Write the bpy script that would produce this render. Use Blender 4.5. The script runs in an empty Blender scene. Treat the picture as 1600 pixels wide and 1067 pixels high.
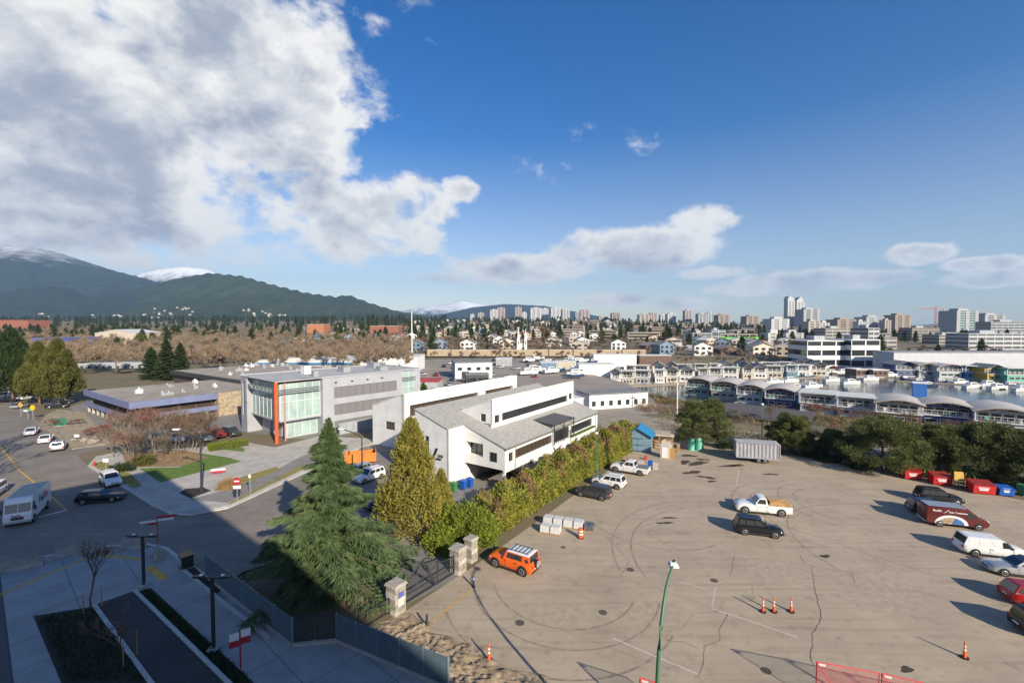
import bpy, bmesh, math, random
import numpy as np
from mathutils import Vector, Matrix
random.seed(7); rng = np.random.default_rng(7)
R = math.radians
sc = bpy.context.scene
COL = sc.collection
# ------------------------------------------------------------------ camera, sky, sun, exposure
F, H, PITCH = 711.1, 18.0, R(2.05)
cam = bpy.data.cameras.new('camera'); camo = bpy.data.objects.new('camera', cam); COL.objects.link(camo)
cam.sensor_width = 36; cam.lens = 16.0; cam.clip_start = .1; cam.clip_end = 30000
camo.location = (0, 0, H); camo.rotation_euler = (R(90) - PITCH, 0, 0)
sc.camera = camo
SUN_EL, SUN_AZ = R(25), R(33)                     # the sun stands behind the camera, to the right
sdir = Vector((math.sin(SUN_AZ)*math.cos(SUN_EL), -math.cos(SUN_AZ)*math.cos(SUN_EL), math.sin(SUN_EL)))
sl = bpy.data.lights.new('sun', 'SUN'); sl.energy = 5.0; sl.angle = R(.53); sl.color = (1, .89, .72)
so = bpy.data.objects.new('sun', sl); COL.objects.link(so); so.location = (60, -90, 80)
so.rotation_euler = sdir.to_track_quat('Z', 'Y').to_euler()
sc.view_settings.view_transform = 'Standard'; sc.view_settings.look = 'None'
sc.view_settings.exposure = .68; sc.view_settings.gamma = 1
sc.cycles.use_denoising = True
sc.cycles.max_bounces = 6; sc.cycles.diffuse_bounces = 3; sc.cycles.glossy_bounces = 3
sc.cycles.transparent_max_bounces = 16; sc.cycles.volume_bounces = 0; sc.cycles.sample_clamp_indirect = 6
sc.cycles.caustics_reflective = False; sc.cycles.caustics_refractive = False

def P(px, py, z=0.0):
    a = (px-800)/F; b = (533.5-py)/F; c, s = math.cos(PITCH), math.sin(PITCH)
    t = (z-H)/(-s+b*c)
    return Vector((a*t, (c+b*s)*t, z))
def AZ(px, py):
    a = (px-800)/F; b = (533.5-py)/F; c, s = math.cos(PITCH), math.sin(PITCH)
    d = Vector((a, c+b*s, -s+b*c)).normalized()
    return math.atan2(d.x, d.y), math.asin(d.z)

def make_world():
    w = bpy.data.worlds.new('World'); sc.world = w; w.use_nodes = True
    nt = w.node_tree; N = nt.nodes; Lk = nt.links; N.clear()
    out = N.new('ShaderNodeOutputWorld')
    sky = N.new('ShaderNodeTexSky'); sky.sky_type = 'NISHITA'; sky.sun_disc = False
    sky.sun_elevation = SUN_EL; sky.sun_rotation = math.atan2(sdir.x, sdir.y)
    sky.altitude = 20; sky.air_density = 1.0; sky.dust_density = .35; sky.ozone_density = 2.2
    bs = N.new('ShaderNodeBackground'); bs.inputs[1].default_value = .095
    hs = N.new('ShaderNodeHueSaturation'); hs.inputs['Hue'].default_value = .512; hs.inputs['Saturation'].default_value = 1.42; hs.inputs['Value'].default_value = .92
    Lk.new(sky.outputs[0], hs.inputs['Color']); Lk.new(hs.outputs[0], bs.inputs[0])
    tc = N.new('ShaderNodeTexCoord')
    def m(op, a, b=None, c=None, clamp=False):
        n = N.new('ShaderNodeMath'); n.operation = op; n.use_clamp = clamp
        for i, v in enumerate((a, b, c)):
            if v is None: continue
            if isinstance(v, (int, float)): n.inputs[i].default_value = v
            else: Lk.new(v, n.inputs[i])
        return n.outputs[0]
    sp = N.new('ShaderNodeSeparateXYZ'); Lk.new(tc.outputs['Generated'], sp.inputs[0])
    az = m('ARCTAN2', sp.outputs[0], sp.outputs[1]); el = m('ARCSINE', sp.outputs[2])
    # clouds lie on a flat deck: project the direction onto it for the texture, so they shrink to the horizon
    zz = m('ADD', m('MAXIMUM', sp.outputs[2], 0.0), .22)
    cb = N.new('ShaderNodeCombineXYZ')
    Lk.new(m('DIVIDE', sp.outputs[0], zz), cb.inputs[0]); Lk.new(m('DIVIDE', sp.outputs[1], zz), cb.inputs[1])
    Lk.new(m('MULTIPLY', el, 4.0), cb.inputs[2])
    def noise(vec, scale, detail, rough, dist=0.0):
        n = N.new('ShaderNodeTexNoise'); n.inputs['Scale'].default_value = scale; n.inputs['Detail'].default_value = detail
        n.inputs['Roughness'].default_value = rough; n.inputs['Distortion'].default_value = dist
        Lk.new(vec, n.inputs['Vector']); return n.outputs[0]
    wp = N.new('ShaderNodeVectorMath'); wp.operation = 'MULTIPLY'; wp.inputs[1].default_value = (1,1,1.5); Lk.new(tc.outputs['Generated'], wp.inputs[0])
    n1 = noise(wp.outputs[0], 4.6, 10, .58, .25)
    ad = N.new('ShaderNodeVectorMath'); ad.operation = 'ADD'; ad.inputs[1].default_value = (.025, -.03, .06)
    Lk.new(wp.outputs[0], ad.inputs[0])
    n2 = noise(ad.outputs[0], 4.6, 6, .55, .25)
    n3 = noise(wp.outputs[0], 2.2, 3, .5); n4 = noise(wp.outputs[0], 17, 7, .6, .2)
    #       px,  py,  rx,  ry, amount
    stm = N.new('ShaderNodeMapRange'); stm.inputs[1].default_value = .0; stm.inputs[2].default_value = .38; stm.inputs[3].default_value = .72; stm.inputs[4].default_value = 1.45; Lk.new(el, stm.inputs[0]); Lk.new(stm.outputs[0], hs.inputs['Saturation'])
    blobs = [(130,120,330,210,.62),(420,100,175,160,.58),(455,255,105,95,.50),(90,330,330,90,.60),(300,260,220,120,.55),(240,372,230,50,.50),(470,310,110,70,.50),
             (570,345,130,66,.56),(655,318,62,50,.54),(330,392,110,26,.30),(430,400,60,26,.25),(650,8,60,28,.14),(625,70,34,26,.08),(716,296,34,24,.55),
             (668,228,20,24,.10),(-250,150,260,320,.5),
             (1005,388,130,38,.52),(1100,344,60,30,.52),(930,395,90,36,.45),(810,420,120,24,.52),(700,434,80,12,.44),
             (1250,440,140,20,.52),(1180,452,80,15,.45),(965,467,70,13,.48),(1050,475,80,12,.40),(1365,434,80,13,.42),(1430,398,58,17,.42),(1540,412,80,13,.44),(1120,425,70,12,.40),
             (1560,435,110,14,.46),(1200,408,26,7,.2),(1360,415,16,8,.2),(925,193,14,9,.12),(1420,470,110,8,.14),(1310,390,30,5,.12)]
    tot = None
    for (px, py, rx, ry, amp) in blobs:
        a0, e0 = AZ(px, py); a1, _ = AZ(px+rx, py); _, e1 = AZ(px, py-ry)
        u = m('DIVIDE', m('SUBTRACT', az, a0), abs(a1-a0)); v = m('DIVIDE', m('SUBTRACT', el, e0), abs(e1-e0))
        r2 = m('ADD', m('MULTIPLY', u, u), m('MULTIPLY', v, v))
        g = m('MULTIPLY', m('EXPONENT', m('MULTIPLY', m('MULTIPLY', r2, r2), -.55)), amp)
        tot = g if tot is None else m('MAXIMUM', tot, g)
    front = m('GREATER_THAN', sp.outputs[1], 0.0)          # the sky behind goes on with scattered cumulus
    back = m('MULTIPLY', m('SUBTRACT', n3, .42), 1.3)
    tot = m('ADD', m('MULTIPLY', tot, front), m('MULTIPLY', back, m('SUBTRACT', 1.0, front)))
    raw = m('ADD', m('ADD', m('MULTIPLY', m('SUBTRACT', n1, .5), 1.25), m('MULTIPLY', m('SUBTRACT', n4, .5), .55)), m('SUBTRACT', tot, .07))
    def smooth(x, a, b):
        n = N.new('ShaderNodeMapRange'); n.interpolation_type = 'SMOOTHSTEP'
        n.inputs[1].default_value = a; n.inputs[2].default_value = b; Lk.new(x, n.inputs[0]); return n.outputs[0]
    dens = smooth(raw, .15, .40)
    up = m('GREATER_THAN', sp.outputs[2], -.01)
    dens = m('MULTIPLY', dens, up)
    # self-shading of the cloud: compare with the density a little towards the sun, and thickness
    lit = m('MULTIPLY', m('SUBTRACT', n1, n2), 2.4)
    thick = smooth(raw, .28, .72)
    sh = m('ADD', m('SUBTRACT', 1.02, m('MULTIPLY', thick, .62)), lit, clamp=True)
    ramp = N.new('ShaderNodeValToRGB'); Lk.new(sh, ramp.inputs[0])
    cr = ramp.color_ramp; cr.elements[0].position = 0; cr.elements[0].color = (.20, .24, .33, 1)
    cr.elements[1].position = 1; cr.elements[1].color = (.74, .73, .71, 1)
    e = cr.elements.new(.45); e.color = (.33, .36, .43, 1)
    bc = N.new('ShaderNodeBackground'); Lk.new(ramp.outputs[0], bc.inputs[0]); bc.inputs[1].default_value = .85
    mx = N.new('ShaderNodeMixShader'); Lk.new(dens, mx.inputs[0]); Lk.new(bs.outputs[0], mx.inputs[1]); Lk.new(bc.outputs[0], mx.inputs[2])
    Lk.new(mx.outputs[0], out.inputs[0])
make_world()

# ------------------------------------------------------------------ materials
MATS = {}
def mat(name, col, rough=.7, var=.15, scale=3.0, metal=0.0, bump=0.0, bscale=None, col2=None, spec=.5, detail=5, coat=0, alpha=None):
    if name in MATS: return MATS[name]
    M = bpy.data.materials.new(name); M.use_nodes = True; nt = M.node_tree; b = nt.nodes['Principled BSDF']
    b.inputs['Roughness'].default_value = rough; b.inputs['Metallic'].default_value = metal
    b.inputs['Specular IOR Level'].default_value = spec
    if coat: b.inputs['Coat Weight'].default_value = coat; b.inputs['Coat Roughness'].default_value = .06
    c2 = col2 if col2 else tuple(max(0, c*(1-var*1.4)) for c in col)
    c1 = col if col2 else tuple(min(1, c*(1+var*.8)) for c in col)
    if var > 0 or col2:
        tc = nt.nodes.new('ShaderNodeTexCoord'); n = nt.nodes.new('ShaderNodeTexNoise')
        n.inputs['Scale'].default_value = scale; n.inputs['Detail'].default_value = detail; n.inputs['Roughness'].default_value = .6
        nt.links.new(tc.outputs['Object'], n.inputs['Vector'])
        rp = nt.nodes.new('ShaderNodeValToRGB'); rp.color_ramp.elements[0].position = .33; rp.color_ramp.elements[1].position = .67
        rp.color_ramp.elements[0].color = (*c2, 1); rp.color_ramp.elements[1].color = (*c1, 1)
        nt.links.new(n.outputs[0], rp.inputs[0]); nt.links.new(rp.outputs[0], b.inputs['Base Color'])
    else: b.inputs['Base Color'].default_value = (*col, 1)
    if bump:
        tc = nt.nodes.new('ShaderNodeTexCoord'); n = nt.nodes.new('ShaderNodeTexNoise'); n.inputs['Scale'].default_value = bscale or scale*4
        n.inputs['Detail'].default_value = 4
        nt.links.new(tc.outputs['Object'], n.inputs['Vector']); bp = nt.nodes.new('ShaderNodeBump'); bp.inputs['Strength'].default_value = bump
        nt.links.new(n.outputs[0], bp.inputs['Height']); nt.links.new(bp.outputs[0], b.inputs['Normal'])
    MATS[name] = M; return M
def leafmat(name, a, b, scale=1.2, trans=.25):
    if name in MATS: return MATS[name]
    M = mat(name, a, .65, 0, scale, col2=b, spec=.25)
    nt = M.node_tree; pb = nt.nodes['Principled BSDF']; out = [n for n in nt.nodes if n.type == 'OUTPUT_MATERIAL'][0]
    tr = nt.nodes.new('ShaderNodeBsdfTranslucent'); mx = nt.nodes.new('ShaderNodeMixShader'); mx.inputs[0].default_value = trans
    src = pb.inputs['Base Color'].links[0].from_socket
    nt.links.new(src, tr.inputs[0]); nt.links.new(pb.outputs[0], mx.inputs[1]); nt.links.new(tr.outputs[0], mx.inputs[2]); nt.links.new(mx.outputs[0], out.inputs[0])
    return M
def glass(name, col, rough=.06, spec=.9): return mat(name, col, rough, 0, spec=spec)

WHITE = mat('white_stucco', (.76,.75,.73), .8, .09, .55, bump=.05, bscale=9)
GLS = glass('dark_glass', (.03,.035,.04)); GLSB = glass('bronze_glass', (.075,.055,.04), .1); GLSG = mat('green_glass', (.34,.46,.43), .12, .16, .5, spec=.9)
BLK = mat('black_rubber', (.018,.018,.02), .8, .1); DRK = mat('dark_metal', (.03,.032,.036), .5, .1)
RIM = mat('alloy', (.55,.56,.57), .35, .08, metal=.6); GALV = mat('galvanised', (.42,.44,.45), .45, .1, metal=.4)
LAMP = mat('lamp_glass', (.8,.8,.78), .2, 0); TAIL = mat('tail_glass', (.42,.02,.02), .25, 0); WOODM = mat('plywood', (.42,.24,.10), .75, .2, 2)
CONC = mat('concrete', (.45,.42,.37), .9, .14, .6, bump=.1, bscale=20); BARK = mat('bark', (.14,.10,.075), .95, .3, 4, bump=.5, bscale=14)

# ------------------------------------------------------------------ mesh helper
class MB:
    def __init__(s): s.v = []; s.f = []; s.m = []
    def add(s, vs, fs, mi=0):
        o = len(s.v); s.v += [tuple(p) for p in vs]; s.f += [tuple(i+o for i in f) for f in fs]; s.m += [mi]*len(fs); return s
    def box(s, x0, x1, y0, y1, z0, z1, mi=0):
        return s.add([(x0,y0,z0),(x1,y0,z0),(x1,y1,z0),(x0,y1,z0),(x0,y0,z1),(x1,y0,z1),(x1,y1,z1),(x0,y1,z1)],
              [(0,3,2,1),(4,5,6,7),(0,1,5,4),(1,2,6,5),(2,3,7,6),(3,0,4,7)], mi)
    def hexa(s, b, t, mi=0):
        return s.add(list(b)+list(t), [(0,3,2,1),(4,5,6,7),(0,1,5,4),(1,2,6,5),(2,3,7,6),(3,0,4,7)], mi)
    def prism(s, poly, z0, z1, mi=0):
        n = len(poly)
        return s.add([(p[0],p[1],z0) for p in poly]+[(p[0],p[1],z1) for p in poly],
              [tuple(range(n-1,-1,-1)), tuple(range(n,2*n))]+[(i,(i+1)%n,n+(i+1)%n,n+i) for i in range(n)], mi)
    def side(s, prof, y0, y1, mi=0):            # (x,z) outline pushed along y
        n = len(prof)
        return s.add([(p[0],y0,p[1]) for p in prof]+[(p[0],y1,p[1]) for p in prof],
              [tuple(range(n)), tuple(range(2*n-1,n-1,-1))]+[(i,n+i,n+(i+1)%n,(i+1)%n) for i in range(n)], mi)
    def quad(s, a, b, c, d, mi=0): return s.add([a,b,c,d], [(0,1,2,3)], mi)
    def slab(s, a, b, c, d, t, mi=0):           # quad with a thickness along its normal
        a,b,c,d = map(Vector,(a,b,c,d)); n = (b-a).cross(d-a).normalized()*t
        return s.hexa([a,b,c,d],[a+n,b+n,c+n,d+n], mi)
    def tube(s, pts, rs, n=8, mi=0, cap=True):
        pts = [Vector(p) for p in pts]
        if not hasattr(rs,'__len__'): rs = [rs]*len(pts)
        o = len(s.v); rings = []
        for i, p in enumerate(pts):
            d = (pts[min(i+1,len(pts)-1)]-pts[max(i-1,0)]).normalized()
            a = d.cross(Vector((0,0,1)) if abs(d.z) < .95 else Vector((1,0,0))).normalized(); b = d.cross(a)
            s.v += [tuple(p+(a*math.cos(t)+b*math.sin(t))*rs[i]) for t in [2*math.pi*k/n for k in range(n)]]
        fs = []
        for i in range(len(pts)-1):
            for k in range(n): fs.append((o+i*n+k, o+i*n+(k+1)%n, o+(i+1)*n+(k+1)%n, o+(i+1)*n+k))
        if cap: fs += [tuple(o+k for k in range(n-1,-1,-1)), tuple(o+(len(pts)-1)*n+k for k in range(n))]
        s.f += fs; s.m += [mi]*len(fs); return s
    def lathe(s, prof, c=(0,0,0), n=16, axis='z', mi=0):   # prof: (r, h)
        o = len(s.v)
        for (r,h) in prof:
            for k in range(n):
                t = 2*math.pi*k/n; a, b = r*math.cos(t), r*math.sin(t)
                s.v.append((c[0]+a,c[1]+b,c[2]+h) if axis=='z' else (c[0]+a,c[1]+h,c[2]+b) if axis=='y' else (c[0]+h,c[1]+a,c[2]+b))
        fs = []
        for i in range(len(prof)-1):
            for k in range(n): fs.append((o+i*n+k,o+i*n+(k+1)%n,o+(i+1)*n+(k+1)%n,o+(i+1)*n+k))
        fs += [tuple(o+k for k in range(n)), tuple(o+(len(prof)-1)*n+k for k in range(n-1,-1,-1))]
        s.f += fs; s.m += [mi]*len(fs); return s
    def mesh(s, name, mats, smooth=False, fix=True):
        me = bpy.data.meshes.new(name); me.from_pydata(s.v, [], s.f)
        for k in (mats if isinstance(mats,(list,tuple)) else [mats]): me.materials.append(k)
        if any(s.m): me.polygons.foreach_set('material_index', s.m)
        if fix and len(s.f) < 4000:
            bm = bmesh.new(); bm.from_mesh(me); bmesh.ops.recalc_face_normals(bm, faces=bm.faces); bm.to_mesh(me); bm.free()
        if smooth:
            me.polygons.foreach_set('use_smooth', [True]*len(me.polygons))
            try: me.set_sharp_from_angle(angle=R(38))
            except Exception: pass
        me.update(); return me
    def build(s, name, mats, parent=None, smooth=False, **k): return obj(name, s.mesh(name, mats, smooth), parent, **k)
def obj(name, me, parent=None, loc=None, rz=None, label=None, cat=None, group=None, kind=None):
    o = bpy.data.objects.new(name, me); COL.objects.link(o)
    if parent: o.parent = parent
    if loc is not None: o.location = loc
    if rz is not None: o.rotation_euler = (0,0,rz)
    tag(o, label, cat, group, kind); return o
def tag(o, label=None, cat=None, group=None, kind=None):
    for k, v in (('label',label),('category',cat),('group',group),('kind',kind)):
        if v: o[k] = v
    return o
def thing(name, label, cat, loc=(0,0,0), rz=0, group=None):
    o = bpy.data.objects.new(name, None); COL.objects.link(o); o.empty_display_size = .3
    o.location = loc; o.rotation_euler = (0,0,rz); return tag(o, label, cat, group)
def copy_tree(o, parent=None, loc=None, rz=None, label=None, scale=None):
    c = o.copy(); COL.objects.link(c)
    if parent: c.parent = parent
    if loc is not None: c.location = loc
    if rz is not None: c.rotation_euler = (0,0,rz)
    if scale is not None: c.scale = scale if hasattr(scale,'__len__') else (scale,)*3
    if label: c['label'] = label
    for ch in o.children: copy_tree(ch, c)
    return c
def npmesh(name, V, Fc, mats, mi=None):          # V (n,3), Fc (m,k)
    me = bpy.data.meshes.new(name); V = np.asarray(V, np.float32); Fc = np.asarray(Fc, np.int32); m, k = Fc.shape
    me.vertices.add(len(V)); me.vertices.foreach_set('co', V.ravel())
    me.loops.add(m*k); me.loops.foreach_set('vertex_index', Fc.ravel())
    me.polygons.add(m); me.polygons.foreach_set('loop_start', np.arange(0,m*k,k,dtype=np.int32))
    for x in (mats if isinstance(mats,(list,tuple)) else [mats]): me.materials.append(x)
    if mi is not None: me.polygons.foreach_set('material_index', np.asarray(mi,np.int32))
    me.update(calc_edges=True); me.validate(); return me
def text(s, size, m, parent, loc, rot, name='lettering', ext=.01, shear=0, bold=0, sx=1):
    cu = bpy.data.curves.new(name,'FONT'); cu.body = s; cu.size = size; cu.extrude = ext; cu.align_x = 'CENTER'; cu.align_y = 'CENTER'; cu.shear = shear; cu.offset = bold
    cu.resolution_u = 3
    t = bpy.data.objects.new('tmp', cu); COL.objects.link(t); bpy.context.view_layer.update()
    me = bpy.data.meshes.new_from_object(t.evaluated_get(bpy.context.evaluated_depsgraph_get())); bpy.data.objects.remove(t)
    me.materials.clear(); me.materials.append(m); o = obj(name, me, parent, loc); o.rotation_euler = rot; o.scale = (sx,1,1); return o
E1A = 33.9
UNIT = 1.22                                      # layout units to metres, applied once at the end
def LW(u, v, z=0, ang=E1A):                      # compound axes (u across, v along the hedge) to world
    a = R(ang); return Vector((u*math.cos(a)+v*math.sin(a), -u*math.sin(a)+v*math.cos(a), z))
# ------------------------------------------------------------------ terrain
BASIN = np.array([(50.6,127.8),(99.6,90.8),(150,53),(260,-30),(420,-60),(560,60),(430,185),(300,204),(200,217),(130,222),(80,216),(42,205),(33,172),(37,150),(44,138)], float)
def poly_dist(x, y, poly):
    x = np.atleast_1d(np.asarray(x,float)); y = np.atleast_1d(np.asarray(y,float)); d = np.full(x.shape,1e9); ins = np.zeros(x.shape,bool); n = len(poly)
    for i in range(n):
        ax, ay = poly[i]; bx, by = poly[(i+1)%n]; ex, ey = bx-ax, by-ay
        t = np.clip(((x-ax)*ex+(y-ay)*ey)/(ex*ex+ey*ey),0,1); d = np.minimum(d, np.hypot(x-ax-t*ex, y-ay-t*ey))
        c = (ay > y) != (by > y)
        ins ^= c & (x < (bx-ax)*(y-ay)/np.where(by==ay,1e-9,by-ay)+ax)
    return d, ins
def TZ(x, y):
    x = np.atleast_1d(np.asarray(x,float)); y = np.atleast_1d(np.asarray(y,float))
    d, ins = poly_dist(x,y,BASIN)
    z = np.where(ins, -4.2-np.minimum(d,6)*.5, -4.2*np.clip(1-d/30,0,1))
    yy = np.maximum(y,1); px = 800+F*x/yy
    A = np.interp(px,[-600,0,500,900,1150,1350,2200],[30,34,36,40,22,8,8])
    s = np.clip((y-300)/1700,0,1); s = s*s*(3-2*s)*.55+s*.45
    hump = 1.2*np.sin(x/97)*np.cos(y/83)*np.clip((y-320)/300,0,1)
    return z+A*s+hump
def tz(x, y): return float(TZ(x,y)[0])
def at(px, d):
    x = (px-800)/F*d; return Vector((x, d, tz(x,d)))
def grow(a, b, s0, k):
    r = [a]; s = s0
    while r[-1] < b: r.append(r[-1]+s); s *= k
    return r
def make_ground():
    xs = sorted([-v for v in grow(163,9300,4,1.09)]) + list(np.arange(-160,331,3.0)) + grow(334,9300,4,1.09)
    ys = [-9300,-6000,-3000,-1200,-500,-250,-150,-100] + list(np.arange(-80,331,3.0)) + grow(334,9300,4,1.07)
    X, Y = np.meshgrid(xs, ys); Z = TZ(X.ravel(),Y.ravel()); V = np.stack([X.ravel(),Y.ravel(),Z],1)
    nx, ny = len(xs), len(ys); i = np.arange((nx-1)*(ny-1)); r, c = i//(nx-1), i%(nx-1); a = r*nx+c
    M = mat('ground_soil',(.21,.155,.095),.95,0,.09,col2=(.125,.12,.06),bump=.3,bscale=2,detail=9)
    o = obj('ground', npmesh('ground',V,np.stack([a,a+1,a+nx+1,a+nx],1),M), kind='structure')
make_ground()
def make_water():
    M = mat('harbour_water',(.02,.045,.06),.07,0,spec=.6); nt = M.node_tree; b = nt.nodes['Principled BSDF']
    tc = nt.nodes.new('ShaderNodeTexCoord'); mp = nt.nodes.new('ShaderNodeMapping'); mp.inputs['Scale'].default_value = (.5,1.6,1)
    n = nt.nodes.new('ShaderNodeTexNoise'); n.inputs['Scale'].default_value = .55; n.inputs['Detail'].default_value = 5
    bp = nt.nodes.new('ShaderNodeBump'); bp.inputs['Strength'].default_value = .22; bp.inputs['Distance'].default_value = .25
    nt.links.new(tc.outputs['Object'],mp.inputs[0]); nt.links.new(mp.outputs[0],n.inputs['Vector']); nt.links.new(n.outputs[0],bp.inputs['Height']); nt.links.new(bp.outputs[0],b.inputs['Normal'])
    m = MB(); c = BASIN.mean(0); big = c+(BASIN-c)*1.0
    m.add([(p[0],p[1],-3.5) for p in big],[tuple(range(len(big)))]); m.build('water',M,kind='structure')
make_water()

# ------------------------------------------------------------------ mountains
def mountain(name, ridge, D, foot, M, amp, back=1500, z0=10):
    pxs = np.arange(ridge[0][0], ridge[-1][0]+1, 5.0); pys = np.interp(pxs,[r[0] for r in ridge],[r[1] for r in ridge])
    rows = 26; V = []
    ph = rng.uniform(0,6.28,12)
    def fbm(u, v):
        s = 0
        for k in range(6):
            f = 2.0**k; s = s+np.sin(u*f*.0021+ph[k]+1.7*np.sin(v*f*.0017+ph[k+6]))*np.cos(v*f*.0023+ph[k+6]*2+u*f*.0009)/f
        return s
    for j in range(rows+4):
        t = j/rows
        if j <= rows: y = foot+(D-foot)*t
        else: y = D+back*(j-rows)/3
        for px, py in zip(pxs,pys):
            x = (px-800)/F*y if j <= rows else (px-800)/F*D*(1+.2*(j-rows)/3)
            ztop = H+(508-py)/F*D
            if j <= rows:
                w = t**.9*(.55+.45*t); z = z0+(ztop-z0)*w + amp*fbm(x,y*1.0)*math.sin(math.pi*min(1,t))*min(1,max(0,(ztop-z0))/300) + (amp*.06*math.sin(px*.9+ph[0])+amp*.05*math.sin(px*.37+ph[1]) if j==rows else 0)
            else: z = z0+(ztop-z0)*(1-((j-rows)/3)**1.3)-30*((j-rows)/3)
            V.append((x,y,z))
    nx = len(pxs); ny = rows+4; i = np.arange((nx-1)*(ny-1)); r, c = i//(nx-1), i%(nx-1); a = r*nx+c
    me = npmesh(name,np.array(V),np.stack([a,a+1,a+nx+1,a+nx],1),M); me.polygons.foreach_set('use_smooth',[True]*len(me.polygons))
    return obj(name,me,kind='structure')
def mmat(name, snow0, snow1, g1=(.030,.048,.034), g2=(.016,.028,.026)):
    M = mat(name,g1,.95,0,.012,col2=g2,bump=1.0,bscale=.028,spec=.1,detail=9); nt = M.node_tree; [setattr(n.inputs['Distance'],'default_value',22) for n in nt.nodes if n.type == 'BUMP']; b = nt.nodes['Principled BSDF']
    src = b.inputs['Base Color'].links[0].from_socket
    geo = nt.nodes.new('ShaderNodeNewGeometry'); sp = nt.nodes.new('ShaderNodeSeparateXYZ'); nt.links.new(geo.outputs['Position'],sp.inputs[0])
    n = nt.nodes.new('ShaderNodeTexNoise'); n.inputs['Scale'].default_value = .008; n.inputs['Detail'].default_value = 8; nt.links.new(geo.outputs['Position'],n.inputs['Vector'])
    ma = nt.nodes.new('ShaderNodeMath'); ma.operation = 'MULTIPLY_ADD'; ma.inputs[1].default_value = 380; nt.links.new(n.outputs[0],ma.inputs[0]); nt.links.new(sp.outputs[2],ma.inputs[2])
    mr = nt.nodes.new('ShaderNodeMapRange'); ma.inputs[1].default_value = 380*UNIT; n.inputs['Scale'].default_value = .008/UNIT; mr.inputs[1].default_value = (snow0+190)*UNIT; mr.inputs[2].default_value = (snow1+190)*UNIT; nt.links.new(ma.outputs[0],mr.inputs[0])
    mx = nt.nodes.new('ShaderNodeMixRGB'); mx.inputs[2].default_value = (.72,.75,.80,1); nt.links.new(mr.outputs[0],mx.inputs[0]); nt.links.new(src,mx.inputs[1]); nt.links.new(mx.outputs[0],b.inputs['Base Color'])
    return M
mountain('mountain_front',[(60,500),(130,487),(190,470),(230,450),(270,437),(330,427),(380,432),(430,446),(480,458),(525,464),(545,461),(580,474),(620,486),(680,496),(760,503),(860,507)],3700,2300,mmat('forest_front',2000,2200,(.045,.062,.026),(.02,.034,.018)),70)
mountain('mountain_west',[(-700,425),(-450,410),(-200,396),(-80,388),(0,384),(50,386),(100,397),(140,410),(180,423),(230,436),(290,455),(360,476),(440,492),(520,502)],4900,2600,mmat('forest_west',640,980),120)
mountain('mountain_snow',[(120,470),(190,440),(215,429),(250,420),(290,416),(325,420),(350,430),(420,452),(520,480)],6600,5200,mmat('snow_hill',560,760),60,700)
mountain('mountain_blue',[(650,500),(690,491),(740,480),(790,475),(850,478),(900,487),(950,497),(1010,506)],6700,5000,mmat('forest_blue',900,1100,(.03,.04,.035),(.02,.028,.03)),30,700,20)
mountain('mountain_far',[(520,497),(560,489),(600,484),(630,486),(660,479),(690,478),(722,469),(750,475),(800,480),(880,490),(960,502)],8200,7000,mmat('snow_far',160,330),25,500,20)
mountain('mountain_east',[(1380,513),(1420,509),(1450,507),(1475,505),(1500,508),(1540,511),(1600,513)],7800,6800,mmat('forest_east',2000,2200,(.03,.04,.04),(.02,.03,.03)),10,400,0)

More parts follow.
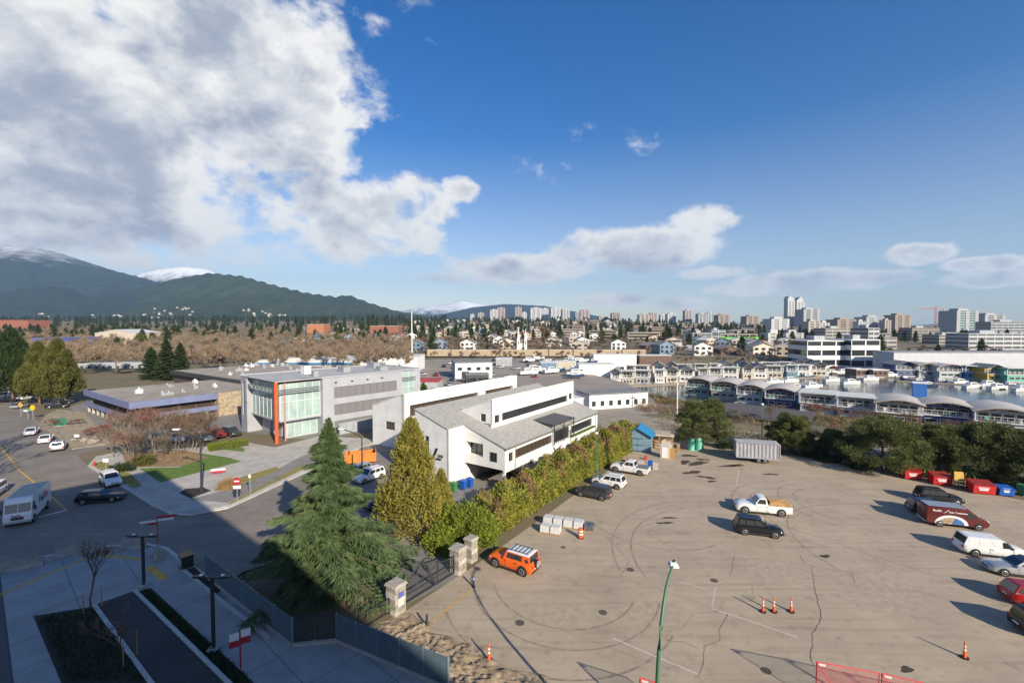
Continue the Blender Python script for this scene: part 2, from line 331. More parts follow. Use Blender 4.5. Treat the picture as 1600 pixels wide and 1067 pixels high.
# ------------------------------------------------------------------ roads, lot, pavements
def asphalt(name, a, b, sc_=.25, crack=True, rough=.9):
    M = mat(name,a,rough,0,sc_,col2=b,bump=.15,bscale=30,detail=9); nt = M.node_tree; bs = nt.nodes['Principled BSDF']; src = bs.inputs['Base Color'].links[0].from_socket
    tc = nt.nodes.new('ShaderNodeTexCoord')
    def mul(src, fac_socket, lo, hi, col, a0, a1):
        mr = nt.nodes.new('ShaderNodeMapRange'); mr.inputs[1].default_value = a0; mr.inputs[2].default_value = a1; mr.inputs[3].default_value = lo; mr.inputs[4].default_value = hi
        nt.links.new(fac_socket,mr.inputs[0]); mx = nt.nodes.new('ShaderNodeMixRGB'); mx.blend_type = 'MULTIPLY'; mx.inputs[2].default_value = (*col,1)
        nt.links.new(mr.outputs[0],mx.inputs[0]); nt.links.new(src,mx.inputs[1]); return mx.outputs[0]
    # old stains and patches
    n = nt.nodes.new('ShaderNodeTexNoise'); n.inputs['Scale'].default_value = 1.3; n.inputs['Detail'].default_value = 7; nt.links.new(tc.outputs['Object'],n.inputs['Vector'])
    src = mul(src,n.outputs[0],0,.55,(.55,.55,.58),.56,.75)
    # tyre sweeps: stretched noise in two directions
    for ang, cen in ((25,(30,40)),(-55,(8,30))):
        mp = nt.nodes.new('ShaderNodeMapping'); mp.inputs['Rotation'].default_value = (0,0,R(ang)); mp.inputs['Scale'].default_value = (.12,2.2,1)
        nt.links.new(tc.outputs['Object'],mp.inputs[0]); n = nt.nodes.new('ShaderNodeTexNoise'); n.inputs['Scale'].default_value = 1.0; n.inputs['Detail'].default_value = 6; n.inputs['Distortion'].default_value = .6
        nt.links.new(mp.outputs[0],n.inputs['Vector']); src = mul(src,n.outputs[0],0,.4,(.62,.60,.58),.52,.72)
    # fine speckle of aggregate
    n = nt.nodes.new('ShaderNodeTexNoise'); n.inputs['Scale'].default_value = 22; n.inputs['Detail'].default_value = 3; nt.links.new(tc.outputs['Object'],n.inputs['Vector'])
    src = mul(src,n.outputs[0],0,.5,(.7,.7,.7),.45,.75)
    if crack:
        v = nt.nodes.new('ShaderNodeTexVoronoi'); v.feature = 'DISTANCE_TO_EDGE'; v.inputs['Scale'].default_value = .085
        n = nt.nodes.new('ShaderNodeTexNoise'); n.inputs['Scale'].default_value = .5; n.inputs['Detail'].default_value = 6
        va = nt.nodes.new('ShaderNodeVectorMath'); va.operation = 'MULTIPLY_ADD'; va.inputs[1].default_value = (3,3,0); nt.links.new(n.outputs['Color'],va.inputs[0]); nt.links.new(tc.outputs['Object'],n.inputs['Vector']); nt.links.new(tc.outputs['Object'],va.inputs[2])
        nt.links.new(va.outputs[0],v.inputs['Vector']); src = mul(src,v.outputs[0],.28,0,(.4,.38,.36),.0008,.0035)
    nt.links.new(src,bs.inputs['Base Color']); return M
LOTM = asphalt('lot_asphalt',(.46,.375,.27),(.375,.305,.22)); ROADM = asphalt('road_asphalt',(.27,.235,.195),(.185,.165,.14),.2,True)
PATHM = asphalt('path_asphalt',(.06,.06,.06),(.04,.04,.042),.3,False); LANEM = asphalt('lane_asphalt',(.27,.25,.23),(.21,.20,.19),.3,False)
def pxpoly(pts, z=0): return [P(a,b,z) for a,b in pts]
def sheet(name, pts, z, M, parent=None, kind='structure', px=True, **k):
    ps = pxpoly(pts) if px else pts; m = MB(); m.add([(p[0],p[1],z) for p in ps],[tuple(range(len(ps)))]); me = m.mesh(name,M)
    if me.polygons[0].normal.z < 0: me.flip_normals()
    return obj(name,me,parent,kind=None if parent else kind,**k)
def clip(poly, a, b, c):                         # keep a*x+b*y<=c
    r = []; n = len(poly)
    for i in range(n):
        p, q = poly[i], poly[(i+1)%n]; dp, dq = a*p[0]+b*p[1]-c, a*q[0]+b*q[1]-c
        if dp <= 0: r.append(p)
        if (dp < 0 < dq) or (dq < 0 < dp):
            t = dp/(dp-dq); r.append((p[0]+(q[0]-p[0])*t, p[1]+(q[1]-p[1])*t))
    return r
def ribbon(name, pts, w, z, M, parent=None, px=True, jitter=0, **k):
    ps = [Vector((p[0],p[1],0)) for p in (pxpoly(pts) if px else pts)]; m = MB()
    if jitter:
        q = []
        for a, b in zip(ps[:-1],ps[1:]):
            n = max(1,int((b-a).length/.35)); s = Vector((-(b-a).y,(b-a).x,0)).normalized()
            q += [a.lerp(b,i/n)+(s*random.uniform(-jitter,jitter) if i else Vector()) for i in range(n)]
        ps = q+[ps[-1]]
    for i, p in enumerate(ps):
        d = (ps[min(i+1,len(ps)-1)]-ps[max(i-1,0)]).normalized(); s = Vector((-d.y,d.x,0))*w/2*(random.uniform(.5,1.4) if jitter else 1)
        m.v += [(p.x+s.x,p.y+s.y,z),(p.x-s.x,p.y-s.y,z)]
    for i in range(len(ps)-1): m.f.append((2*i,2*i+1,2*i+3,2*i+2)); m.m.append(0)
    me = m.mesh(name,M)
    if me.polygons[0].normal.z < 0: me.flip_normals()
    return obj(name,me,parent,kind=None if parent else 'structure',**k)
def kerb(name, pts, w, h, M, px=True, parent=None, z0=0):
    ps = [Vector((p[0],p[1],0)) for p in (pxpoly(pts) if px else pts)]; m = MB(); n = len(ps)
    for i, p in enumerate(ps):
        d = (ps[min(i+1,n-1)]-ps[max(i-1,0)]).normalized(); s = Vector((-d.y,d.x,0))*w/2
        m.v += [(p.x+s.x,p.y+s.y,z0),(p.x-s.x,p.y-s.y,z0),(p.x-s.x,p.y-s.y,z0+h),(p.x+s.x,p.y+s.y,z0+h)]
    for i in range(n-1):
        a, b = 4*i, 4*i+4
        m.f += [(a,b,b+3,a+3),(a+1,a+2,b+2,b+1),(a+3,b+3,b+2,a+2)]; m.m += [0,0,0]
    m.f += [(0,3,2,1),(4*n-4,4*n-3,4*n-2,4*n-1)]; m.m += [0,0]
    return m.build(name,M,parent,kind=None if parent else 'structure')
# parking lot
lotpts = [(690,1067),(640,1010),(622,962),(716,900),(740,885),(772,862),(860,800),(950,735),(990,700),(1040,688),(1120,697),(1240,712),(1400,741),(1530,768),(1640,790)]
lotw = pxpoly(lotpts); lotw = [(p.x,p.y) for p in lotw]+[(95,40),(95,-40),(10,-40),(5,10)]
lot = sheet('parking_lot',lotw,.02,LOTM,px=False)
CRK = mat('crack_dark',(.07,.06,.05),.95,.2); PWHITE = mat('worn_white_paint',(.62,.58,.50),.8,.1,2); YEL = mat('yellow_paint',(.62,.36,.05),.7,.2,3)
for pts, w in [([(1250,868),(1258,880),(1268,884),(1272,910),(1283,965),(1275,983),(1268,990),(1270,1010),(1266,1025),(1272,1040)],.06),
        ([(1137,960),(1123,985),(1125,1000),(1100,1010),(1100,1030),(1093,1053)],.05),([(900,895),(968,903),(1030,920),(1112,950)],.035),
        ([(1305,848),(1400,880),(1510,915),(1606,952)],.05),([(952,842),(983,876),(968,903)],.035),([(1148,868),(1140,900)],.04),([(968,810),(1040,826),(1100,843)],.03),
        ([(1268,884),(1330,896),(1336,910)],.05),([(1270,900),(1300,902),(1320,915),(1440,925),(1508,945)],.03),([(1040,1000),(1070,1003),(1090,1013)],.05),
        ([(668,980),(720,992),(800,1020)],.03),([(880,985),(1000,1030),(1060,1050)],.03),([(1160,730),(1148,770)],.03)]:
    ribbon('crack',pts,w*.55,.026,CRK,lot,jitter=.05)
for pts, w in [([(1113,951),(1180,973),(1247,996)],.07),([(958,997),(1030,1028),(1090,1053)],.07),([(1155,735),(1150,760)],.08),([(1118,917),(1112,949)],.05),([(1060,908),(1105,921)],.05)]:
    ribbon('painted_line',pts,w,.027,PWHITE,lot)
ribbon('painted_line',[(667,978),(739,919)],.09,.027,YEL,lot)
WET = mat('wet_stain',(.085,.068,.05),.75,.25,spec=.2)
def blob(name, px, py, rx, ry, M, parent, z=.026, n=22, rough=.45, rot=0):
    c = P(px,py); ph = [random.uniform(0,6.28) for _ in range(4)]; pts = []
    for k in range(n):
        t = 2*math.pi*k/n; r = 1+rough*(.5*math.sin(2*t+ph[0])+.35*math.sin(3*t+ph[1])+.3*math.sin(5*t+ph[2])); a = rx*r*math.cos(t); b = ry*r*math.sin(t)
        pts.append((c.x+a*math.cos(rot)-b*math.sin(rot),c.y+a*math.sin(rot)+b*math.cos(rot)))
    return sheet(name,pts,z,M,parent,px=False)
for px, py, rx, ry, ro in [(1076,712,1.3,.45,0),(1090,724,2.0,.5,.5),(1082,738,1.2,.5,.2),(1105,746,.9,.45,-.5),(1140,728,1.3,.4,0),(1152,727,1.1,.35,.3),(1112,752,.5,.3,0),(1204,741,.8,.35,0),(1070,722,.9,.6,1),(1046,809,.55,.22,0),(1039,817,.7,.22,0),(1289,869,.45,.22,0),(1417,1046,.35,.22,0),(1098,718,.9,.35,-.3)]:
    blob('oil_stain',px,py,rx,ry,WET,lot,rot=ro)
TYR = mat('tyre_mark',(.31,.25,.185),.9,.25,1.5)
for (cx,cy,r,a0,a1) in [(1275,800,5.5,60,250),(1275,800,7.1,60,240),(1320,790,4.2,80,230),(1320,790,5.6,90,230),(880,900,5.0,190,330),(880,900,6.5,200,335),(870,905,8.0,200,320),(1180,880,9.0,100,190),(1180,880,10.5,100,185),(1420,860,8.0,90,200),(1020,800,6.5,200,300)]:
    c = P(cx,cy); ribbon('tyre_mark',[(c.x+r*math.cos(R(a0+(a1-a0)*k/26)),c.y+r*math.sin(R(a0+(a1-a0)*k/26))*1.15) for k in range(27)],.14,.0235+.0004*random.random(),TYR,lot,px=False)
for (px_,py_,rx_,ry_) in [(960,770,2.2,1.2),(1240,890,3.0,1.6),(1010,960,2.6,1.3),(1380,930,3.2,1.8),(860,960,2.4,1.3)]: blob('asphalt_patch',px_,py_,rx_,ry_,mat('patch_asphalt',(.40,.325,.235),.9,.12,2),lot,z=.0228,rough=.3)
IRON = mat('cast_iron',(.12,.10,.08),.9,.3,9,spec=.2)
for px, py, r in [(985,890,.28),(1116,907,.26),(942,957,.26),(812,973,.28),(1197,1048,.25),(880,855,.2)]:
    c = P(px,py); m = MB(); m.lathe([(r,0),(r,.012),(r*.82,.012),(r*.8,.004)],(c.x,c.y,.022),18); m.build('manhole_cover',IRON,lot)
# churned earth beside the fence
def make_dirt():
    from mathutils.noise import noise as nz
    V = []; n = 90; a, b, c, d = P(560,985),P(690,1080),P(900,1090),P(668,985); e = P(632,958)
    for j in range(n+1):
        for i in range(n+1):
            s, t = i/n, j/n; l = a.lerp(b,t); r = e.lerp(c,t)
            p = l.lerp(r,s*(1+.10*math.sin(t*17)+.07*math.sin(t*41+1))); ed = min(1,min(s,1-s)*6,t*8+.15)
            V.append((p.x,p.y,.025+ed*(.10+.16*nz(Vector((p.x*1.3,p.y*1.3,0)))+.12*nz(Vector((p.x*3.7,p.y*3.7,4)))+.08*nz(Vector((p.x*9,p.y*9,7))))))
    i = np.arange(n*n); r, c_ = i//n, i%n; q = r*(n+1)+c_
    me = npmesh('loose_earth',np.array(V),np.stack([q,q+1,q+n+2,q+n+1],1),mat('loose_earth',(.33,.25,.165),.95,.3,2.2,bump=.6,bscale=14)); obj('loose_earth',me,kind='structure')
make_dirt()
# street
sheet('road',[(-140,940),(0,893),(60,870),(150,854),(225,848),(262,855),(292,880),(335,905),(430,930),(560,880),(640,800),(668,742),(640,690),(600,690),(560,703),(475,740),(400,775),(355,796),(300,808),(268,806),(240,793),(185,758),(139,730),(120,711),(150,702),(190,698),(186,690),(110,700),(95,690),(62,660),(48,640),(30,626),(-100,626),(-220,700)],.012,ROADM)
# compound yard between the gate and the white building
sheet('driveway',[(LW(a,b).x,LW(a,b).y) for a,b in [(-21.8,19.5),(-21.0,24),(-23.5,30),(-28.5,34),(-28.5,44),(-60,44),(-60,36),(-44,30),(-30,20)]],.016,LANEM,px=False)
# harbour yard behind the white building, asphalt of the far side
sheet('harbour_yard',[(-75,108),(-8,98),(14,88),(30,92),(34,108),(36,140),(28,170),(34,235),(0,245),(-75,235)],.03,asphalt('yard_gravel',(.36,.31,.25),(.25,.22,.19),.12,False),px=False)
sheet('rail_lane',[(18,72),(33,68.5),(57,55),(85,36),(95,40),(60,66),(38,78),(24,92),(14,88)],.008,mat('lane_dirt',(.30,.26,.20),.95,.2,.6),px=False)
# near pavement, cut into its cast panels
PAVM = mat('pavement_concrete',(.34,.335,.32),.9,.12,.5,bump=.08,bscale=25)
pav = [(p.x,p.y) for p in pxpoly([(-140,948),(0,900),(60,876),(150,860),(225,854),(258,861),(286,884),(330,910),(457,1012),(524,1005),(690,1075)])]+[(-3,19),(-12,10.5),(-40,14)]
pave = MB(); pave.prism([(p[0],p[1]) for p in pav],-.05,.085); pave = pave.build('pavement',mat('joint_grey',(.10,.10,.10),.95,.1),kind='structure')
from mathutils.geometry import tessellate_polygon
PTRI = []
for tri in tessellate_polygon([[Vector((p[0],p[1],0)) for p in pav]]):
    q = [pav[i] for i in tri]; ar = (q[1][0]-q[0][0])*(q[2][1]-q[0][1])-(q[2][0]-q[0][0])*(q[1][1]-q[0][1]); PTRI.append(q if ar > 0 else q[::-1])
ca, sa = math.cos(R(-40)), math.sin(R(-40)); S = 3.1
for i in range(-16,6):
    for j in range(-3,24):
        x0, y0 = i*S, j*S; poly = [(x0+.015,y0+.015),(x0+S-.015,y0+.015),(x0+S-.015,y0+S-.015),(x0+.015,y0+S-.015)]
        poly = [(ca*x-sa*y+4,sa*x+ca*y+10) for x,y in poly]
        c_ = poly; pieces = []
        for tr in PTRI:
            q = tr
            for k in range(4):
                (ax,ay),(bx,by) = c_[k],c_[(k+1)%4]; nx_,ny_ = (by-ay),-(bx-ax); q = clip(q,nx_,ny_,nx_*ax+ny_*ay)
                if len(q) < 3: break
            if len(q) >= 3: pieces.append(q)
        if not pieces: continue
        m = MB()
        for q in pieces: m.add([(x,y,.12) for x,y in q],[tuple(range(len(q)))])
        me = m.mesh('pavement_panel',PAVM,fix=False); obj('pavement_panel',me,pave)
KERBM = mat('kerb_concrete',(.50,.49,.46),.9,.1,1)
kerb('kerb',[(-140,944),(0,896),(60,873),(150,857),(225,851),(260,858),(289,882),(332,907)],.3,.13,KERBM)
SOIL = mat('bed_soil',(.035,.028,.022),.95,.4,5,bump=.8,bscale=12)
for nm, pts in [('planting_bed',[(52,965),(147,950),(238,1075),(98,1075)]),('planting_bed',[(216,926),(236,921),(402,1075),(366,1075)]),('planting_bed',[(290,893),(304,888),(345,925),(338,932)])]:
    sheet(nm,pts,.135,SOIL)
sheet('path',[(152,946),(208,926),(362,1075),(246,1075)],.128,PATHM)
for pts in [[(147,949),(241,1078)],[(211,926),(364,1078)],[(286,893),(338,935),(420,1000)]]: kerb('bed_kerb',pts,.2,.10,KERBM,z0=.115)
for pts, w in [([(-60,945),(0,932),(80,897),(148,869),(160,870),(225,876)],.28),([(155,857),(192,853)],.5),([(232,888),(258,905)],.55),([(246,908),(262,902)],.5)]: TZ_ = .1245+.0015*random.random(); ribbon('tactile_strip',pts,w,TZ_,YEL)
# pavement across the street with lawns and lanes
PAV2 = [(139,726),(185,754),(240,788),(268,801),(300,803),(355,792),(400,772),(475,737),(560,700),(610,688),(500,682),(430,700),(376,690),(330,698),(250,704),(190,706),(150,714)]
m = MB(); m.prism([(p.x,p.y) for p in pxpoly(PAV2)],-.05,.12); m.build('far_pavement',CONC,kind='structure')
kerb('kerb',[(139,728),(185,756),(240,790),(268,803),(300,805),(355,794),(400,774),(475,739),(560,702)],.3,.13,KERBM)
LAWN = mat('lawn_grass',(.13,.21,.03),.95,0,1.5,col2=(.09,.15,.025),bump=.6,bscale=25); LITTER = mat('leaf_litter',(.30,.20,.10),.95,.4,3,bump=.8,bscale=9); DRYG = mat('dry_grass',(.30,.27,.06),.95,0,2,col2=(.20,.15,.05),bump=.5,bscale=18)
sheet('lawn',[(217,733),(251,755),(290,745),(377,722),(352,715),(306,709),(325,716),(280,731)],.132,LAWN)
sheet('mulch_bed',[(222,731),(280,730),(340,722),(362,717),(306,708),(280,704),(215,706),(190,708),(196,725)],.128,LITTER)
sheet('lawn',[(330,693),(340,690),(383,702),(380,707),(345,703)],.136,LAWN)
sheet('mulch_bed',[(142,727),(160,722),(205,742),(223,760),(208,764),(185,752)],.128,DRYG)
sheet('lane',[(295,782),(356,787),(420,755),(478,728),(540,700),(520,697),(470,715),(420,741),(364,764)],.130,LANEM)
sheet('verge',[(356,791),(420,760),(475,734),(472,728),(420,755),(360,786)],.136,DRYG)
sheet('verge',[(335,768),(364,764),(440,734),(430,731),(345,757)],.134,DRYG)
sheet('mulch_bed',[(280,772),(298,780),(330,768),(318,763),(290,765)],.132,SOIL)
sheet('mulch_bed',[(198,784+3),(245,795),(268,790),(240,780)],.128,SOIL) if False else None
ribbon('joint',[(250,757),(300,747),(378,724),(430,706)],.12,.134,KERBM)
m = MB(); m.prism([(p.x,p.y) for p in pxpoly([(60,664),(100,690),(112,702),(188,692),(205,684),(205,672),(150,664),(132,644),(90,640),(70,650)])],-.05,.10); m.build('rock_verge',mat('rock_verge',(.36,.29,.20),.95,.35,1.2,bump=.6,bscale=6),kind='structure')
ribbon('lane_marking',[(5,703),(30,735),(62,760),(104,797)],.16,.017,YEL); ribbon('lane_marking',[(-20,670),(5,703)],.16,.017,YEL)
ribbon('stop_line',[(60,808),(104,797)],.35,.018,PWHITE)
# blocks of land under the left buildings
sheet('building_yard',[(-47,77),(-30,70),(-12,95),(-60,140),(-110,150),(-98,100),(-70,76),(-60,74)],.006,LANEM,px=False)
# ------------------------------------------------------------------ vegetation
def unit(a): return a/np.maximum(np.linalg.norm(a,axis=1,keepdims=True),1e-9)
def leaf_arrays(Pt, D, L, W):                      # one triangle per leaf or needle spray
    n = len(Pt); D = unit(D); r = rng.normal(size=(n,3)); S = unit(np.cross(D,r)); L = np.broadcast_to(L,(n,))[:,None]; W = np.broadcast_to(W,(n,))[:,None]
    V = np.stack([Pt-S*W/2,Pt+S*W/2,Pt+D*L],1).reshape(-1,3); return V, np.arange(n*3).reshape(n,3)
def join(parts):
    Vs, Fs, Ms, o = [], [], [], 0
    for V, Fc, m in parts: Vs.append(V); Fs.append(Fc+o); Ms.append(np.full(len(Fc),m)); o += len(V)
    return np.concatenate(Vs), np.concatenate(Fs), np.concatenate(Ms)
def tri_tube(pts, rs):                             # 3-sided limb
    V, Fc = [], []
    for i, p in enumerate(pts):
        d = np.array(pts[min(i+1,len(pts)-1)])-np.array(pts[max(i-1,0)]); d = d/(np.linalg.norm(d)+1e-9)
        a = np.cross(d,[0,0,1] if abs(d[2]) < .9 else [1,0,0]); a /= np.linalg.norm(a)+1e-9; b = np.cross(d,a)
        for k in range(3): t = 2.094*k; V.append(np.array(p)+(a*math.cos(t)+b*math.sin(t))*rs[i])
    for i in range(len(pts)-1):
        for k in range(3):
            A, B = 3*i+k, 3*i+(k+1)%3; Fc += [(A,B,B+3),(A,B+3,A+3)]
    return np.array(V), np.array(Fc)
def conifer(h, r, nb, sp, needle, w, droop, skirt=.06, npt=14, per=9, pw=.75, ragged=.25):
    """layered conifer: limbs all round the stem, each hung with sprays"""
    parts = []; Ps, Ds = [], []; wood = [tri_tube([(0,0,0),(0,0,h*.5),(0,0,h*.97)],[h*.018,h*.011,h*.002])]
    for i in range(nb):
        t = (i+.5)/nb; z = h*(skirt+(1-skirt)*t*.985); L = r*(1-t)**pw*random.uniform(1-ragged,1+ragged*.18)+.08; a = i*2.39996+random.uniform(-.4,.4); up = .30-.5*(1-t)*droop+random.uniform(-.12,.12)
        s = np.linspace(.06,1,npt); x = L*s; zz = z+L*(up*s-droop*.55*s**2+.10*s**3)
        pts = np.stack([np.cos(a)*x,np.sin(a)*x,zz],1)
        if i%2 == 0: wood.append(tri_tube(pts[::4],np.linspace(.014*L+.01,.006,len(pts[::4]))))
        base = np.repeat(pts,per,0); n = len(base); ss = np.repeat(s,per)
        side = np.array([-math.sin(a),math.cos(a),0]); wd = L*.26*(1-ss*.75)+.05
        off = rng.uniform(-1,1,n); base = base+side*(off*wd)[:,None]; base[:,2] -= np.abs(off)*wd*.35*(.4+droop)+rng.uniform(0,.12,n)*sp
        D = np.array([math.cos(a),math.sin(a),0])*.8+side*off[:,None]*.9; D = D+np.stack([rng.normal(0,.3,n),rng.normal(0,.3,n),-.25-droop*.8*rng.random(n)],1)
        Ps.append(base); Ds.append(D)
    Pt = np.concatenate(Ps); D = np.concatenate(Ds); kp = (Pt[:,2] > .04*h) & (np.hypot(Pt[:,0],Pt[:,1]) < r*.86); Pt = Pt[kp]; D = D[kp]; n = len(Pt)
    tip = np.clip((h*1.02-Pt[:,2])/(h*.16),.22,1); V, Fc = leaf_arrays(Pt,D,needle*tip*rng.uniform(.6,1.35,n),w*rng.uniform(.7,1.3,n))
    return (V,Fc), join([(a,b,0) for a,b in wood])
def clumps(centres, radii, per, L, W, up=.3, flat=1.0):
    Ps, Ds = [], []
    for c, rr in zip(centres,radii):
        d = unit(rng.normal(size=(per,3))); rad = rr*rng.random(per)**.4; p = d*rad[:,None]; p[:,2] *= flat
        Ps.append(np.array(c)+p); Ds.append(d+np.array([0,0,up])+rng.normal(0,.35,(per,3)))
    Pt = np.concatenate(Ps); n = len(Pt); return leaf_arrays(Pt,np.concatenate(Ds),L*rng.uniform(.6,1.4,n),W*rng.uniform(.6,1.4,n))
def tree(name, label, cat, loc, crown, wood, cm, wm=None, rz=None, group=None, stem='trunk', cname='crown', scale=1):
    t = thing(name,label,cat,loc,random.uniform(0,6.28) if rz is None else rz,group); t.scale = (scale,)*3
    if wood is not None: obj(stem,npmesh(stem,wood[0],wood[1],wm or BARK),t)
    if crown is not None: obj(cname,npmesh(cname,crown[0],crown[1],cm),t)
    return t
CEDAR = leafmat('deodar_needles',(.145,.205,.085),(.06,.10,.042),1.6); GOLD = leafmat('golden_cypress',(.40,.34,.07),(.17,.17,.04),1.8); LAUREL = leafmat('laurel_leaves',(.30,.34,.04),(.14,.19,.03),1.4)
HEDGEM = leafmat('hedge_leaves',(.38,.37,.06),(.18,.20,.04),.7); HEDGER = leafmat('hedge_brown',(.38,.24,.11),(.24,.17,.08),.9); PINE = leafmat('pine_needles',(.18,.195,.06),(.075,.095,.035),.8); DARKG = leafmat('dark_evergreen',(.055,.085,.028),(.028,.048,.018),.5)
OLIVE = leafmat('olive_evergreen',(.16,.155,.04),(.08,.09,.028),.6); TWIG = mat('twig_brown',(.20,.145,.10),.95,.3,2); TWIGR = mat('twig_red',(.22,.10,.075),.95,.3,2); TWIGG = mat('twig_grey',(.27,.235,.19),.95,.25,2); REEDS = leafmat('dry_reeds',(.42,.28,.12),(.30,.20,.09),2)
# the two big conifers by the gate
cr, wd = conifer(11.8,7.2,150,.5,.48,.085,.60,.09,20,40,1.34,.62)
tree('deodar_cedar','tall drooping blue green cedar behind the fence beside the gate','tree',(-12.7,31.2,0),cr,wd,CEDAR,rz=.6)
def cypress(h, r, n, L, W, ncl):
    cs, rs = [], []
    for i in range(ncl):
        t = random.random()**.8; z = h*(.05+.93*t); rr = r*(math.sin(min(1,t*3.2+.35)*math.pi/2))*(1-t)**.78*random.uniform(.5,1.14); a = random.uniform(0,6.28)
        cs.append((rr*math.cos(a),rr*math.sin(a),z)); rs.append(.16*r*(1.25-t*.75)+.12)
    return clumps(cs,rs,n,L,W,up=1.1,flat=1.7), tri_tube([(0,0,0),(0,0,h*.5),(0,0,h*.93)],[h*.022,h*.014,h*.004])
cr, wd = cypress(9.9,3.1,80,.28,.11,330); tree('golden_cypress','tall golden green cypress standing next to the drooping cedar','tree',(-8.6,38.4,0),cr,wd,GOLD)
cr, wd = cypress(4.3,1.3,70,.22,.09,110); tree('golden_cypress','small golden cypress at the corner of the white building with the wall logo','tree',(-6.7,42.3,0),cr,wd,GOLD)
def shrub(name, label, loc, rx, ry, h, n, L, W, M, ncl, group=None, wood=True, cat='shrub'):
    cs, rs = [], []
    for i in range(ncl):
        d = rng.normal(size=3); d /= np.linalg.norm(d); d[2] = abs(d[2]); k = random.random()**.35
        cs.append((d[0]*rx*k,d[1]*ry*k,h*(.12+.80*d[2]*k))); rs.append(.22*min(rx,ry,h)+.1)
    cr = clumps(cs,rs,n,L,W,.6)
    ws = [tri_tube([(0,0,0),(random.uniform(-.3,.3)*rx,random.uniform(-.3,.3)*ry,h*.45),(random.uniform(-.6,.6)*rx,random.uniform(-.6,.6)*ry,h*.8)],[.05+h*.012,.03,.01]) for _ in range(5)]
    return tree(name,label,cat,loc,cr,join([(a,b,0) for a,b in ws]),M,group=group,stem='stem',cname='foliage',rz=0)
shrub('laurel_bush','round bright green laurel bush behind the stone gate pillar',P(718,850)+Vector((0,.6,0)),2.4,2.1,3.3,80,.20,.10,LAUREL,130)
shrub('laurel_bush','tall bright green laurel bush next to the orange off-road car',P(748,862)+Vector((-.3,1.0,0)),1.8,1.8,3.6,80,.20,.10,LAUREL,120)
shrub('laurel_bush','low green laurel bush under the golden cypress',P(690,862),1.6,1.3,2.0,70,.18,.09,LAUREL,60)
# clipped hedge along the lot: one run of bushes, grown together
def hedge_part(v0, v1, uc, w, h, n, M, name, label, top=None):
    t = thing(name,label,'hedge',LW(uc,(v0+v1)/2),-R(E1A)); L = v1-v0; Ps, Ds = [], []
    pt = np.stack([rng.uniform(-w/2,w/2,n),rng.uniform(-L/2,L/2,n),rng.uniform(.02,1,n)*h],1)
    und = h*(.95+.04*np.sin(pt[:,1]*1.9)*np.cos(pt[:,1]*.7+1)+.03*np.sin(pt[:,1]*5.1))
    which = rng.random(n); sx = np.where(which < .42,1,np.where(which < .55,-1,0)); bul = .10*np.sin(pt[:,1]*1.3+pt[:,2]*1.1)+.09*np.sin(pt[:,1]*4.3+pt[:,2]*2.7)
    side = sx != 0; pt[:,2] *= und/h
    pt[side,0] = (sx*(w/2*(1-.22*(pt[:,2]/h)**2)+bul*.8-rng.random(n)**2*.5))[side]
    tp = ~side; pt[tp,2] = (und+.25*np.sin(pt[:,0]*2.1+pt[:,1]*1.7)-rng.random(n)**2*.6)[tp]
    D = np.stack([sx*.8,np.zeros(n),.5+.5*(sx==0)],1)+rng.normal(0,.55,(n,3))
    V, Fc = leaf_arrays(pt,D,.26*rng.uniform(.6,1.4,n),.13*rng.uniform(.6,1.4,n))
    mi = (np.sin(pt[:,1]*.9+1.3)+np.sin(pt[:,1]*2.3+pt[:,0])+rng.normal(0,.5,n)+(pt[:,2]/h-.8)*3 > .85).astype(int)
    obj('foliage',npmesh('foliage',V,Fc,[M,HEDGER],mi),t)
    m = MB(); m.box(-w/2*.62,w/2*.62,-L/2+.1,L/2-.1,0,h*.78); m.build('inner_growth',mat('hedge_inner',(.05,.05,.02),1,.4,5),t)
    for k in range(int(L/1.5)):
        y = -L/2+.7+k*1.5; m = MB(); m.tube([(random.uniform(-.3,.3),y,0),(w*.33,y+random.uniform(-.2,.2),h*.5)],[.06,.03],5); m.build('stem',BARK,t)
    return t
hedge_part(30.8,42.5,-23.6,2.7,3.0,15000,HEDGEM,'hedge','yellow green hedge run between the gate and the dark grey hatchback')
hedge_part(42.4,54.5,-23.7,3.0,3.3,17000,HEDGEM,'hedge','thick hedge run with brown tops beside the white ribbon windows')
hedge_part(54.4,66.0,-23.2,3.2,3.6,16000,HEDGEM,'hedge','taller hedge end close to the blue garden shed')
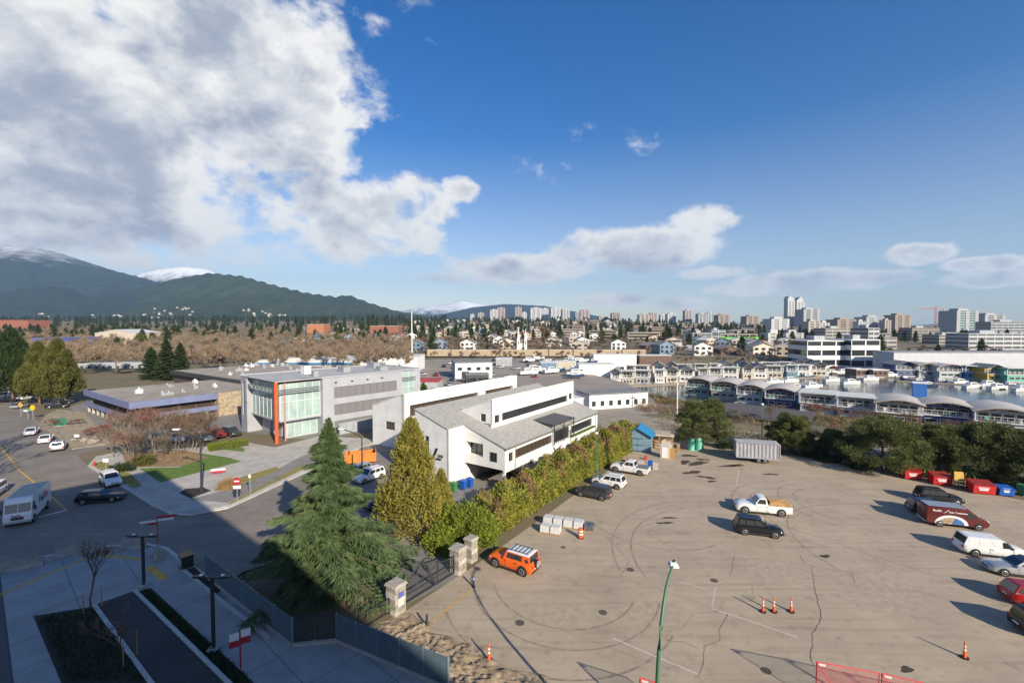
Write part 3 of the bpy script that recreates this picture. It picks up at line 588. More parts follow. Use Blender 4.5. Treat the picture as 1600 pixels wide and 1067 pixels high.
# bare trees and brush
def bare(h, spread, depth=5, kids=3, seed=0, twigs=900, lean=0, multi=1, tf=.30):
    rd = random.Random(seed); W = []; tips = []
    def rec(p, d, L, r, lv):
        q = p+d*L; mid = p+d*L*.5+Vector((rd.uniform(-.06,.06)*L,rd.uniform(-.06,.06)*L,0)); W.append(tri_tube([tuple(p),tuple(mid),tuple(q)],[r,r*.85,r*.7]))
        if lv == 0: tips.append((q,d,L)); return
        for k in range(kids):
            a = Vector((rd.gauss(0,1),rd.gauss(0,1),rd.gauss(.25,.6))).normalized(); nd = (d*1.1+a*spread).normalized(); rec(q if k else mid.lerp(q,.6),nd,L*rd.uniform(.62,.85),r*.62,lv-1)
    for s in range(multi): rec(Vector((rd.uniform(-.3,.3),rd.uniform(-.3,.3),0))*(multi > 1),Vector((rd.gauss(0,.14*multi**.5)+lean,rd.gauss(0,.14*multi**.5),1)).normalized(),h*tf,h*.016/multi**.4,depth-1)
    n = twigs; idx = rng.integers(0,len(tips),n); Q = np.array([tuple(tips[i][0]) for i in idx]); D = np.array([tuple(tips[i][1]) for i in idx]); Ls = np.array([tips[i][2] for i in idx])
    Q = Q-D*(Ls*rng.random(n))[:,None]; V, Fc = leaf_arrays(Q,D+rng.normal(0,.55,(n,3))+np.array([0,0,.25]),Ls*rng.uniform(.7,1.6,n),.022+.0016*h)
    return (V,Fc), join([(a,b,0) for a,b in W])
def ptree(px, py, dz=0): p = P(px,py); return Vector((p.x,p.y,dz))
BARE = [bare(6.2,.55,5,3,s,1500,multi=3) for s in (1,2,3,4)]
spots = [(196,706,1.0),(212,708,1.05),(228,712,.95),(243,709,1.1),(258,711,1.0),(272,707,1.05),(287,709,.95),(302,706,1.0),(316,704,.9),(205,722,.7),(222,724,.75),(180,715,.7),(332,699,.55)]
for i, (a, b, s) in enumerate(spots):
    cr, wd = BARE[i%4]; tree('bare_tree','leafless many-stemmed tree in the thicket before the blue-banded low building','tree',ptree(a,b,.12),cr,wd,TWIG if i%3 else TWIGR,TWIGG if i%2 else BARK,group='leafless trees in the roadside thicket',cname='twigs',scale=s)
for i, (a, b, w, h, M, lb) in enumerate([(140,682,2.6,1.6,TWIGR,'reddish bare shrub on the rocky bank below the blue-banded building'),(165,676,2.8,1.8,TWIGR,'wide reddish shrub by the concrete pillars of the low building'),(82,668,2.4,2.0,TWIG,'brown bare shrub beside the green utility box'),(120,664,2.0,1.3,TWIG,'small brown shrub behind the green utility box'),(184,690,1.6,1.4,TWIGR,'low red twiggy shrub at the edge of the thicket')]):
    cr, wd = bare(h,1.1,4,4,20+i,1300,multi=6); t = tree('bare_shrub',lb,'shrub',ptree(a,b,.1),cr,wd,M,M,stem='stem',cname='twigs'); t.scale = (w/h*.9,w/h*.9,1)
shrub('evergreen_bush','yellow green bush at the corner of the lawn in the thicket',ptree(226,727,.12),1.5,1.2,1.3,60,.14,.08,OLIVE,50)
shrub('evergreen_bush','dark low bush by the kerb next to the white estate car',ptree(190,738,.12),1.2,1.0,1.3,60,.14,.08,DARKG,40)
for a, b, s, lb in [(357,764,.9,'tuft of tall dry orange grass beside the stop sign lane')]:
    n = 900; pt = np.stack([rng.normal(0,.45,n),rng.normal(0,.35,n),np.zeros(n)],1); V, Fc = leaf_arrays(pt,np.stack([rng.normal(0,.25,n),rng.normal(0,.25,n),np.ones(n)],1),rng.uniform(.7,1.5,n),.03)
    obj('dry_grass_tuft',npmesh('dry_grass_tuft',V,Fc,REEDS),loc=ptree(a,b,.13),label=lb,cat='grass tuft')
# low clipped box hedge by the glass building
t = thing('box_hedge','low clipped green hedge block before the glass office','hedge',P(357,700)+Vector((0,0,.12)),-R(48)); n = 5000
pt = np.stack([rng.uniform(-.9,.9,n),rng.uniform(-2.4,2.4,n),rng.uniform(0,.75,n)],1); k = rng.integers(0,3,n); pt[k==0,0] = .9*np.sign(pt[k==0,0]); pt[k==1,2] = .75; pt[k==2,1] = 2.4*np.sign(pt[k==2,1])
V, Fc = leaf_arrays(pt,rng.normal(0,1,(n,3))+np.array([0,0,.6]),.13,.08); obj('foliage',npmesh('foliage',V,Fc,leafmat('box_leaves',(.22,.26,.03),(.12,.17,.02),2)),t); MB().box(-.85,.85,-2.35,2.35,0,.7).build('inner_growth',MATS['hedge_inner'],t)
# spreading pines at the edge of the lot
def pine(h, r, seed):
    rd = random.Random(seed); cs, rs = [], []; W = [tri_tube([(0,0,0),(.1*h*rd.uniform(-1,1),.05*h,h*.35),(.1*h*rd.uniform(-1,1),0,h*.8)],[.028*h,.022*h,.008*h])]
    for i in range(110):
        t = rd.random(); z = h*(.22+.72*t); rr = r*math.sqrt(max(.02,1-((t-.30)/.74)**2))*rd.uniform(.35,1.0); a = rd.uniform(0,6.28); c = (rr*math.cos(a),rr*math.sin(a),z+h*.05*math.sin(a*3)); cs.append(c); rs.append(.20*r*rd.uniform(.7,1.25))
        if i%3 == 0: W.append(tri_tube([(0,0,max(h*.22,z-h*.18)),(c[0]*.5,c[1]*.5,z-h*.08),c],[.011*h,.008*h,.003*h]))
    return clumps(cs,rs,260,.32,.075,.5,.62), join([(a,b,0) for a,b in W])
for i, (a, b, h, r, lb) in enumerate([(1098,700,7.4,4.0,'broad dark pine standing behind the two green tanks'),(1236,708,5.4,3.0,'low wide pine just right of the grey container trailer'),(1380,737,6.7,4.5,'spreading pine with bare trunk beside the first red dumpster'),(1465,738,5.6,3.1,'dense pine behind the second red dumpster'),(1530,742,6.2,3.9,'flat-topped pine behind the red dumpster with the blue bin'),(1612,756,6.6,4.2,'pine with leaning trunk beyond the green wheelie bin'),(1305,716,3.6,2.3,'smallest pine between the container trailer and the spreading pine')]):
    cr, wd = pine(h,r,30+i); tree('pine_tree',lb,'tree',ptree(a,b),cr,wd,PINE)
for i, (a, b, rx, h, M, lb) in enumerate([(1130,700,1.6,1.8,DARKG,'dark bush behind the wheel stops near the green tanks'),(1290,720,1.6,1.0,DARKG,'low dark bush by the small pine at the lot edge'),(1345,733,1.5,1.6,DARKG,'rounded bush left of the first red dumpster'),(1415,738,1.8,1.7,LAUREL,'brighter bush right behind the first red dumpster'),(1500,746,1.7,1.6,DARKG,'dark bush behind the yellow-topped rack'),(1560,752,1.8,1.6,OLIVE,'olive bush behind the blue bin'),(1165,704,1.5,1.5,DARKG,'dark bush behind the container trailer'),(1270,712,1.9,1.6,DARKG,'dark bush under the low wide pine'),(1440,741,1.6,1.4,DARKG,'dark bush between the two left dumpsters'),(1605,765,1.6,1.3,DARKG,'dark bush beside the green wheelie bin')]):
    shrub('evergreen_bush',lb,ptree(a,b),rx,rx*.8,h,70,.17,.09,M,45)
# brush on the harbour bank, a cover nobody could count
def bank():
    n = 60000; x = rng.uniform(14,150,n); y = rng.uniform(52,160,n); d, ins = poly_dist(x,y,BASIN); dl, il = poly_dist(x,y,np.array(lotw)); s_ = x*.6+y*.8
    lane = np.abs(x*.6+y*.8-(86+.03*x)) < 3.5
    k = (~ins) & (d > .3) & ~il & (dl > .6) & (x/y < 1.35) & (s_ > 70) & (x > 27-.0*y) & ~lane; x, y = x[k], y[k]; z = TZ(x,y); n = len(x)
    keep = (np.sin(x*.33)+np.sin(y*.41+x*.2)+rng.normal(0,.6,n)) > -.75; x, y, z = x[keep], y[keep], z[keep]; n = len(x)
    hh = .35+1.1*np.abs(np.sin(x*.45+1)*np.cos(y*.5)); rep = 4
    Pt = np.repeat(np.stack([x,y,z],1),rep,0)+np.stack([rng.normal(0,.45,n*rep),rng.normal(0,.45,n*rep),rng.random(n*rep)*np.repeat(hh,rep)],1)
    V, Fc = leaf_arrays(Pt,rng.normal(0,1,(n*rep,3))+np.array([0,0,.8]),rng.uniform(.25,.75,n*rep),rng.uniform(.06,.16,n*rep)); mi = np.digitize(np.sin(Pt[:,0]*.35)+np.sin(Pt[:,1]*.3)+rng.normal(0,.6,n*rep),[-.7,.6,1.4])
    obj('bank_brush',npmesh('bank_brush',V,Fc,[mat('bank_twig',(.30,.21,.14),.95,.3,.4),leafmat('bank_brown',(.30,.20,.10),(.16,.115,.06),.4),OLIVE,DARKG],mi),label='brown and green brush on the harbour bank',cat='brush',kind='stuff')
bank()
for i in range(26):
    px = random.uniform(1060,1600); dd = random.uniform(74,98); x = (px-800)/F*dd; cr, wd = BARE[i%4]
    tree('bare_shrub','leafless brown bush on the bank between the lot and the houseboats','shrub',(x,dd,tz(x,dd)),cr,wd,TWIG if i%2 else TWIGR,BARK,group='leafless bushes on the bank',cname='twigs',stem='stem',scale=random.uniform(.35,.6))
def trunk_only(): pass
# leafless street trees left of the view: their shadows lie across the road
for i, (x, y, s) in enumerate([(-57,44.5,1.25),(-63,51,1.3),(-66,44,1.2),(-71,58,1.1)]):
    cr, wd = bare(8.2,.6,6,3,50+i,900); tree('street_tree','tall leafless street tree on the far side of the road','tree',(x,y,0),cr,wd,TWIG,BARK,cname='twigs',scale=s,group='leafless street trees beyond the delivery truck')
# young trees in the near beds
for i, (a, b, h) in enumerate([(143,955,4.6),(198,1035,4.2)]):
    cr, wd = bare(h,.45,5,3,70+i,260); t = tree('young_tree',['slim leafless young tree at the corner of the dark planting bed','slim leafless young tree beside the white bed kerb'][i],'tree',ptree(a,b,.135),cr,wd,TWIG,BARK,cname='twigs')
    for s in (-.45,.45): MB().tube([(s,.2,0),(s,.2,1.3)],.03,6).build('stake',WOODM,t)
def groundcover():
    Pt = []
    for tri in ([(60,968),(145,953),(230,1067),(105,1067)],[(219,928),(234,924),(395,1070),(366,1070)]):
        a, b, c, d = [P(*q) for q in tri]
        for _ in range(1600): s, t = random.random(), random.random(); p = a.lerp(b,s).lerp(d.lerp(c,s),t); Pt.append((p.x,p.y,.135))
    Pt = np.array(Pt); n = len(Pt); V, Fc = leaf_arrays(Pt,rng.normal(0,.5,(n,3))+np.array([0,0,.8]),.22*rng.uniform(.5,1.4,n),.07); obj('ground_cover',npmesh('ground_cover',V,Fc,DARKG),label='low dark ground cover plants in the shaded beds',cat='plants',kind='stuff')
groundcover()
# street conifers at the far left
for i, (a, b, h, r, M, lb) in enumerate([(20,628,14.5,6.0,DARKG,'broad dark green conifer by the road at the far bend'),(62,632,11.5,4.0,OLIVE,'olive conifer with reddish trunk next to the broad dark one'),(93,634,12.2,4.4,OLIVE,'golden olive conifer nearest the blue-banded low building')]):
    cr, wd = cypress(h,r,170,.55,.22,190); t = tree('street_conifer',lb,'tree',ptree(a,b),cr,(wd[0]*np.array([1.6,1.6,1]),wd[1]),M,mat('red_bark',(.20,.12,.08),.95,.3,3)); t.location.z = 0
    for ch in t.children:
        if ch.name.startswith('crown'): ch.location.z = 2.2
for i, (px, d, h, r, lb) in enumerate([(235,150,11,4.2,'left of the three dark conifers behind the flat roofs'),(259,148,14.0,4.6,'tallest middle one of the three dark conifers behind the flat roofs'),(281,150,12.5,3.4,'right one of the three dark conifers behind the flat roofs')]):
    cr, wd = conifer(h,r,90,.5,.9,.22,.35,.04,10,8,.85,.25); tree('dark_conifer',lb,'tree',at(px,d),cr,wd,DARKG)
cr, wd = conifer(6.5,1.9,60,.3,.5,.14,.2,.02,8,8,.8,.2); tree('small_conifer','narrow green conifer at the back corner of the grey office','tree',at(661,93),cr,wd,leafmat('fresh_green',(.08,.16,.03),(.045,.09,.02),1))
# ------------------------------------------------------------------ buildings close by
def shift(mb, d): mb.v = [(x-d[0],y-d[1],z-d[2]) for x,y,z in mb.v]; return mb
def facade(mb, O, X, W, z1, ops, t=.2, z0=0, top=None, mi=0):
    """slab with real openings; O outer lower-left corner on the wall core, X along the wall, grows outward by t"""
    O = Vector(O); X = Vector(X).normalized(); Z = Vector((0,0,1)); N = X.cross(Z)
    xs = sorted({0,W,*[o[0] for o in ops],*[o[1] for o in ops]}); zs = sorted({z0,z1,*[o[2] for o in ops],*[o[3] for o in ops]})
    def pt(x,z,n): return tuple(O+X*x+Z*z+N*n)
    for i in range(len(xs)-1):
        for j in range(len(zs)-1):
            xm, zm = (xs[i]+xs[i+1])/2, (zs[j]+zs[j+1])/2
            if any(o[0] < xm < o[1] and o[2] < zm < o[3] for o in ops): continue
            mb.quad(pt(xs[i],zs[j],t),pt(xs[i+1],zs[j],t),pt(xs[i+1],zs[j+1],t),pt(xs[i],zs[j+1],t),mi)
        if top: mb.quad(pt(xs[i],z1,t),pt(xs[i+1],z1,t),pt(xs[i+1],top(xs[i+1]),t),pt(xs[i],top(xs[i]),t),mi)
    tp = top or (lambda x: z1)
    for o in ops:
        a,b,c,d = o[:4]
        for (p,q) in (((a,c),(b,c)),((b,c),(b,d)),((b,d),(a,d)),((a,d),(a,c))): mb.quad(pt(*p,0),pt(*q,0),pt(*q,t),pt(*p,t),mi)
    for (p,q) in (((0,z0),(W,z0)),((W,z0),(W,tp(W))),((W,tp(W)),(0,tp(0))),((0,tp(0)),(0,z0))): mb.quad(pt(*p,0),pt(*p,t),pt(*q,t),pt(*q,0),mi)
FRM = mat('window_frame_dark',(.045,.04,.036),.5,.1); FRW = mat('window_frame_white',(.7,.7,.68),.5,.05)
def window(parent, O, X, x0, x1, z0, z1, n=1, fm=FRM, gm=GLS, rows=1, off=.02, bar=.06, dep=.07):
    O = Vector(O); X = Vector(X).normalized(); Z = Vector((0,0,1)); N = X.cross(Z)
    def pt(x,z,d): return O+X*x+Z*z+N*d
    m = MB()
    def barbox(a,b,c,d,n0,n1): m.hexa([pt(a,c,n0),pt(b,c,n0),pt(b,c,n1),pt(a,c,n1)],[pt(a,d,n0),pt(b,d,n0),pt(b,d,n1),pt(a,d,n1)])
    barbox(x0,x1,z0,z0+bar,off,off+dep); barbox(x0,x1,z1-bar,z1,off,off+dep); barbox(x0,x0+bar,z0+bar,z1-bar,off,off+dep); barbox(x1-bar,x1,z0+bar,z1-bar,off,off+dep)
    w = (x1-x0)/n; h = (z1-z0)/rows
    for i in range(1,n): barbox(x0+i*w-bar/2,x0+i*w+bar/2,z0+bar,z1-bar,off,off+dep)
    for j in range(1,rows): barbox(x0+bar,x1-bar,z0+j*h-bar/2,z0+j*h+bar/2,off,off+dep*.9)
    f = m.build('window',fm,parent)
    for i in range(n):
        for j in range(rows):
            m = MB(); a,b = x0+i*w+bar*.5,x0+(i+1)*w-bar*.5; c,d = z0+j*h+bar*.5,z0+(j+1)*h-bar*.5; k = off+.008
            m.hexa([pt(a,c,k),pt(b,c,k),pt(b,c,k+.012),pt(a,c,k+.012)],[pt(a,d,k),pt(b,d,k),pt(b,d,k+.012),pt(a,d,k+.012)]); m.build('pane',gm,f)
    return f
# --- white office with shed roofs
SHING = mat('grey_shingle',(.36,.35,.32),.9,.18,3,bump=.3,bscale=18); SOFF = mat('soffit_dark',(.05,.05,.05),.9,.1); DECKM = mat('deck_membrane',(.40,.38,.35),.9,.12,1)
def white_office():
    base = (-38,36.7,0); t = thing('white_office','white angular office with sloping grey roof, clerestory and black wall logo','building',LW(*base[:2]),-R(E1A))
    B = lambda m,n,M,par=t: shift(m,base).build(n,M,par)
    rz = lambda u: 8.35-.3333*(u+38)
    m = MB(); m.side([(-38,0),(-33.2,0),(-33.2,rz(-33.2)),(-38,8.35)],36.9,42.1)
    m.side([(-38,0),(-33.4,0),(-33.4,rz(-33.4)),(-38,8.35)],42.1,64)
    m.side([(-33.4,2.45),(-27.7,2.45),(-27.7,rz(-27.7)),(-33.4,rz(-33.4))],40.4,64)
    m.box(-33.4,-27.9,46.5,64,0,2.45)
    m.side([(-35.6,6.0),(-31.2,5.0),(-31.2,9.35),(-35.6,7.8)],42.2,63)
    B(m,'inner_wall',WHITE)
    m = MB()
    facade(m,(-38,36.9,0),(1,0,0),5.0,6.65,[(1.5,2.15,2.6,5.6)],.2,0,lambda x: rz(-38+x))
    facade(m,(-33.2,36.7,0),(0,1,0),3.7,6.7,[],.2)
    facade(m,(-33.0,40.4,0),(1,0,0),5.3,4.9,[(.25,2.6,3.4,4.9),(3.6,4.5,3.2,4.2)],.9,2.45,lambda x: rz(-33+x))
    facade(m,(-27.7,39.5,0),(0,1,0),24.5,4.9,[(.7,1.6,3.2,4.2),(2.1,10.4,3.25,4.3),(10.9,15.2,3.0,4.75),(15.6,22.6,3.25,4.35)],.25,2.2)
    facade(m,(-35.6,42.2,0),(1,0,0),4.6,7.75,[(2.9,3.7,6.75,7.65)],.2,6.6,lambda x: 7.8+x*.345)
    facade(m,(-31.2,42.0,0),(0,1,0),21,9.35,[(.5,1.5,6.6,7.5),(2.0,19.0,6.62,7.55),(19.5,20.5,6.8,7.7)],.22,5.9)
    B(m,'outer_wall',WHITE)
    O = Vector(base)
    def W(o,X,*a,**k): return window(t,Vector(o)-O,X,*a,**k)
    W((-38,36.9,0),(1,0,0),1.5,2.15,2.6,5.6,1); W((-33,40.4,0),(1,0,0),.25,2.6,3.4,4.9,3); W((-33,39.55,0),(1,0,0),3.6,4.5,3.2,4.2,2)
    W((-27.7,39.5,0),(0,1,0),.7,1.6,3.2,4.2,2); W((-27.7,39.5,0),(0,1,0),2.1,10.4,3.25,4.3,9,gm=GLSB); W((-27.7,39.5,0),(0,1,0),10.9,15.2,3.0,4.75,4); W((-27.7,39.5,0),(0,1,0),15.6,22.6,3.25,4.35,8)
    W((-35.6,42.2,0),(1,0,0),2.9,3.7,6.75,7.65,2); W((-31.2,42,0),(0,1,0),.5,1.5,6.6,7.5,2); W((-31.2,42,0),(0,1,0),2.0,19.0,6.62,7.55,16); W((-31.2,42,0),(0,1,0),19.5,20.5,6.8,7.7,2)
    def rs(u0,u1,v0,v1,name='roof'):
        m = MB(); m.slab((u0,v0,rz(u0)+.015),(u1,v0,rz(u1)+.015),(u1,v1,rz(u1)+.015),(u0,v1,rz(u0)+.015),.10); return B(m,name,SHING)
    rs(-38.1,-33.06,36.62,42.0); rs(-33.05,-27.3,39.4,42.0); rs(-31.0,-27.3,42.0,64.1); rs(-38.1,-35.65,42.02,64.1); rs(-35.6,-31.0,63.05,64.1)
    m = MB(); m.slab((-35.7,42.0,7.83),(-31.0,42.0,9.42),(-31.0,63.0,9.42),(-35.7,63.0,7.83),.08); B(m,'clerestory_roof',WHITE)
    m = MB(); m.box(-27.30,-27.24,39.4,64.1,rz(-27.3)-.14,rz(-27.3)+.10); B(m,'gutter',mat('gutter_grey',(.16,.16,.15),.6,.1))
    m = MB(); m.box(-27.4,-26.9,54.9,62.3,3.02,3.18); B(m,'planter_ledge',mat('planter_green',(.10,.16,.03),.9,.4,6))
    m = MB()
    for k in range(10): v = 49.7+k*.58; m.slab((-30.2,v,5.82),(-26.9,v,5.50),(-26.9,v+.50,5.50),(-30.2,v+.50,5.82),.05)
    for v in (49.8,52.4,55.2): m.box(-27.15,-27.05,v,v+.1,3.0,5.5)
    B(m,'terrace_canopy',mat('canopy_metal',(.07,.075,.085),.45,.1,metal=.3))
    m = MB()
    for k in range(9): m.box(-27.2,-27.16,50.5+k*.54,50.54+k*.54,3.0,3.95)
    m.box(-27.22,-27.14,50.4,54.9,3.95,4.0); B(m,'railing',DRK)
    for v in (41.4,50.2,55.0,63.3): B(MB().tube([(-27.38,v,2.3),(-27.38,v,4.7)],.05,6),'downpipe',GALV)
    for k in range(1,8): B(MB().box(-27.452,-27.446,39.6+k*3.05,39.63+k*3.05,2.25,3.2),'panel_joint',GALV)
    # logo: a leaning bar, an underline and the letters
    lg = MB(); lg.side([(-35.30,3.35),(-35.0,3.35),(-34.45,4.45),(-34.75,4.45)],36.63,36.69); lg.side([(-34.85,3.18),(-34.05,3.18),(-33.95,3.36),(-34.72,3.36)],36.63,36.69); lo = B(lg,'logo',BLK)
    text('LEXI',.44,BLK,lo,(-34.12+38,36.66-36.7,3.62),(R(90),0,0),bold=.008,sx=.9)
    m = MB(); m.box(-33.05,-27.6,39.6,46.4,2.36,2.44); B(m,'carport_ceiling',SOFF); m = MB(); m.box(-28.2,-27.9,46.3,46.48,0,2.4); m.box(-28.3,-28.0,40.2,40.5,0,2.4); B(m,'carport_post',WHITE)
    # the deck and its rails, between the two wings
    m = MB(); m.box(-49.0,-38.02,48,72,0,4.4); B(m,'link_block',WHITE); m = MB(); m.box(-49.0,-38.1,48,72,4.41,4.5); B(m,'roof_deck',DECKM)
    for (u,v,a,b,h) in [(-42.5,50,2.6,1.4,1.3),(-40.2,53,1.6,1.6,1.1),(-43,57,2.2,1.5,1.5),(-41,62,1.8,1.8,1.0),(-43,66,2.4,1.4,1.2)]:
        m = MB(); m.box(u,u+a,v,v+b,4.5,4.5+h); m.box(u+.1,u+a-.1,v+.1,v+b-.1,4.5+h,4.5+h+.06); B(m,'rooftop_unit',GALV)
    m = MB()
    for k in range(16): m.box(-40.04,-40.0,49+k*1.0,49.04+k*1.0,4.5,5.5)
    m.box(-40.06,-39.98,49,64.1,5.46,5.5); m.box(-40.05,-39.99,49,64.1,5.0,5.03); B(m,'railing',DRK)
white_office()
def white_wing():
    base = (-56,45.3,0); t = thing('white_wing','white office wing with recessed bronze window ribbon behind the roof deck','building',LW(*base[:2]),-R(E1A)); O = Vector(base)
    B = lambda m,n,M: shift(m,base).build(n,M,t)
    m = MB(); m.side([(-56,0),(-49.8,0),(-49.8,7.8),(-56,5.8)],45.5,74.8); B(m,'inner_wall',WHITE)
    m = MB(); facade(m,(-56,45.5,0),(1,0,0),6.8,5.8,[(2.9,4.9,2.6,3.8)],.2,.0,lambda x: 5.8+x*.335)
    facade(m,(-49.8,45.3,0),(0,1,0),29.6,8.05,[(1.2,17.6,4.55,6.3),(19.4,28.4,4.55,6.3)],.6); B(m,'outer_wall',WHITE)
    window(t,Vector((-56,45.5,0))-O,(1,0,0),2.9,4.9,2.6,3.8,3,gm=GLSB); window(t,Vector((-49.8,45.3,0))-O,(0,1,0),1.2,17.6,4.55,6.3,15,gm=GLSB); window(t,Vector((-49.8,45.3,0))-O,(0,1,0),19.4,28.4,4.55,6.3,8,gm=GLSB)
    m = MB(); m.slab((-56.1,45.2,5.84),(-49.15,45.2,8.1),(-49.15,74.95,8.1),(-56.1,74.95,5.84),.08); B(m,'roof',WHITE)
white_wing()
# --- grey and glass office with the orange column
def grey_office():
    A = 40; C = Vector((-35.8,68.6,0)); t = thing('glass_office','three storey grey office with green glass corner and orange column','building',C,-R(A))
    GP = mat('grey_panel',(.37,.38,.41),.55,.06,.4); GD = mat('grey_panel_dark',(.34,.35,.38),.55,.06,.4)
    m = MB(); m.box(-13.7,-.2,7.4,27.2,0,9.2); m.box(-13.7,-11.6,.3,7.4,0,9.2); m.box(-11.6,-.9,1.0,7.4,3.1,8.9); m.box(-11.4,-2.0,2.4,7.4,0,3.1); B = m.build('inner_wall',GP,t)
    m = MB(); ops = [(2.0,14.5,5.75,7.6),(2.0,14.5,2.9,4.7),(2.0,14.5,.3,1.9)]; facade(m,(-.2,7.4,0),(0,1,0),12.9+3.0,9.3,ops,.2); m.build('outer_wall',GP,t); m = MB(); facade(m,(-.2,26.0,0),(0,1,0),1.4,9.3,[],.25); m.build('end_wall',GP,t); m = MB(); facade(m,(-13.9,.3,0),(1,0,0),2.5,9.3,[(.7,1.5,2.8,8.4)],.25); m.build('front_wall',GP,t)
    GW = glass('grey_window',(.20,.19,.20),.18)
    for o in ops: window(t,(-.2,7.4,0),(0,1,0),*o,9,fm=mat('bronze_frame',(.16,.14,.13),.5,.1),gm=GW)
    window(t,(-13.9,.3,0),(1,0,0),.7,1.5,2.8,8.4,1,gm=GLS,rows=3)
    window(t,(-.1,23.3,0),(0,1,0),0,2.7,.4,9.1,2,fm=FRW,gm=GLSG,rows=3)
    # glass box of the corner, hung over the recessed ground floor
    window(t,(-11.5,.98,0),(1,0,0),0,10.6,3.2,8.9,7,fm=FRW,gm=GLSG,rows=2,bar=.07); window(t,(-.9,1.0,0),(0,1,0),0,6.4,3.2,8.9,5,fm=FRW,gm=GLSG,rows=2,bar=.07)
    window(t,(-6.5,2.4,0),(1,0,0),0,4.5,.15,3.0,3,fm=FRW,gm=GLSG); window(t,(-2.0,2.4,0),(0,1,0),0,5.0,.15,3.0,4,fm=FRW,gm=GLSG)
    m = MB(); m.box(-11.0,-7.4,2.28,2.39,.05,2.7)
    for k in range(6): m.box(-11.0,-7.4,2.24,2.28,.2+k*.42,.22+k*.42)
    m.build('garage_door',GD,t)
    m = MB(); m.box(-11.55,-.75,.85,7.38,2.98,3.16); m.build('soffit',GP,t)
    m = MB(); m.box(-13.95,.1,.0,27.3,9.32,9.44); m.build('roof',mat('roof_membrane',(.42,.42,.41),.9,.12,.5),t)
    m = MB(); m.box(-13.98,-13.8,-.02,27.32,9.3,9.6); m.box(-.1,.12,7.2,27.32,9.3,9.55); m.box(-13.8,-.1,27.14,27.32,9.3,9.6); m.build('parapet',GP,t)
    for z in (7.5,7.8,8.1): m = MB(); m.box(-12.2,-.3,.2,.42,z,z+.09); m.box(-.35,-.05,.2,7.1,z,z+.09); m.build('louvre',GALV,t)
    for z in (4.8,5.1): m = MB(); m.box(-12.4,-11.4,.05,.25,z,z+.09); m.build('louvre',GALV,t)
    for z in (7.4,7.7,8.0): m = MB(); m.box(.02,.3,23.1,26.2,z,z+.09); m.build('louvre',GALV,t)
    m = MB(); m.tube([(-.15,.1,0),(-.15,.1,9.3)],.27,14); m.build('column',mat('orange_paint',(.72,.10,.025),.5,.05),t,smooth=True)
    m = MB(); m.tube([(-.6,1.6,0),(-.6,1.6,9.3)],.12,8); m.build('mast',mat('pink_paint',(.5,.25,.25),.5,.05),t)
    for (u,v,a,b,h,M) in [(-9,8,1.5,1.2,1.3,WHITE),(-3,7,.9,.8,.9,GALV),(-7,14,2,1.4,.9,GALV),(-4,20,1.6,1.6,.7,GALV),(-10,22,2.4,1.4,1.0,GALV)]:
        m = MB(); m.box(u,u+a,v,v+b,9.44,9.44+h); m.box(u-.05,u+a+.05,v-.05,v+b+.05,9.44+h,9.5+h); m.build('rooftop_unit',M,t)
    for v in (9.5,12.5,15.5,18.5): m = MB(); m.box(.0,.28,v,v+.3,8.35,8.5); m.build('wall_light',DRK,t)
    m = MB()
    for (p,q) in [((3.2,9),(3.2,19.5)),((3.2,19.5),(6.5,19.5))]:
        p, q = Vector((*p,0)), Vector((*q,0)); d = (q-p); n = int(d.length/1.5)
        for k in range(n): a = p+d*k/n; b = p+d*(k+1)/n; f = MB(); s = Vector((-d.y,d.x,0)).normalized()*.03; f.hexa([a-s,b-s,b+s,a+s],[v+Vector((0,0,1.9)) for v in (a-s,b-s,b+s,a+s)]); 
grey_office()
# fenced bin yard beside the grey office
def yard_fence():
    A = 40; C = Vector((-35.8,68.6,0)); t = thing('yard_fence','grey panelled fence enclosing the yard beside the glass office','fence',C+Vector((math.cos(R(A))*2.2+math.sin(R(A))*9,-math.sin(R(A))*2.2+math.cos(R(A))*9,0)),-R(A)); M = mat('fence_grey',(.34,.37,.38),.5,.1,1)
    for k in range(7): m = MB(); m.box(0,.06,k*1.25,k*1.25+1.2,0.05,1.9); m.build('fence_panel',M,t)
    for k in range(4): m = MB(); m.box(.1+k*1.1,.1+k*1.1+1.05,8.75,8.81,.05,1.9); m.build('fence_panel',mat('fence_dark',(.06,.07,.075),.5,.1),t)
yard_fence()
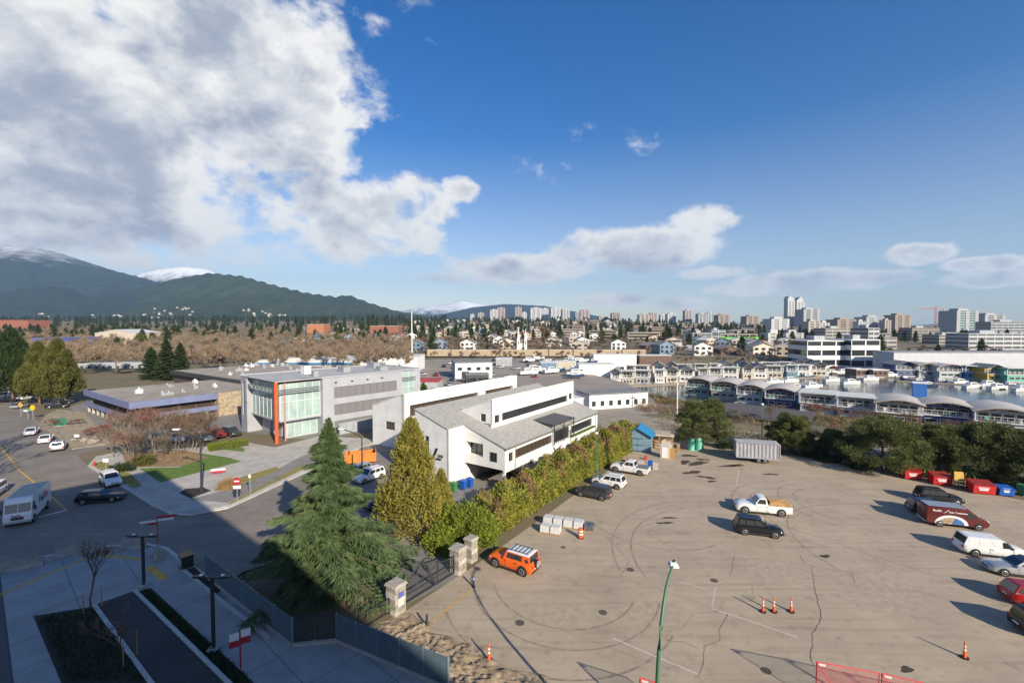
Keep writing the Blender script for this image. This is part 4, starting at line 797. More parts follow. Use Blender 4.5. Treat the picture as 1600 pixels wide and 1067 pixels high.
# --- low office with blue bands
def low_office():
    A = 35; C = Vector((-66.2,78.5,0)); t = thing('low_office','long low flat-roofed office with blue grey bands and stone end wall','building',C,-R(A))
    BL = mat('blue_band',(.17,.20,.34),.5,.08,.5); BR = mat('brown_wall',(.11,.075,.055),.7,.2,1); ROOF = mat('gravel_roof',(.36,.31,.25),.95,.2,.35,bump=.2,bscale=20)
    m = MB(); m.box(-28,-1.2,1.2,24,0,4.1); m.build('inner_wall',BR,t)
    m = MB(); m.box(-28,.25,-.25,.05,3.45,4.6); m.box(-.05,.25,.05,13.6,3.45,4.6); m.build('fascia_band',BL,t)
    m = MB(); m.box(-28,.15,-.15,.1,1.35,2.15); m.box(-.1,.15,.1,13.6,1.35,2.15); m.build('spandrel_band',BL,t)
    m = MB(); m.box(-28,-.05,.05,24,4.12,4.3); m.build('roof',ROOF,t)
    m = MB(); m.box(-28,-.1,.1,13.4,1.2,1.36); m.build('floor_slab',CONC,t)
    for k in range(9): m = MB(); m.box(-27+k*3.1,-26.6+k*3.1,.1,.5,0,1.2); m.build('pillar',CONC,t)
    for k in range(4): m = MB(); m.box(-.5,-.1,1.5+k*3.4,1.9+k*3.4,0,1.2); m.build('pillar',CONC,t)
    for k in range(9): window(t,(-27.8+k*3.0,1.2,0),(1,0,0),0,2.8,2.2,3.4,2,gm=GLSB)
    for k in range(4): window(t,(-1.2,1.6+k*3.0,0),(0,1,0),0,2.6,2.2,3.4,2,gm=GLSB)
    ST = mat('stone_cladding',(.44,.36,.25),.9,0,2.2,col2=(.25,.19,.13),bump=.8,bscale=5,detail=2); m = MB(); m.box(-1.1,.6,13.6,18.2,0,4.65); m.build('stone_wall',ST,t)
    m = MB(); m.box(-56,-.1,24.02,24.9,4.0,5.0); m.build('roof_step',mat('tar_black',(.05,.05,.05),.9,.2),t)
    m = MB(); m.box(-56,-.5,25,56,0,4.7); m.build('rear_wall',BR,t); m = MB(); m.box(-56.2,-.3,24.95,56.2,4.72,4.95); m.build('rear_roof',ROOF,t)
    for i in range(44):
        u, v = random.uniform(-26,-4),random.uniform(4,21); z = 4.3
        if i > 9: u, v, z = random.uniform(-54,-4),random.uniform(27,54),4.95
        a, b, h = random.uniform(.5,1.7),random.uniform(.5,1.3),random.uniform(.25,.75); m = MB(); m.box(u,u+a,v,v+b,z,z+h); m.tube([(u+a*.5,v+b*.5,z+h),(u+a*.5,v+b*.5,z+h+.3)],.2,8); m.build('rooftop_unit',GALV if i%4 else WHITE,t)
low_office()
# --- buildings further back, each with openings and roof
def block(name, label, px0, px1, d, z1, dep, ang, wm, rm, wins=None, z0=None, cat='building', gable=0, eave=0, gm=GLS, group=None):
    a, b = at(px0,d), at(px1,d); W = (b-a).length; base = min(a.z,b.z)-.4 if z0 is None else z0; h = z1-base
    t = thing(name,label,cat,(a.x,a.y,base),-R(ang),group)
    m = MB(); m.box(0,W,.1,dep,0,h); m.build('wall',wm,t)
    if gable: m = MB(); e = eave or .3; m.side([(-e,h-.02),(W/2,h+gable),(W+e,h-.02),(W+e,h+.12),(W/2,h+gable+.14),(-e,h+.12)],-e,dep+e); m.build('roof',rm,t); m = MB(); m.side([(0,h),(W,h),(W/2,h+gable)],.12,dep-.02); m.build('gable_wall',wm,t)
    else: m = MB(); m.box(-.15,W+.15,-.05,dep+.15,h+.004,h+.25); m.build('roof',rm,t)
    if wins:
        n, rows, zb, hh, gap = wins; ww = W/n
        for j in range(rows):
            for i in range(n):
                m = MB(); m.box(i*ww+gap,(i+1)*ww-gap,.03,.098,zb+j*3.0,zb+j*3.0+hh); m.build('window',gm,t)
    return t
ROOFW = mat('white_roof',(.62,.62,.60),.7,.08,.5); ROOFG = mat('grey_roof',(.22,.22,.22),.9,.15,.6); TAN = mat('tan_stucco',(.42,.33,.23),.85,.1,.5); BLUEW = mat('blue_siding',(.16,.24,.33),.7,.12,.6); BEIGE = mat('beige_stucco',(.50,.44,.36),.85,.1,.4); BRICK = mat('brick_red',(.30,.12,.08),.9,.2,.6); GREYW = mat('grey_siding',(.36,.38,.40),.7,.12,.6); DARKW = mat('dark_siding',(.07,.07,.075),.7,.15,.6); REDP = mat('red_paint',(.45,.03,.02),.5,.12,1)
t = block('warehouse','long white roofed warehouse with blue eaves behind the glass office',385,548,166,4.2,22,0,BEIGE,ROOFW,(9,1,1.0,1.6,1.2)); m = MB(); m.box(-.3,38.5,-.3,-.06,4.0,4.7); m.build('eave_trim',mat('blue_trim',(.03,.20,.42),.5,.05),t); m = MB(); m.side([(-.2,4.7),(38.3,4.7),(38.3,5.2),(19,6.6),(-.2,5.2)],.2,22); m.build('upper_roof',ROOFW,t)
block('warehouse','plain white block wall warehouse behind the red canopy',560,651,176,5.6,16,0,WHITE,ROOFW,(5,1,1.2,1.0,1.6)); t = block('canopy_building','low shed with bright red canopy edge behind the glass office',618,684,118,3.2,8,0,GREYW,REDP,(4,1,.6,1.4,.6))
t = block('workshop','white harbour workshop with blue grey side and flat roof',711,770,152,5.3,14,-12,mat('pale_blue_wall',(.62,.65,.68),.7,.05),ROOFG,(4,1,3.2,1.0,.9)); m = MB(); m.box(-.12,-.004,.3,13.8,0,5.4); m.build('side_cladding',mat('blue_grey_clad',(.25,.33,.42),.7,.1),t); m = MB(); m.box(2.2,4.6,-.02,.09,.0,2.8); m.build('door',DRK,t)
block('shed','orange brick shed at the foot of the white workshop',757,803,126,1.9,5,-10,BRICK,ROOFG,(3,1,.5,1.0,.5)); block('shed','dark open storage shed beside the white workshop',728,764,140,2.6,5,-10,DARKW,ROOFG,(2,1,.4,1.6,.3))
t = block('long_shed','long white shed with grey roof at the end of the white office',922,1029,96,3.1,6.5,-18,WHITE,ROOFG,(7,1,1.1,1.1,.6),gable=0); m = MB(); m.side([(-.3,3.3),(15,3.3),(15,3.5),(-.3,3.5)],-.3,6.8); 
block('container_office','red edged white site cabins behind the white office',820,868,104,2.5,3,-14,REDP,ROOFW,(4,1,.7,1.1,.5)); block('site_cabin','small white cabin right behind the office gable',893,915,90,3.2,4,-20,WHITE,ROOFW,(2,1,1.0,1.1,.6))
def long_canopy():
    a, b = P(1119,652,-.3), P(1262,672,-.3); L = (b-a).length; t = thing('long_canopy','long dark corrugated shed roof on the bank before the houseboats','shed',(a.x,a.y,-1.6),math.atan2(b.y-a.y,b.x-a.x)); M = mat('dark_corrugated',(.13,.12,.12),.6,.2,6)
    MB().box(.2,L-.2,.4,5.2,0,2.3).build('wall',DARKW,t); m = MB(); m.slab((0,-.1,2.0),(L,-.1,2.0),(L,5.6,3.6),(0,5.6,3.6),.08); m.build('roof',M,t); MB().side([(.2,2.31),(L-.2,2.31),(L-.2,3.3),(.2,3.3)],5.0,5.2).build('rear_wall',DARKW,t)
    for k in range(34): x = L*(k+.5)/34; MB().slab((x-.04,-.1,2.085),(x+.04,-.1,2.085),(x+.04,5.6,3.685),(x-.04,5.6,3.685),.05).build('roof_seam',M,t)
long_canopy()
# apartment block the view is taken from; its shadow covers the street
def own_block():
    n = Vector((.633,.774,0)); u = Vector((-.774,.633,0)); t = thing('apartment_block','tall apartment block facing the street and the lot','building',(-14.6,10.4,0),math.atan2(.633,-.774)+math.pi); L, Dp, Hh = 64, 19, 25.0
    M = mat('apartment_wall',(.45,.45,.45),.8,.1); m = MB(); m.box(0,L,-Dp,-.2,0,Hh); m.build('wall',M,t); m = MB(); m.box(0,L,-Dp,0,Hh+.005,Hh+.4); m.box(10,22,-14,-6,Hh+.4,Hh+3.0); m.build('roof',ROOFG,t)
    for k in range(7):
        for j in range(12):
            if k == 5 and 2 <= j <= 4: continue
            m = MB(); m.box(1+j*5.2,4.6+j*5.2,-.195,-.12,.9+k*3.4,3.2+k*3.4); m.build('window',GLS,t)
own_block()
# ------------------------------------------------------------------ vehicles
def paint(name, col, metal=.25): return mat('paint_'+name,col,.28,.03,2,metal=metal,coat=.35)
PW, PS, PB, PG, PR = paint('white',(.76,.76,.75),0), paint('silver',(.48,.49,.51),.5), paint('black',(.013,.015,.02)), paint('graphite',(.085,.088,.095),.5), paint('red',(.33,.012,.012),.1)
PO, PM, PBL = paint('orange',(.80,.135,.015),0), paint('maroon',(.12,.022,.02),.1), paint('navy',(.02,.03,.06))
def wheel(t, x, y, r, w=.22, rim=RIM):
    s = 1 if y > 0 else -1; m = MB(); m.lathe([(r*.6,-w/2),(r*.93,-w/2),(r,-w/2+.04),(r,w/2-.04),(r*.93,w/2),(r*.6,w/2)],(0,0,0),18,'y'); o = m.build('tyre',BLK,t,True); o.location = (x,y,r)
    m = MB(); m.lathe([(r*.64,-.03),(r*.64,.05),(r*.52,.065),(r*.50,.03),(r*.16,.045),(r*.14,.07),(0.01,.07)],(0,0,0),18,'y') if s > 0 else m.lathe([(r*.64,.03),(r*.64,-.05),(r*.52,-.065),(r*.50,-.03),(r*.16,-.045),(r*.14,-.07),(0.01,-.07)],(0,0,0),18,'y')
    q = m.build('rim',rim,o,True); q.location = (0,s*(w/2-.05),0)
    m = MB()
    for k in range(5): a = 2*math.pi*k/5; m.box(-.03,.03,-.006,.006,r*.18,r*.47); 
    return o
def loft(m, st, mi=0):
    """body shell from stations (x, zbottom, zbelt, halfwidth)"""
    rings = []
    for x, zb, zt, w in st: h = zt-zb; rings.append([(x,-w*.90,zb),(x,-w*.985,zb+h*.22),(x,-w,zb+h*.55),(x,-w*.96,zb+h*.90),(x,-w*.86,zt),(x,0,zt+.025),(x,w*.86,zt),(x,w*.96,zb+h*.90),(x,w,zb+h*.55),(x,w*.985,zb+h*.22),(x,w*.90,zb)])
    n = len(rings[0]); o = len(m.v)
    for r in rings: m.v += r
    for i in range(len(rings)-1):
        for k in range(n): a = o+i*n+k; b = o+i*n+(k+1)%n; m.f.append((a,b,b+n,a+n)); m.m.append(mi)
    m.f += [tuple(o+k for k in range(n-1,-1,-1)), tuple(o+(len(rings)-1)*n+k for k in range(n))]; m.m += [mi,mi]
def car(kind, M, label, loc, head, name=None, cat='car', group=None, roofm=None, rails=False, rim=RIM):
    """head: compass heading in degrees from +y clockwise; local x points forward"""
    K = dict(suv=(4.6,1.86,1.70,.36,.98,1.00,(.95,.25),(-2.18,-1.92),.80), hatch=(4.3,1.80,1.60,.33,.93,.96,(.95,.20),(-2.05,-1.65),.77), sedan=(4.75,1.82,1.46,.33,.86,.92,(.85,.05),(-1.75,-1.05),.74), wagon=(4.8,1.82,1.50,.33,.87,.93,(.8,.05),(-2.30,-2.0),.75),
             offroad=(4.6,1.92,1.82,.42,1.12,1.14,(.62,.30),(-2.12,-2.02),.84), mini=(5.1,1.98,1.76,.34,1.0,1.02,(1.45,.55),(-2.48,-2.20),.86), pick=(5.7,1.98,1.86,.40,1.12,1.14,(.95,.35),(-.95,-.75),.82), pick1=(5.9,2.02,1.92,.41,1.15,1.16,(1.0,.45),(-.42,-.28),.84))[kind]
    L, W, Ht, r, zh, zb, (wx0,wx1), (rx0,rx1), rw = K; hw = W/2; t = thing(name or {'pick':'pickup_truck','pick1':'pickup_truck','mini':'minivan'}.get(kind,'parked_car'),label,cat,loc,R(90-head),group)
    m = MB(); st = [(-L/2,.46,zb-.20,hw*.88),(-L/2+.08,.36,zb-.05,hw*.95),(-L/2+.35,.28,zb,hw*.99),(-L/4,.25,zb,hw),(wx0-.1,.25,zb,hw),(wx0+.25,.25,zb-.02,hw*.995),(L/2-.65,.26,zh-.04,hw*.98),(L/2-.25,.28,zh-.13,hw*.93),(L/2-.06,.34,zh-.26,hw*.85),(L/2,.42,zh-.38,hw*.76)]
    bed = kind in ('pick','pick1')
    if bed: st = [(rx0-.12,.30,zb,hw*.99)]+st[4:]
    loft(m,st); body = m.build('body',M,t,True)
    if bed:
        x0, x1 = -L/2,rx0-.13; m = MB(); zf = .62; zt = zb-.02
        for s in (-1,1): m.hexa([(x0,s*hw*.985,.42),(x1,s*hw*.985,.32),(x1,s*(hw-.10),.32),(x0,s*(hw-.10),.42)] if s > 0 else [(x0,s*(hw-.10),.42),(x1,s*(hw-.10),.32),(x1,s*hw*.985,.32),(x0,s*hw*.985,.42)],[(x0,s*hw*.97,zt),(x1,s*hw*.97,zt),(x1,s*(hw-.10),zt),(x0,s*(hw-.10),zt)] if s > 0 else [(x0,s*(hw-.10),zt),(x1,s*(hw-.10),zt),(x1,s*hw*.97,zt),(x0,s*hw*.97,zt)])
        m.box(x0,x0+.07,-hw+.1,hw-.1,.42,zt-.01); m.box(x0+.07,x1,-hw+.1,hw-.1,.45,zf); m.build('cargo_bed',M,t)
        if kind == 'pick': m = MB(); m.box(x0+.05,x1-.02,-hw+.08,hw-.08,zt-.03,zt+.03); m.build('bed_cover',mat('bed_cover',(.16,.19,.19),.6,.1),t)
    # cabin
    q = rw*hw/.80*.80; wb = hw*.90; wt = hw*rw; zr = Ht-.05; zb2 = zb-.01; m = MB(); M2 = roofm or M
    b = [(rx0,-wb,zb2),(wx0,-wb,zb2),(wx0,wb,zb2),(rx0,wb,zb2)]; c = [(rx1,-wt,zr),(wx1,-wt,zr),(wx1,wt,zr),(rx1,wt,zr)]; m.hexa(b,c); m.hexa(c,[(rx1+.16,-wt*.80,Ht),(wx1-.22,-wt*.80,Ht),(wx1-.22,wt*.80,Ht),(rx1+.16,wt*.80,Ht)],1); m.build('cabin',[M,M2],t)
    def face(A,B,C,D,s0,s1,t0,t1,off,n,par,gm=GLS):
        A,B,C,D = map(Vector,(A,B,C,D)); f = lambda s,u: A.lerp(B,s).lerp(D.lerp(C,s),u); N = (B-A).cross(D-A).normalized()
        if N.dot(A+C-Vector((0,0,2*zb))) < 0 and abs(N.x) < .9: N = -N
        ps = [f(s0,t0),f(s1,t0),f(s1,t1),f(s0,t1)]; mm = MB(); mm.hexa([p+N*.002 for p in ps],[p+N*off for p in ps]); return mm.build(n,gm,par)
    nwin = {'pick1':1,'pick':2,'sedan':2,'offroad':1}.get(kind,3)
    for s in (-1,1):
        A,B,C,D = (rx0,s*wb,zb2),(wx0,s*wb,zb2),(wx1,s*wt,zr),(rx1,s*wt,zr)
        segs = {1:[(.30,.90)] if kind == 'offroad' else [(.14,.88)],2:[(.10,.46),(.50,.88)],3:[(.06,.27),(.31,.57),(.61,.90)]}[nwin]
        for a0,a1 in segs: face(A,B,C,D,a0,a1,.16,.86,.016,'side_window',t)
        if kind == 'offroad': face(A,B,C,D,.05,.16,.18,.62,.016,'side_window',t)
    for (x0,x1,n,sg) in ((wx0,wx1,'windscreen',1),(rx0,rx1,'rear_window',-1)):
        A,B,C,D = Vector((x0,-wb,zb2)),Vector((x0,wb,zb2)),Vector((x1,wt,zr)),Vector((x1,-wt,zr)); N = (B-A).cross(D-A).normalized(); N = N if N.x*sg > 0 else -N; f = lambda s,u: A.lerp(B,s).lerp(D.lerp(C,s),u); ps = [f(.07,.10),f(.93,.10),f(.93,.93),f(.07,.93)]; mm = MB(); mm.hexa([p+N*.003 for p in ps],[p+N*.018 for p in ps]); mm.build(n,GLS,t)
    # wheels and dark arches
    xf, xr = L/2-.88-(.05 if bed else 0), -L/2+(1.15 if bed else .90)
    for x in (xf,xr):
        for s in (-1,1):
            m = MB(); m.lathe([(r*1.20,0),(r*1.20,.012),(r*.5,.012)],(x,s*(hw*.99) if s > 0 else s*(hw*.99)-.012,r*1.02),20,'y'); m.build('wheel_arch',BLK,t); wheel(t,x,s*(hw-.075),r,.23,rim)
    for s in (-1,1):
        m = MB(); m.hexa([(L/2-.30,s*hw*.93-.05,zh-.36),(L/2-.05,s*hw*.70-.05,zh-.40),(L/2-.05,s*hw*.70+.05,zh-.40),(L/2-.30,s*hw*.93+.05,zh-.36)],[(L/2-.34,s*hw*.90-.05,zh-.17),(L/2-.09,s*hw*.66-.05,zh-.24),(L/2-.09,s*hw*.66+.05,zh-.24),(L/2-.34,s*hw*.90+.05,zh-.17)]); m.build('headlight',LAMP,t)
        zt2 = zb-.12; m = MB(); m.box(-L/2-.012,-L/2+.16,s*hw*.72-.14 if s < 0 else s*hw*.72-.10,s*hw*.72+.10 if s < 0 else s*hw*.72+.14,zt2-.22,zt2); m.build('tail_light',TAIL,t)
        m = MB(); m.box(wx0-.28,wx0-.10,s*hw*1.0-.08,s*hw*1.0+.08,zb+.02,zb+.16); m.build('wing_mirror',M,t)
        for xs_ in ((wx0-.25,(wx0+rx0)/2-.05) if not bed else (wx0-.25,rx0+.12)): MB().box(xs_-.009,xs_+.009,*sorted((s*hw*.95,s*hw*1.004)),.42,zb-.10).build('door_gap',BLK,t)
        MB().box((wx0+rx0)/2+.05,(wx0+rx0)/2+.22,*sorted((s*hw*.97,s*hw*1.015)),zb-.22,zb-.18).build('door_handle',DRK,t)
        m = MB(); m.box(xr+r*1.25,xf-r*1.25,s*hw*.93-.06,s*hw*.93+.06,.20,.34); m.build('sill',DRK,t)
    bmt = DRK if kind in ('suv','offroad','pick','pick1') else M; MB().box(L/2-.10,L/2+.035,-hw*.70,hw*.70,.30,.46).build('bumper',bmt,t); MB().box(-L/2-.035,-L/2+.1,-hw*.80,hw*.80,.34,.50).build('bumper',bmt,t); m = MB(); m.box(L/2-.06,L/2+.012,-hw*.45,hw*.45,zh-.40,zh-.30) if True else None; m.build('grille',DRK,t); m = MB(); m.box(-L/2-.045,-L/2-.03,-.26,.26,.60,.71); m.build('number_plate',LAMP,t)
    if rails:
        for s in (-1,1): m = MB(); m.tube([(rx1+.15,s*wt*.86,Ht+.005),(rx1+.25,s*wt*.86,Ht+.06),(wx1-.45,s*wt*.86,Ht+.06),(wx1-.35,s*wt*.86,Ht+.005)],.022,6); m.build('roof_rail',DRK,t)
    return t
def G(px, py, z=.022): p = P(px,py); return Vector((p.x,p.y,z))
# heading in degrees: hedge direction is 34, across the lot is 124
t = car('offroad',PO,'orange off-road car with white roof, rack and spare wheel',G(803,886),302,roofm=PW)
m = MB()
for s in (-.55,.55): m.tube([(-1.75,s,1.90),(.15,s,1.90)],.025,6)
for x in (-1.7,-1.3,-.9,-.5,-.1): m.tube([(x,-.55,1.90),(x,.55,1.90)],.022,6)
for x in (-1.6,.0):
    for s in (-.55,.55): m.tube([(x,s,1.80),(x,s,1.90)],.02,6)
m.build('roof_rack',DRK,t)
m = MB(); m.lathe([(.20,-.11),(.36,-.11),(.38,-.07),(.38,.07),(.36,.11),(.01,.12)],(-2.40,-.05,.98),20,'x'); m.build('spare_wheel',BLK,t,True); m = MB(); m.lathe([(.34,.0),(.33,.03),(.01,.05)],(-2.52,-.05,.98),20,'x'); m.build('spare_cover',PS,t,True)
car('suv',PG,'dark grey crossover parked nose to the hedge',G(927,776),301); car('suv',PW,'white crossover with dark sunroof parked nose to the hedge',G(951,759),301,rails=True)
t = car('pick',PW,'white crew cab pickup with covered bed near the blue shed',G(984,738),300)
t = car('pick1',PW,'white single cab pickup with plywood sides on its bed',G(1190,800),284); m = MB(); m.box(-2.85,-.62,.80,.84,1.1,1.62); m.box(-2.85,-.62,-.84,-.80,1.1,1.36); m.box(-.66,-.62,-.80,.80,1.1,1.62); m.build('plywood_side',WOODM,t); m = MB(); m.box(-2.9,-.7,-.78,.78,.63,.68); m.build('bed_floor',WOODM,t)
m = MB(); m.tube([(-2.8,.77,1.15),(-2.8,.77,1.70)],.025,6); m.tube([(-1.75,.77,1.15),(-1.75,.77,1.65)],.025,6); m.tube([(-2.8,.77,1.28),(-.7,.77,1.28)],.02,6); m.build('stake_rail',DRK,t)
car('suv',PB,'black off-roader parked alone beside the white pickup with plywood sides',G(1184,833),107,rails=True)
car('suv',PB,'black off-roader in front of the red dumpsters',G(1466,784),107,rails=True); car('suv',PBL,'dark blue crossover between the black off-roader and the maroon van',G(1456,803),107)
car('wagon',PS,'silver car with black roof parked beside the white panel minivan',G(1592,897),287,roofm=PB)
car('hatch',PR,'red hatchback parked near the right edge of the lot',G(1622,944),104); car('suv',PB,'black car beside the red hatchback',G(1650,994),104)
# maroon panel van
def side_van(name, label, loc, head, M, L, W, prof, glz, cat='van', r=.35, roofm=None):
    t = thing(name,label,cat,loc,R(90-head)); hw = W/2; m = MB(); n = len(prof)
    o = len(m.v); ins = .07
    ring = lambda y, k: [(x+( -k if x > 0 else k)*.5,y,z-(k*.6 if z > 1.2 else 0)) for x,z in prof]
    for y, k in ((-hw,ins),(-hw+.10,0),(hw-.10,0),(hw,ins)): m.v += ring(y,k)
    for j in range(3):
        for i in range(n): m.f.append((j*n+i,j*n+(i+1)%n,(j+1)*n+(i+1)%n,(j+1)*n+i)); m.m.append(0)
    m.f += [tuple(range(n)),tuple(range(4*n-1,3*n-1,-1))]; m.m += [0,0]; m.build('body',M,t,True)
    for s in (-1,1):
        for g in glz: mm = MB(); ps = [(x,z) for x,z in g]; mm.side(ps,s*hw+s*.002,s*hw+s*.014) ; mm.build('side_window',GLS,t)
    for x in (L/2-.95,-L/2+1.15):
        for s in (-1,1): m = MB(); m.lathe([(r*1.2,0),(r*1.2,.012),(.1,.012)],(x,s*hw if s > 0 else s*hw-.012,r),20,'y'); m.build('wheel_arch',BLK,t); wheel(t,x,s*(hw-.06),r)
    return t, hw
prof = [(-2.75,.40),(2.45,.34),(2.78,.55),(2.74,.92),(2.55,1.10),(1.80,1.28),(1.05,2.06),(.85,2.14),(-2.60,2.18),(-2.75,2.05)]
vt, hw = side_van('panel_van','maroon panel van with white arc graphic and lettering on its side',G(1487,820),107,PM,5.5,2.02,prof,[[(.75,1.22),(1.72,1.22),(1.05,1.88),(.75,1.90)]])
m = MB(); m.slab((1.86,-.80,1.30),(1.86,.80,1.30),(1.12,.74,2.02),(1.12,-.74,2.02),.02); m.build('windscreen',GLS,vt)
m = MB(); m.box(-2.55,.75,-.84,.84,2.185,2.21); m.build('roof_panel',PS,vt)
PT = mat('print_white',(.75,.76,.78),.4,.1,3); PTT = mat('print_tan',(.42,.33,.22),.4,.4,5); PTB = mat('print_blue',(.06,.16,.42),.4,.3,3)
arc = lambda r0, r1, a0, a1, n=16: [(-.55+r1*1.55*math.cos(R(a0+(a1-a0)*k/n)),.42+r1*math.sin(R(a0+(a1-a0)*k/n))) for k in range(n+1)]+[(-.55+r0*1.55*math.cos(R(a1-(a1-a0)*k/n)),.42+r0*math.sin(R(a1-(a1-a0)*k/n))) for k in range(n+1)]
for s in (-1,):
    for rr, M, k in ((arc(.72,.95,0,180),PT,.015),(arc(.0,.715,70,180),PTT,.013),(arc(.0,.715,0,68),PTB,.013)): m = MB(); m.side(rr,s*hw+s*.001,s*hw+s*k); m.build('side_graphic',M,vt)
    text('Pacific',.32,PT,vt,(-1.82,-hw-.006,1.78),(R(90),0,0),bold=.006); text('Solar Treatments',.23,PT,vt,(.02,-hw-.006,1.70),(R(90),0,0),bold=.006); m = MB(); m.side([(-1.28,1.56),(-1.22,1.56),(-.75,1.92),(-.85,1.92)],-hw-.012,-hw-.002); m.build('side_graphic',PT,vt)
for s in (-1,1): m = MB(); m.box(2.50,2.72,s*.75-.18,s*.75+.18,.88,1.06); m.build('headlight',LAMP,vt); m = MB(); m.box(-2.77,-2.70,s*.88-.08,s*.88+.08,.9,1.3); m.build('tail_light',TAIL,vt)
MB().box(2.62,2.86,-.9,.9,.40,.62).build('bumper',GALV,vt); MB().box(-2.84,-2.70,-.9,.9,.40,.58).build('bumper',GALV,vt)
t = car('mini',PW,'white panel minivan parked between the maroon van and the silver car',G(1547,866),107,cat='van')
for ch in list(t.children):
    if ch.name.startswith('side_window'): ch.data.materials[0] = PW
for s in (-1,1): m = MB(); m.side([(.45,1.06),(1.25,1.06),(.75,1.60),(.45,1.62)],s*.905,s*.93); m.build('front_window',GLS,t)
# delivery truck at the junction
def step_van():
    loc = P(38,818); t = thing('delivery_truck','white delivery step van with purple and red lettering waiting at the junction','truck',(loc.x-1.3,loc.y+1.6,.014),R(90-148)); L, W, Hh = 6.6, 2.2, 3.0; hw = W/2
    prof = [(-3.3,.55),(3.1,.50),(3.3,.62),(3.32,1.25),(3.12,1.42),(2.85,2.55),(2.70,2.90),(2.45,3.0),(-3.2,3.0),(-3.3,2.9)]; m = MB(); m.side(prof,-hw,hw); m.build('body',PW,t)
    m = MB(); m.box(-3.15,2.3,-hw+.06,hw-.06,3.004,3.03); m.build('roof_panel',mat('translucent_roof',(.40,.41,.36),.6,.08),t)
    for s in (-.52,.52): m = MB(); m.slab((3.11,s-.48,1.50),(3.11,s+.48,1.50),(2.90,s+.48,2.42),(2.90,s-.48,2.42),.02); m.build('windscreen',GLS,t)
    m = MB(); m.box(3.32,3.42,-hw-.02,hw+.02,.45,.66); m.build('bumper',GALV,t); m = MB(); m.box(3.31,3.345,-.5,.5,.78,1.06); m.build('grille',DRK,t)
    for s in (-1,1): m = MB(); m.lathe([(.12,0),(.12,.05),(.01,.06)],(3.3,s*.82,.95),14,'x'); m.build('headlight',LAMP,t); m = MB(); m.side([(2.1,1.5),(2.85,1.5),(2.65,2.4),(2.1,2.4)],s*hw+s*.002,s*hw+s*.015); m.build('side_window',GLS,t); m = MB(); m.box(2.75,2.9,s*(hw+.25)-.05,s*(hw+.25)+.05,1.5,2.0); m.tube([(2.8,s*hw,1.7),(2.8,s*(hw+.25),1.7)],.02,5); m.build('mirror',DRK,t)
    for x in (2.35,-2.0):
        for s in (-1,1): m = MB(); m.lathe([(.5,0),(.5,.012),(.1,.012)],(x,s*hw if s > 0 else s*hw-.012,.45),18,'y'); m.build('wheel_arch',BLK,t); wheel(t,x,s*(hw-.06),.41,.25)
    PU = mat('print_purple',(.045,.015,.16),.4,0); RD = mat('print_red',(.50,.02,.03),.4,0)
    for s in (-1,1):
        ro = (R(90),0,0) if s < 0 else (R(90),0,math.pi); a = text('Fed',1.15,PU,t,(-.9 if s < 0 else -.05,s*(hw+.008),1.95),ro,bold=.02); b = text('Ex',1.15,RD,t,(.75 if s < 0 else -1.6,s*(hw+.008),1.95),ro,bold=.02)
    text('Fed',.30,PU,t,(3.345,-.22,1.20),(R(90),0,R(90)),bold=.006); text('Ex',.30,RD,t,(3.345,.20,1.20),(R(90),0,R(90)),bold=.006)
step_van()
car('wagon',PB,'black car with pale roof crossing the shaded junction',P(152,786)+Vector((0,.5,.014)),75); car('suv',PW,'white estate car at the kerb by the lawn corner',P(168,758)+Vector((0,.4,.014)),128,rails=True)
car('sedan',PW,'white sedan parked first by the rocky verge, near the warning signs',P(50,678)+Vector((0,0,.014)),322); car('sedan',PW,'white sporty car parked in the middle of the three by the rocky verge',P(72,690)+Vector((0,0,.014)),322); car('suv',PS,'grey hatchback with rear spare wheel parked last by the rocky verge',P(92,702)+Vector((0,0,.014)),322)
t = car('suv',PW,'white van nose at the road behind the delivery truck',P(-14,776)+Vector((0,0,.014)),150)
car('suv',PR,'red car parked before the stone wall by the glass office',P(338,684)+Vector((0,0,.13)),120); car('suv',PG,'dark car next to the red one under the glass office',P(362,681)+Vector((0,0,.13)),120); car('hatch',PS,'silver car beside the red one at the thicket',P(318,689)+Vector((0,0,.13)),120); car('sedan',PW,'pale car half hidden in the thicket before the low office',P(262,694)+Vector((0,1.5,.13)),120)
car('wagon',PS,'silver estate parked behind the cedar by the orange bin',P(556,742)+Vector((0,0,.02)),215); car('suv',PW,'white estate with roof rails parked behind the cedar',P(577,750)+Vector((0,0,.02)),215,rails=True); car('suv',PBL,'dark blue car mostly hidden behind the cypress',P(596,790)+Vector((0,0,.02)),215)
car('sedan',PW,'white car under the far street conifers',P(16,628)+Vector((0,3,.02)),20); car('suv',PB,'black car under the far street conifers',P(75,640)+Vector((0,2,.02)),60); car('suv',PG,'grey car between the trunks of the olive conifers',P(84,634)+Vector((0,2,.02)),60)
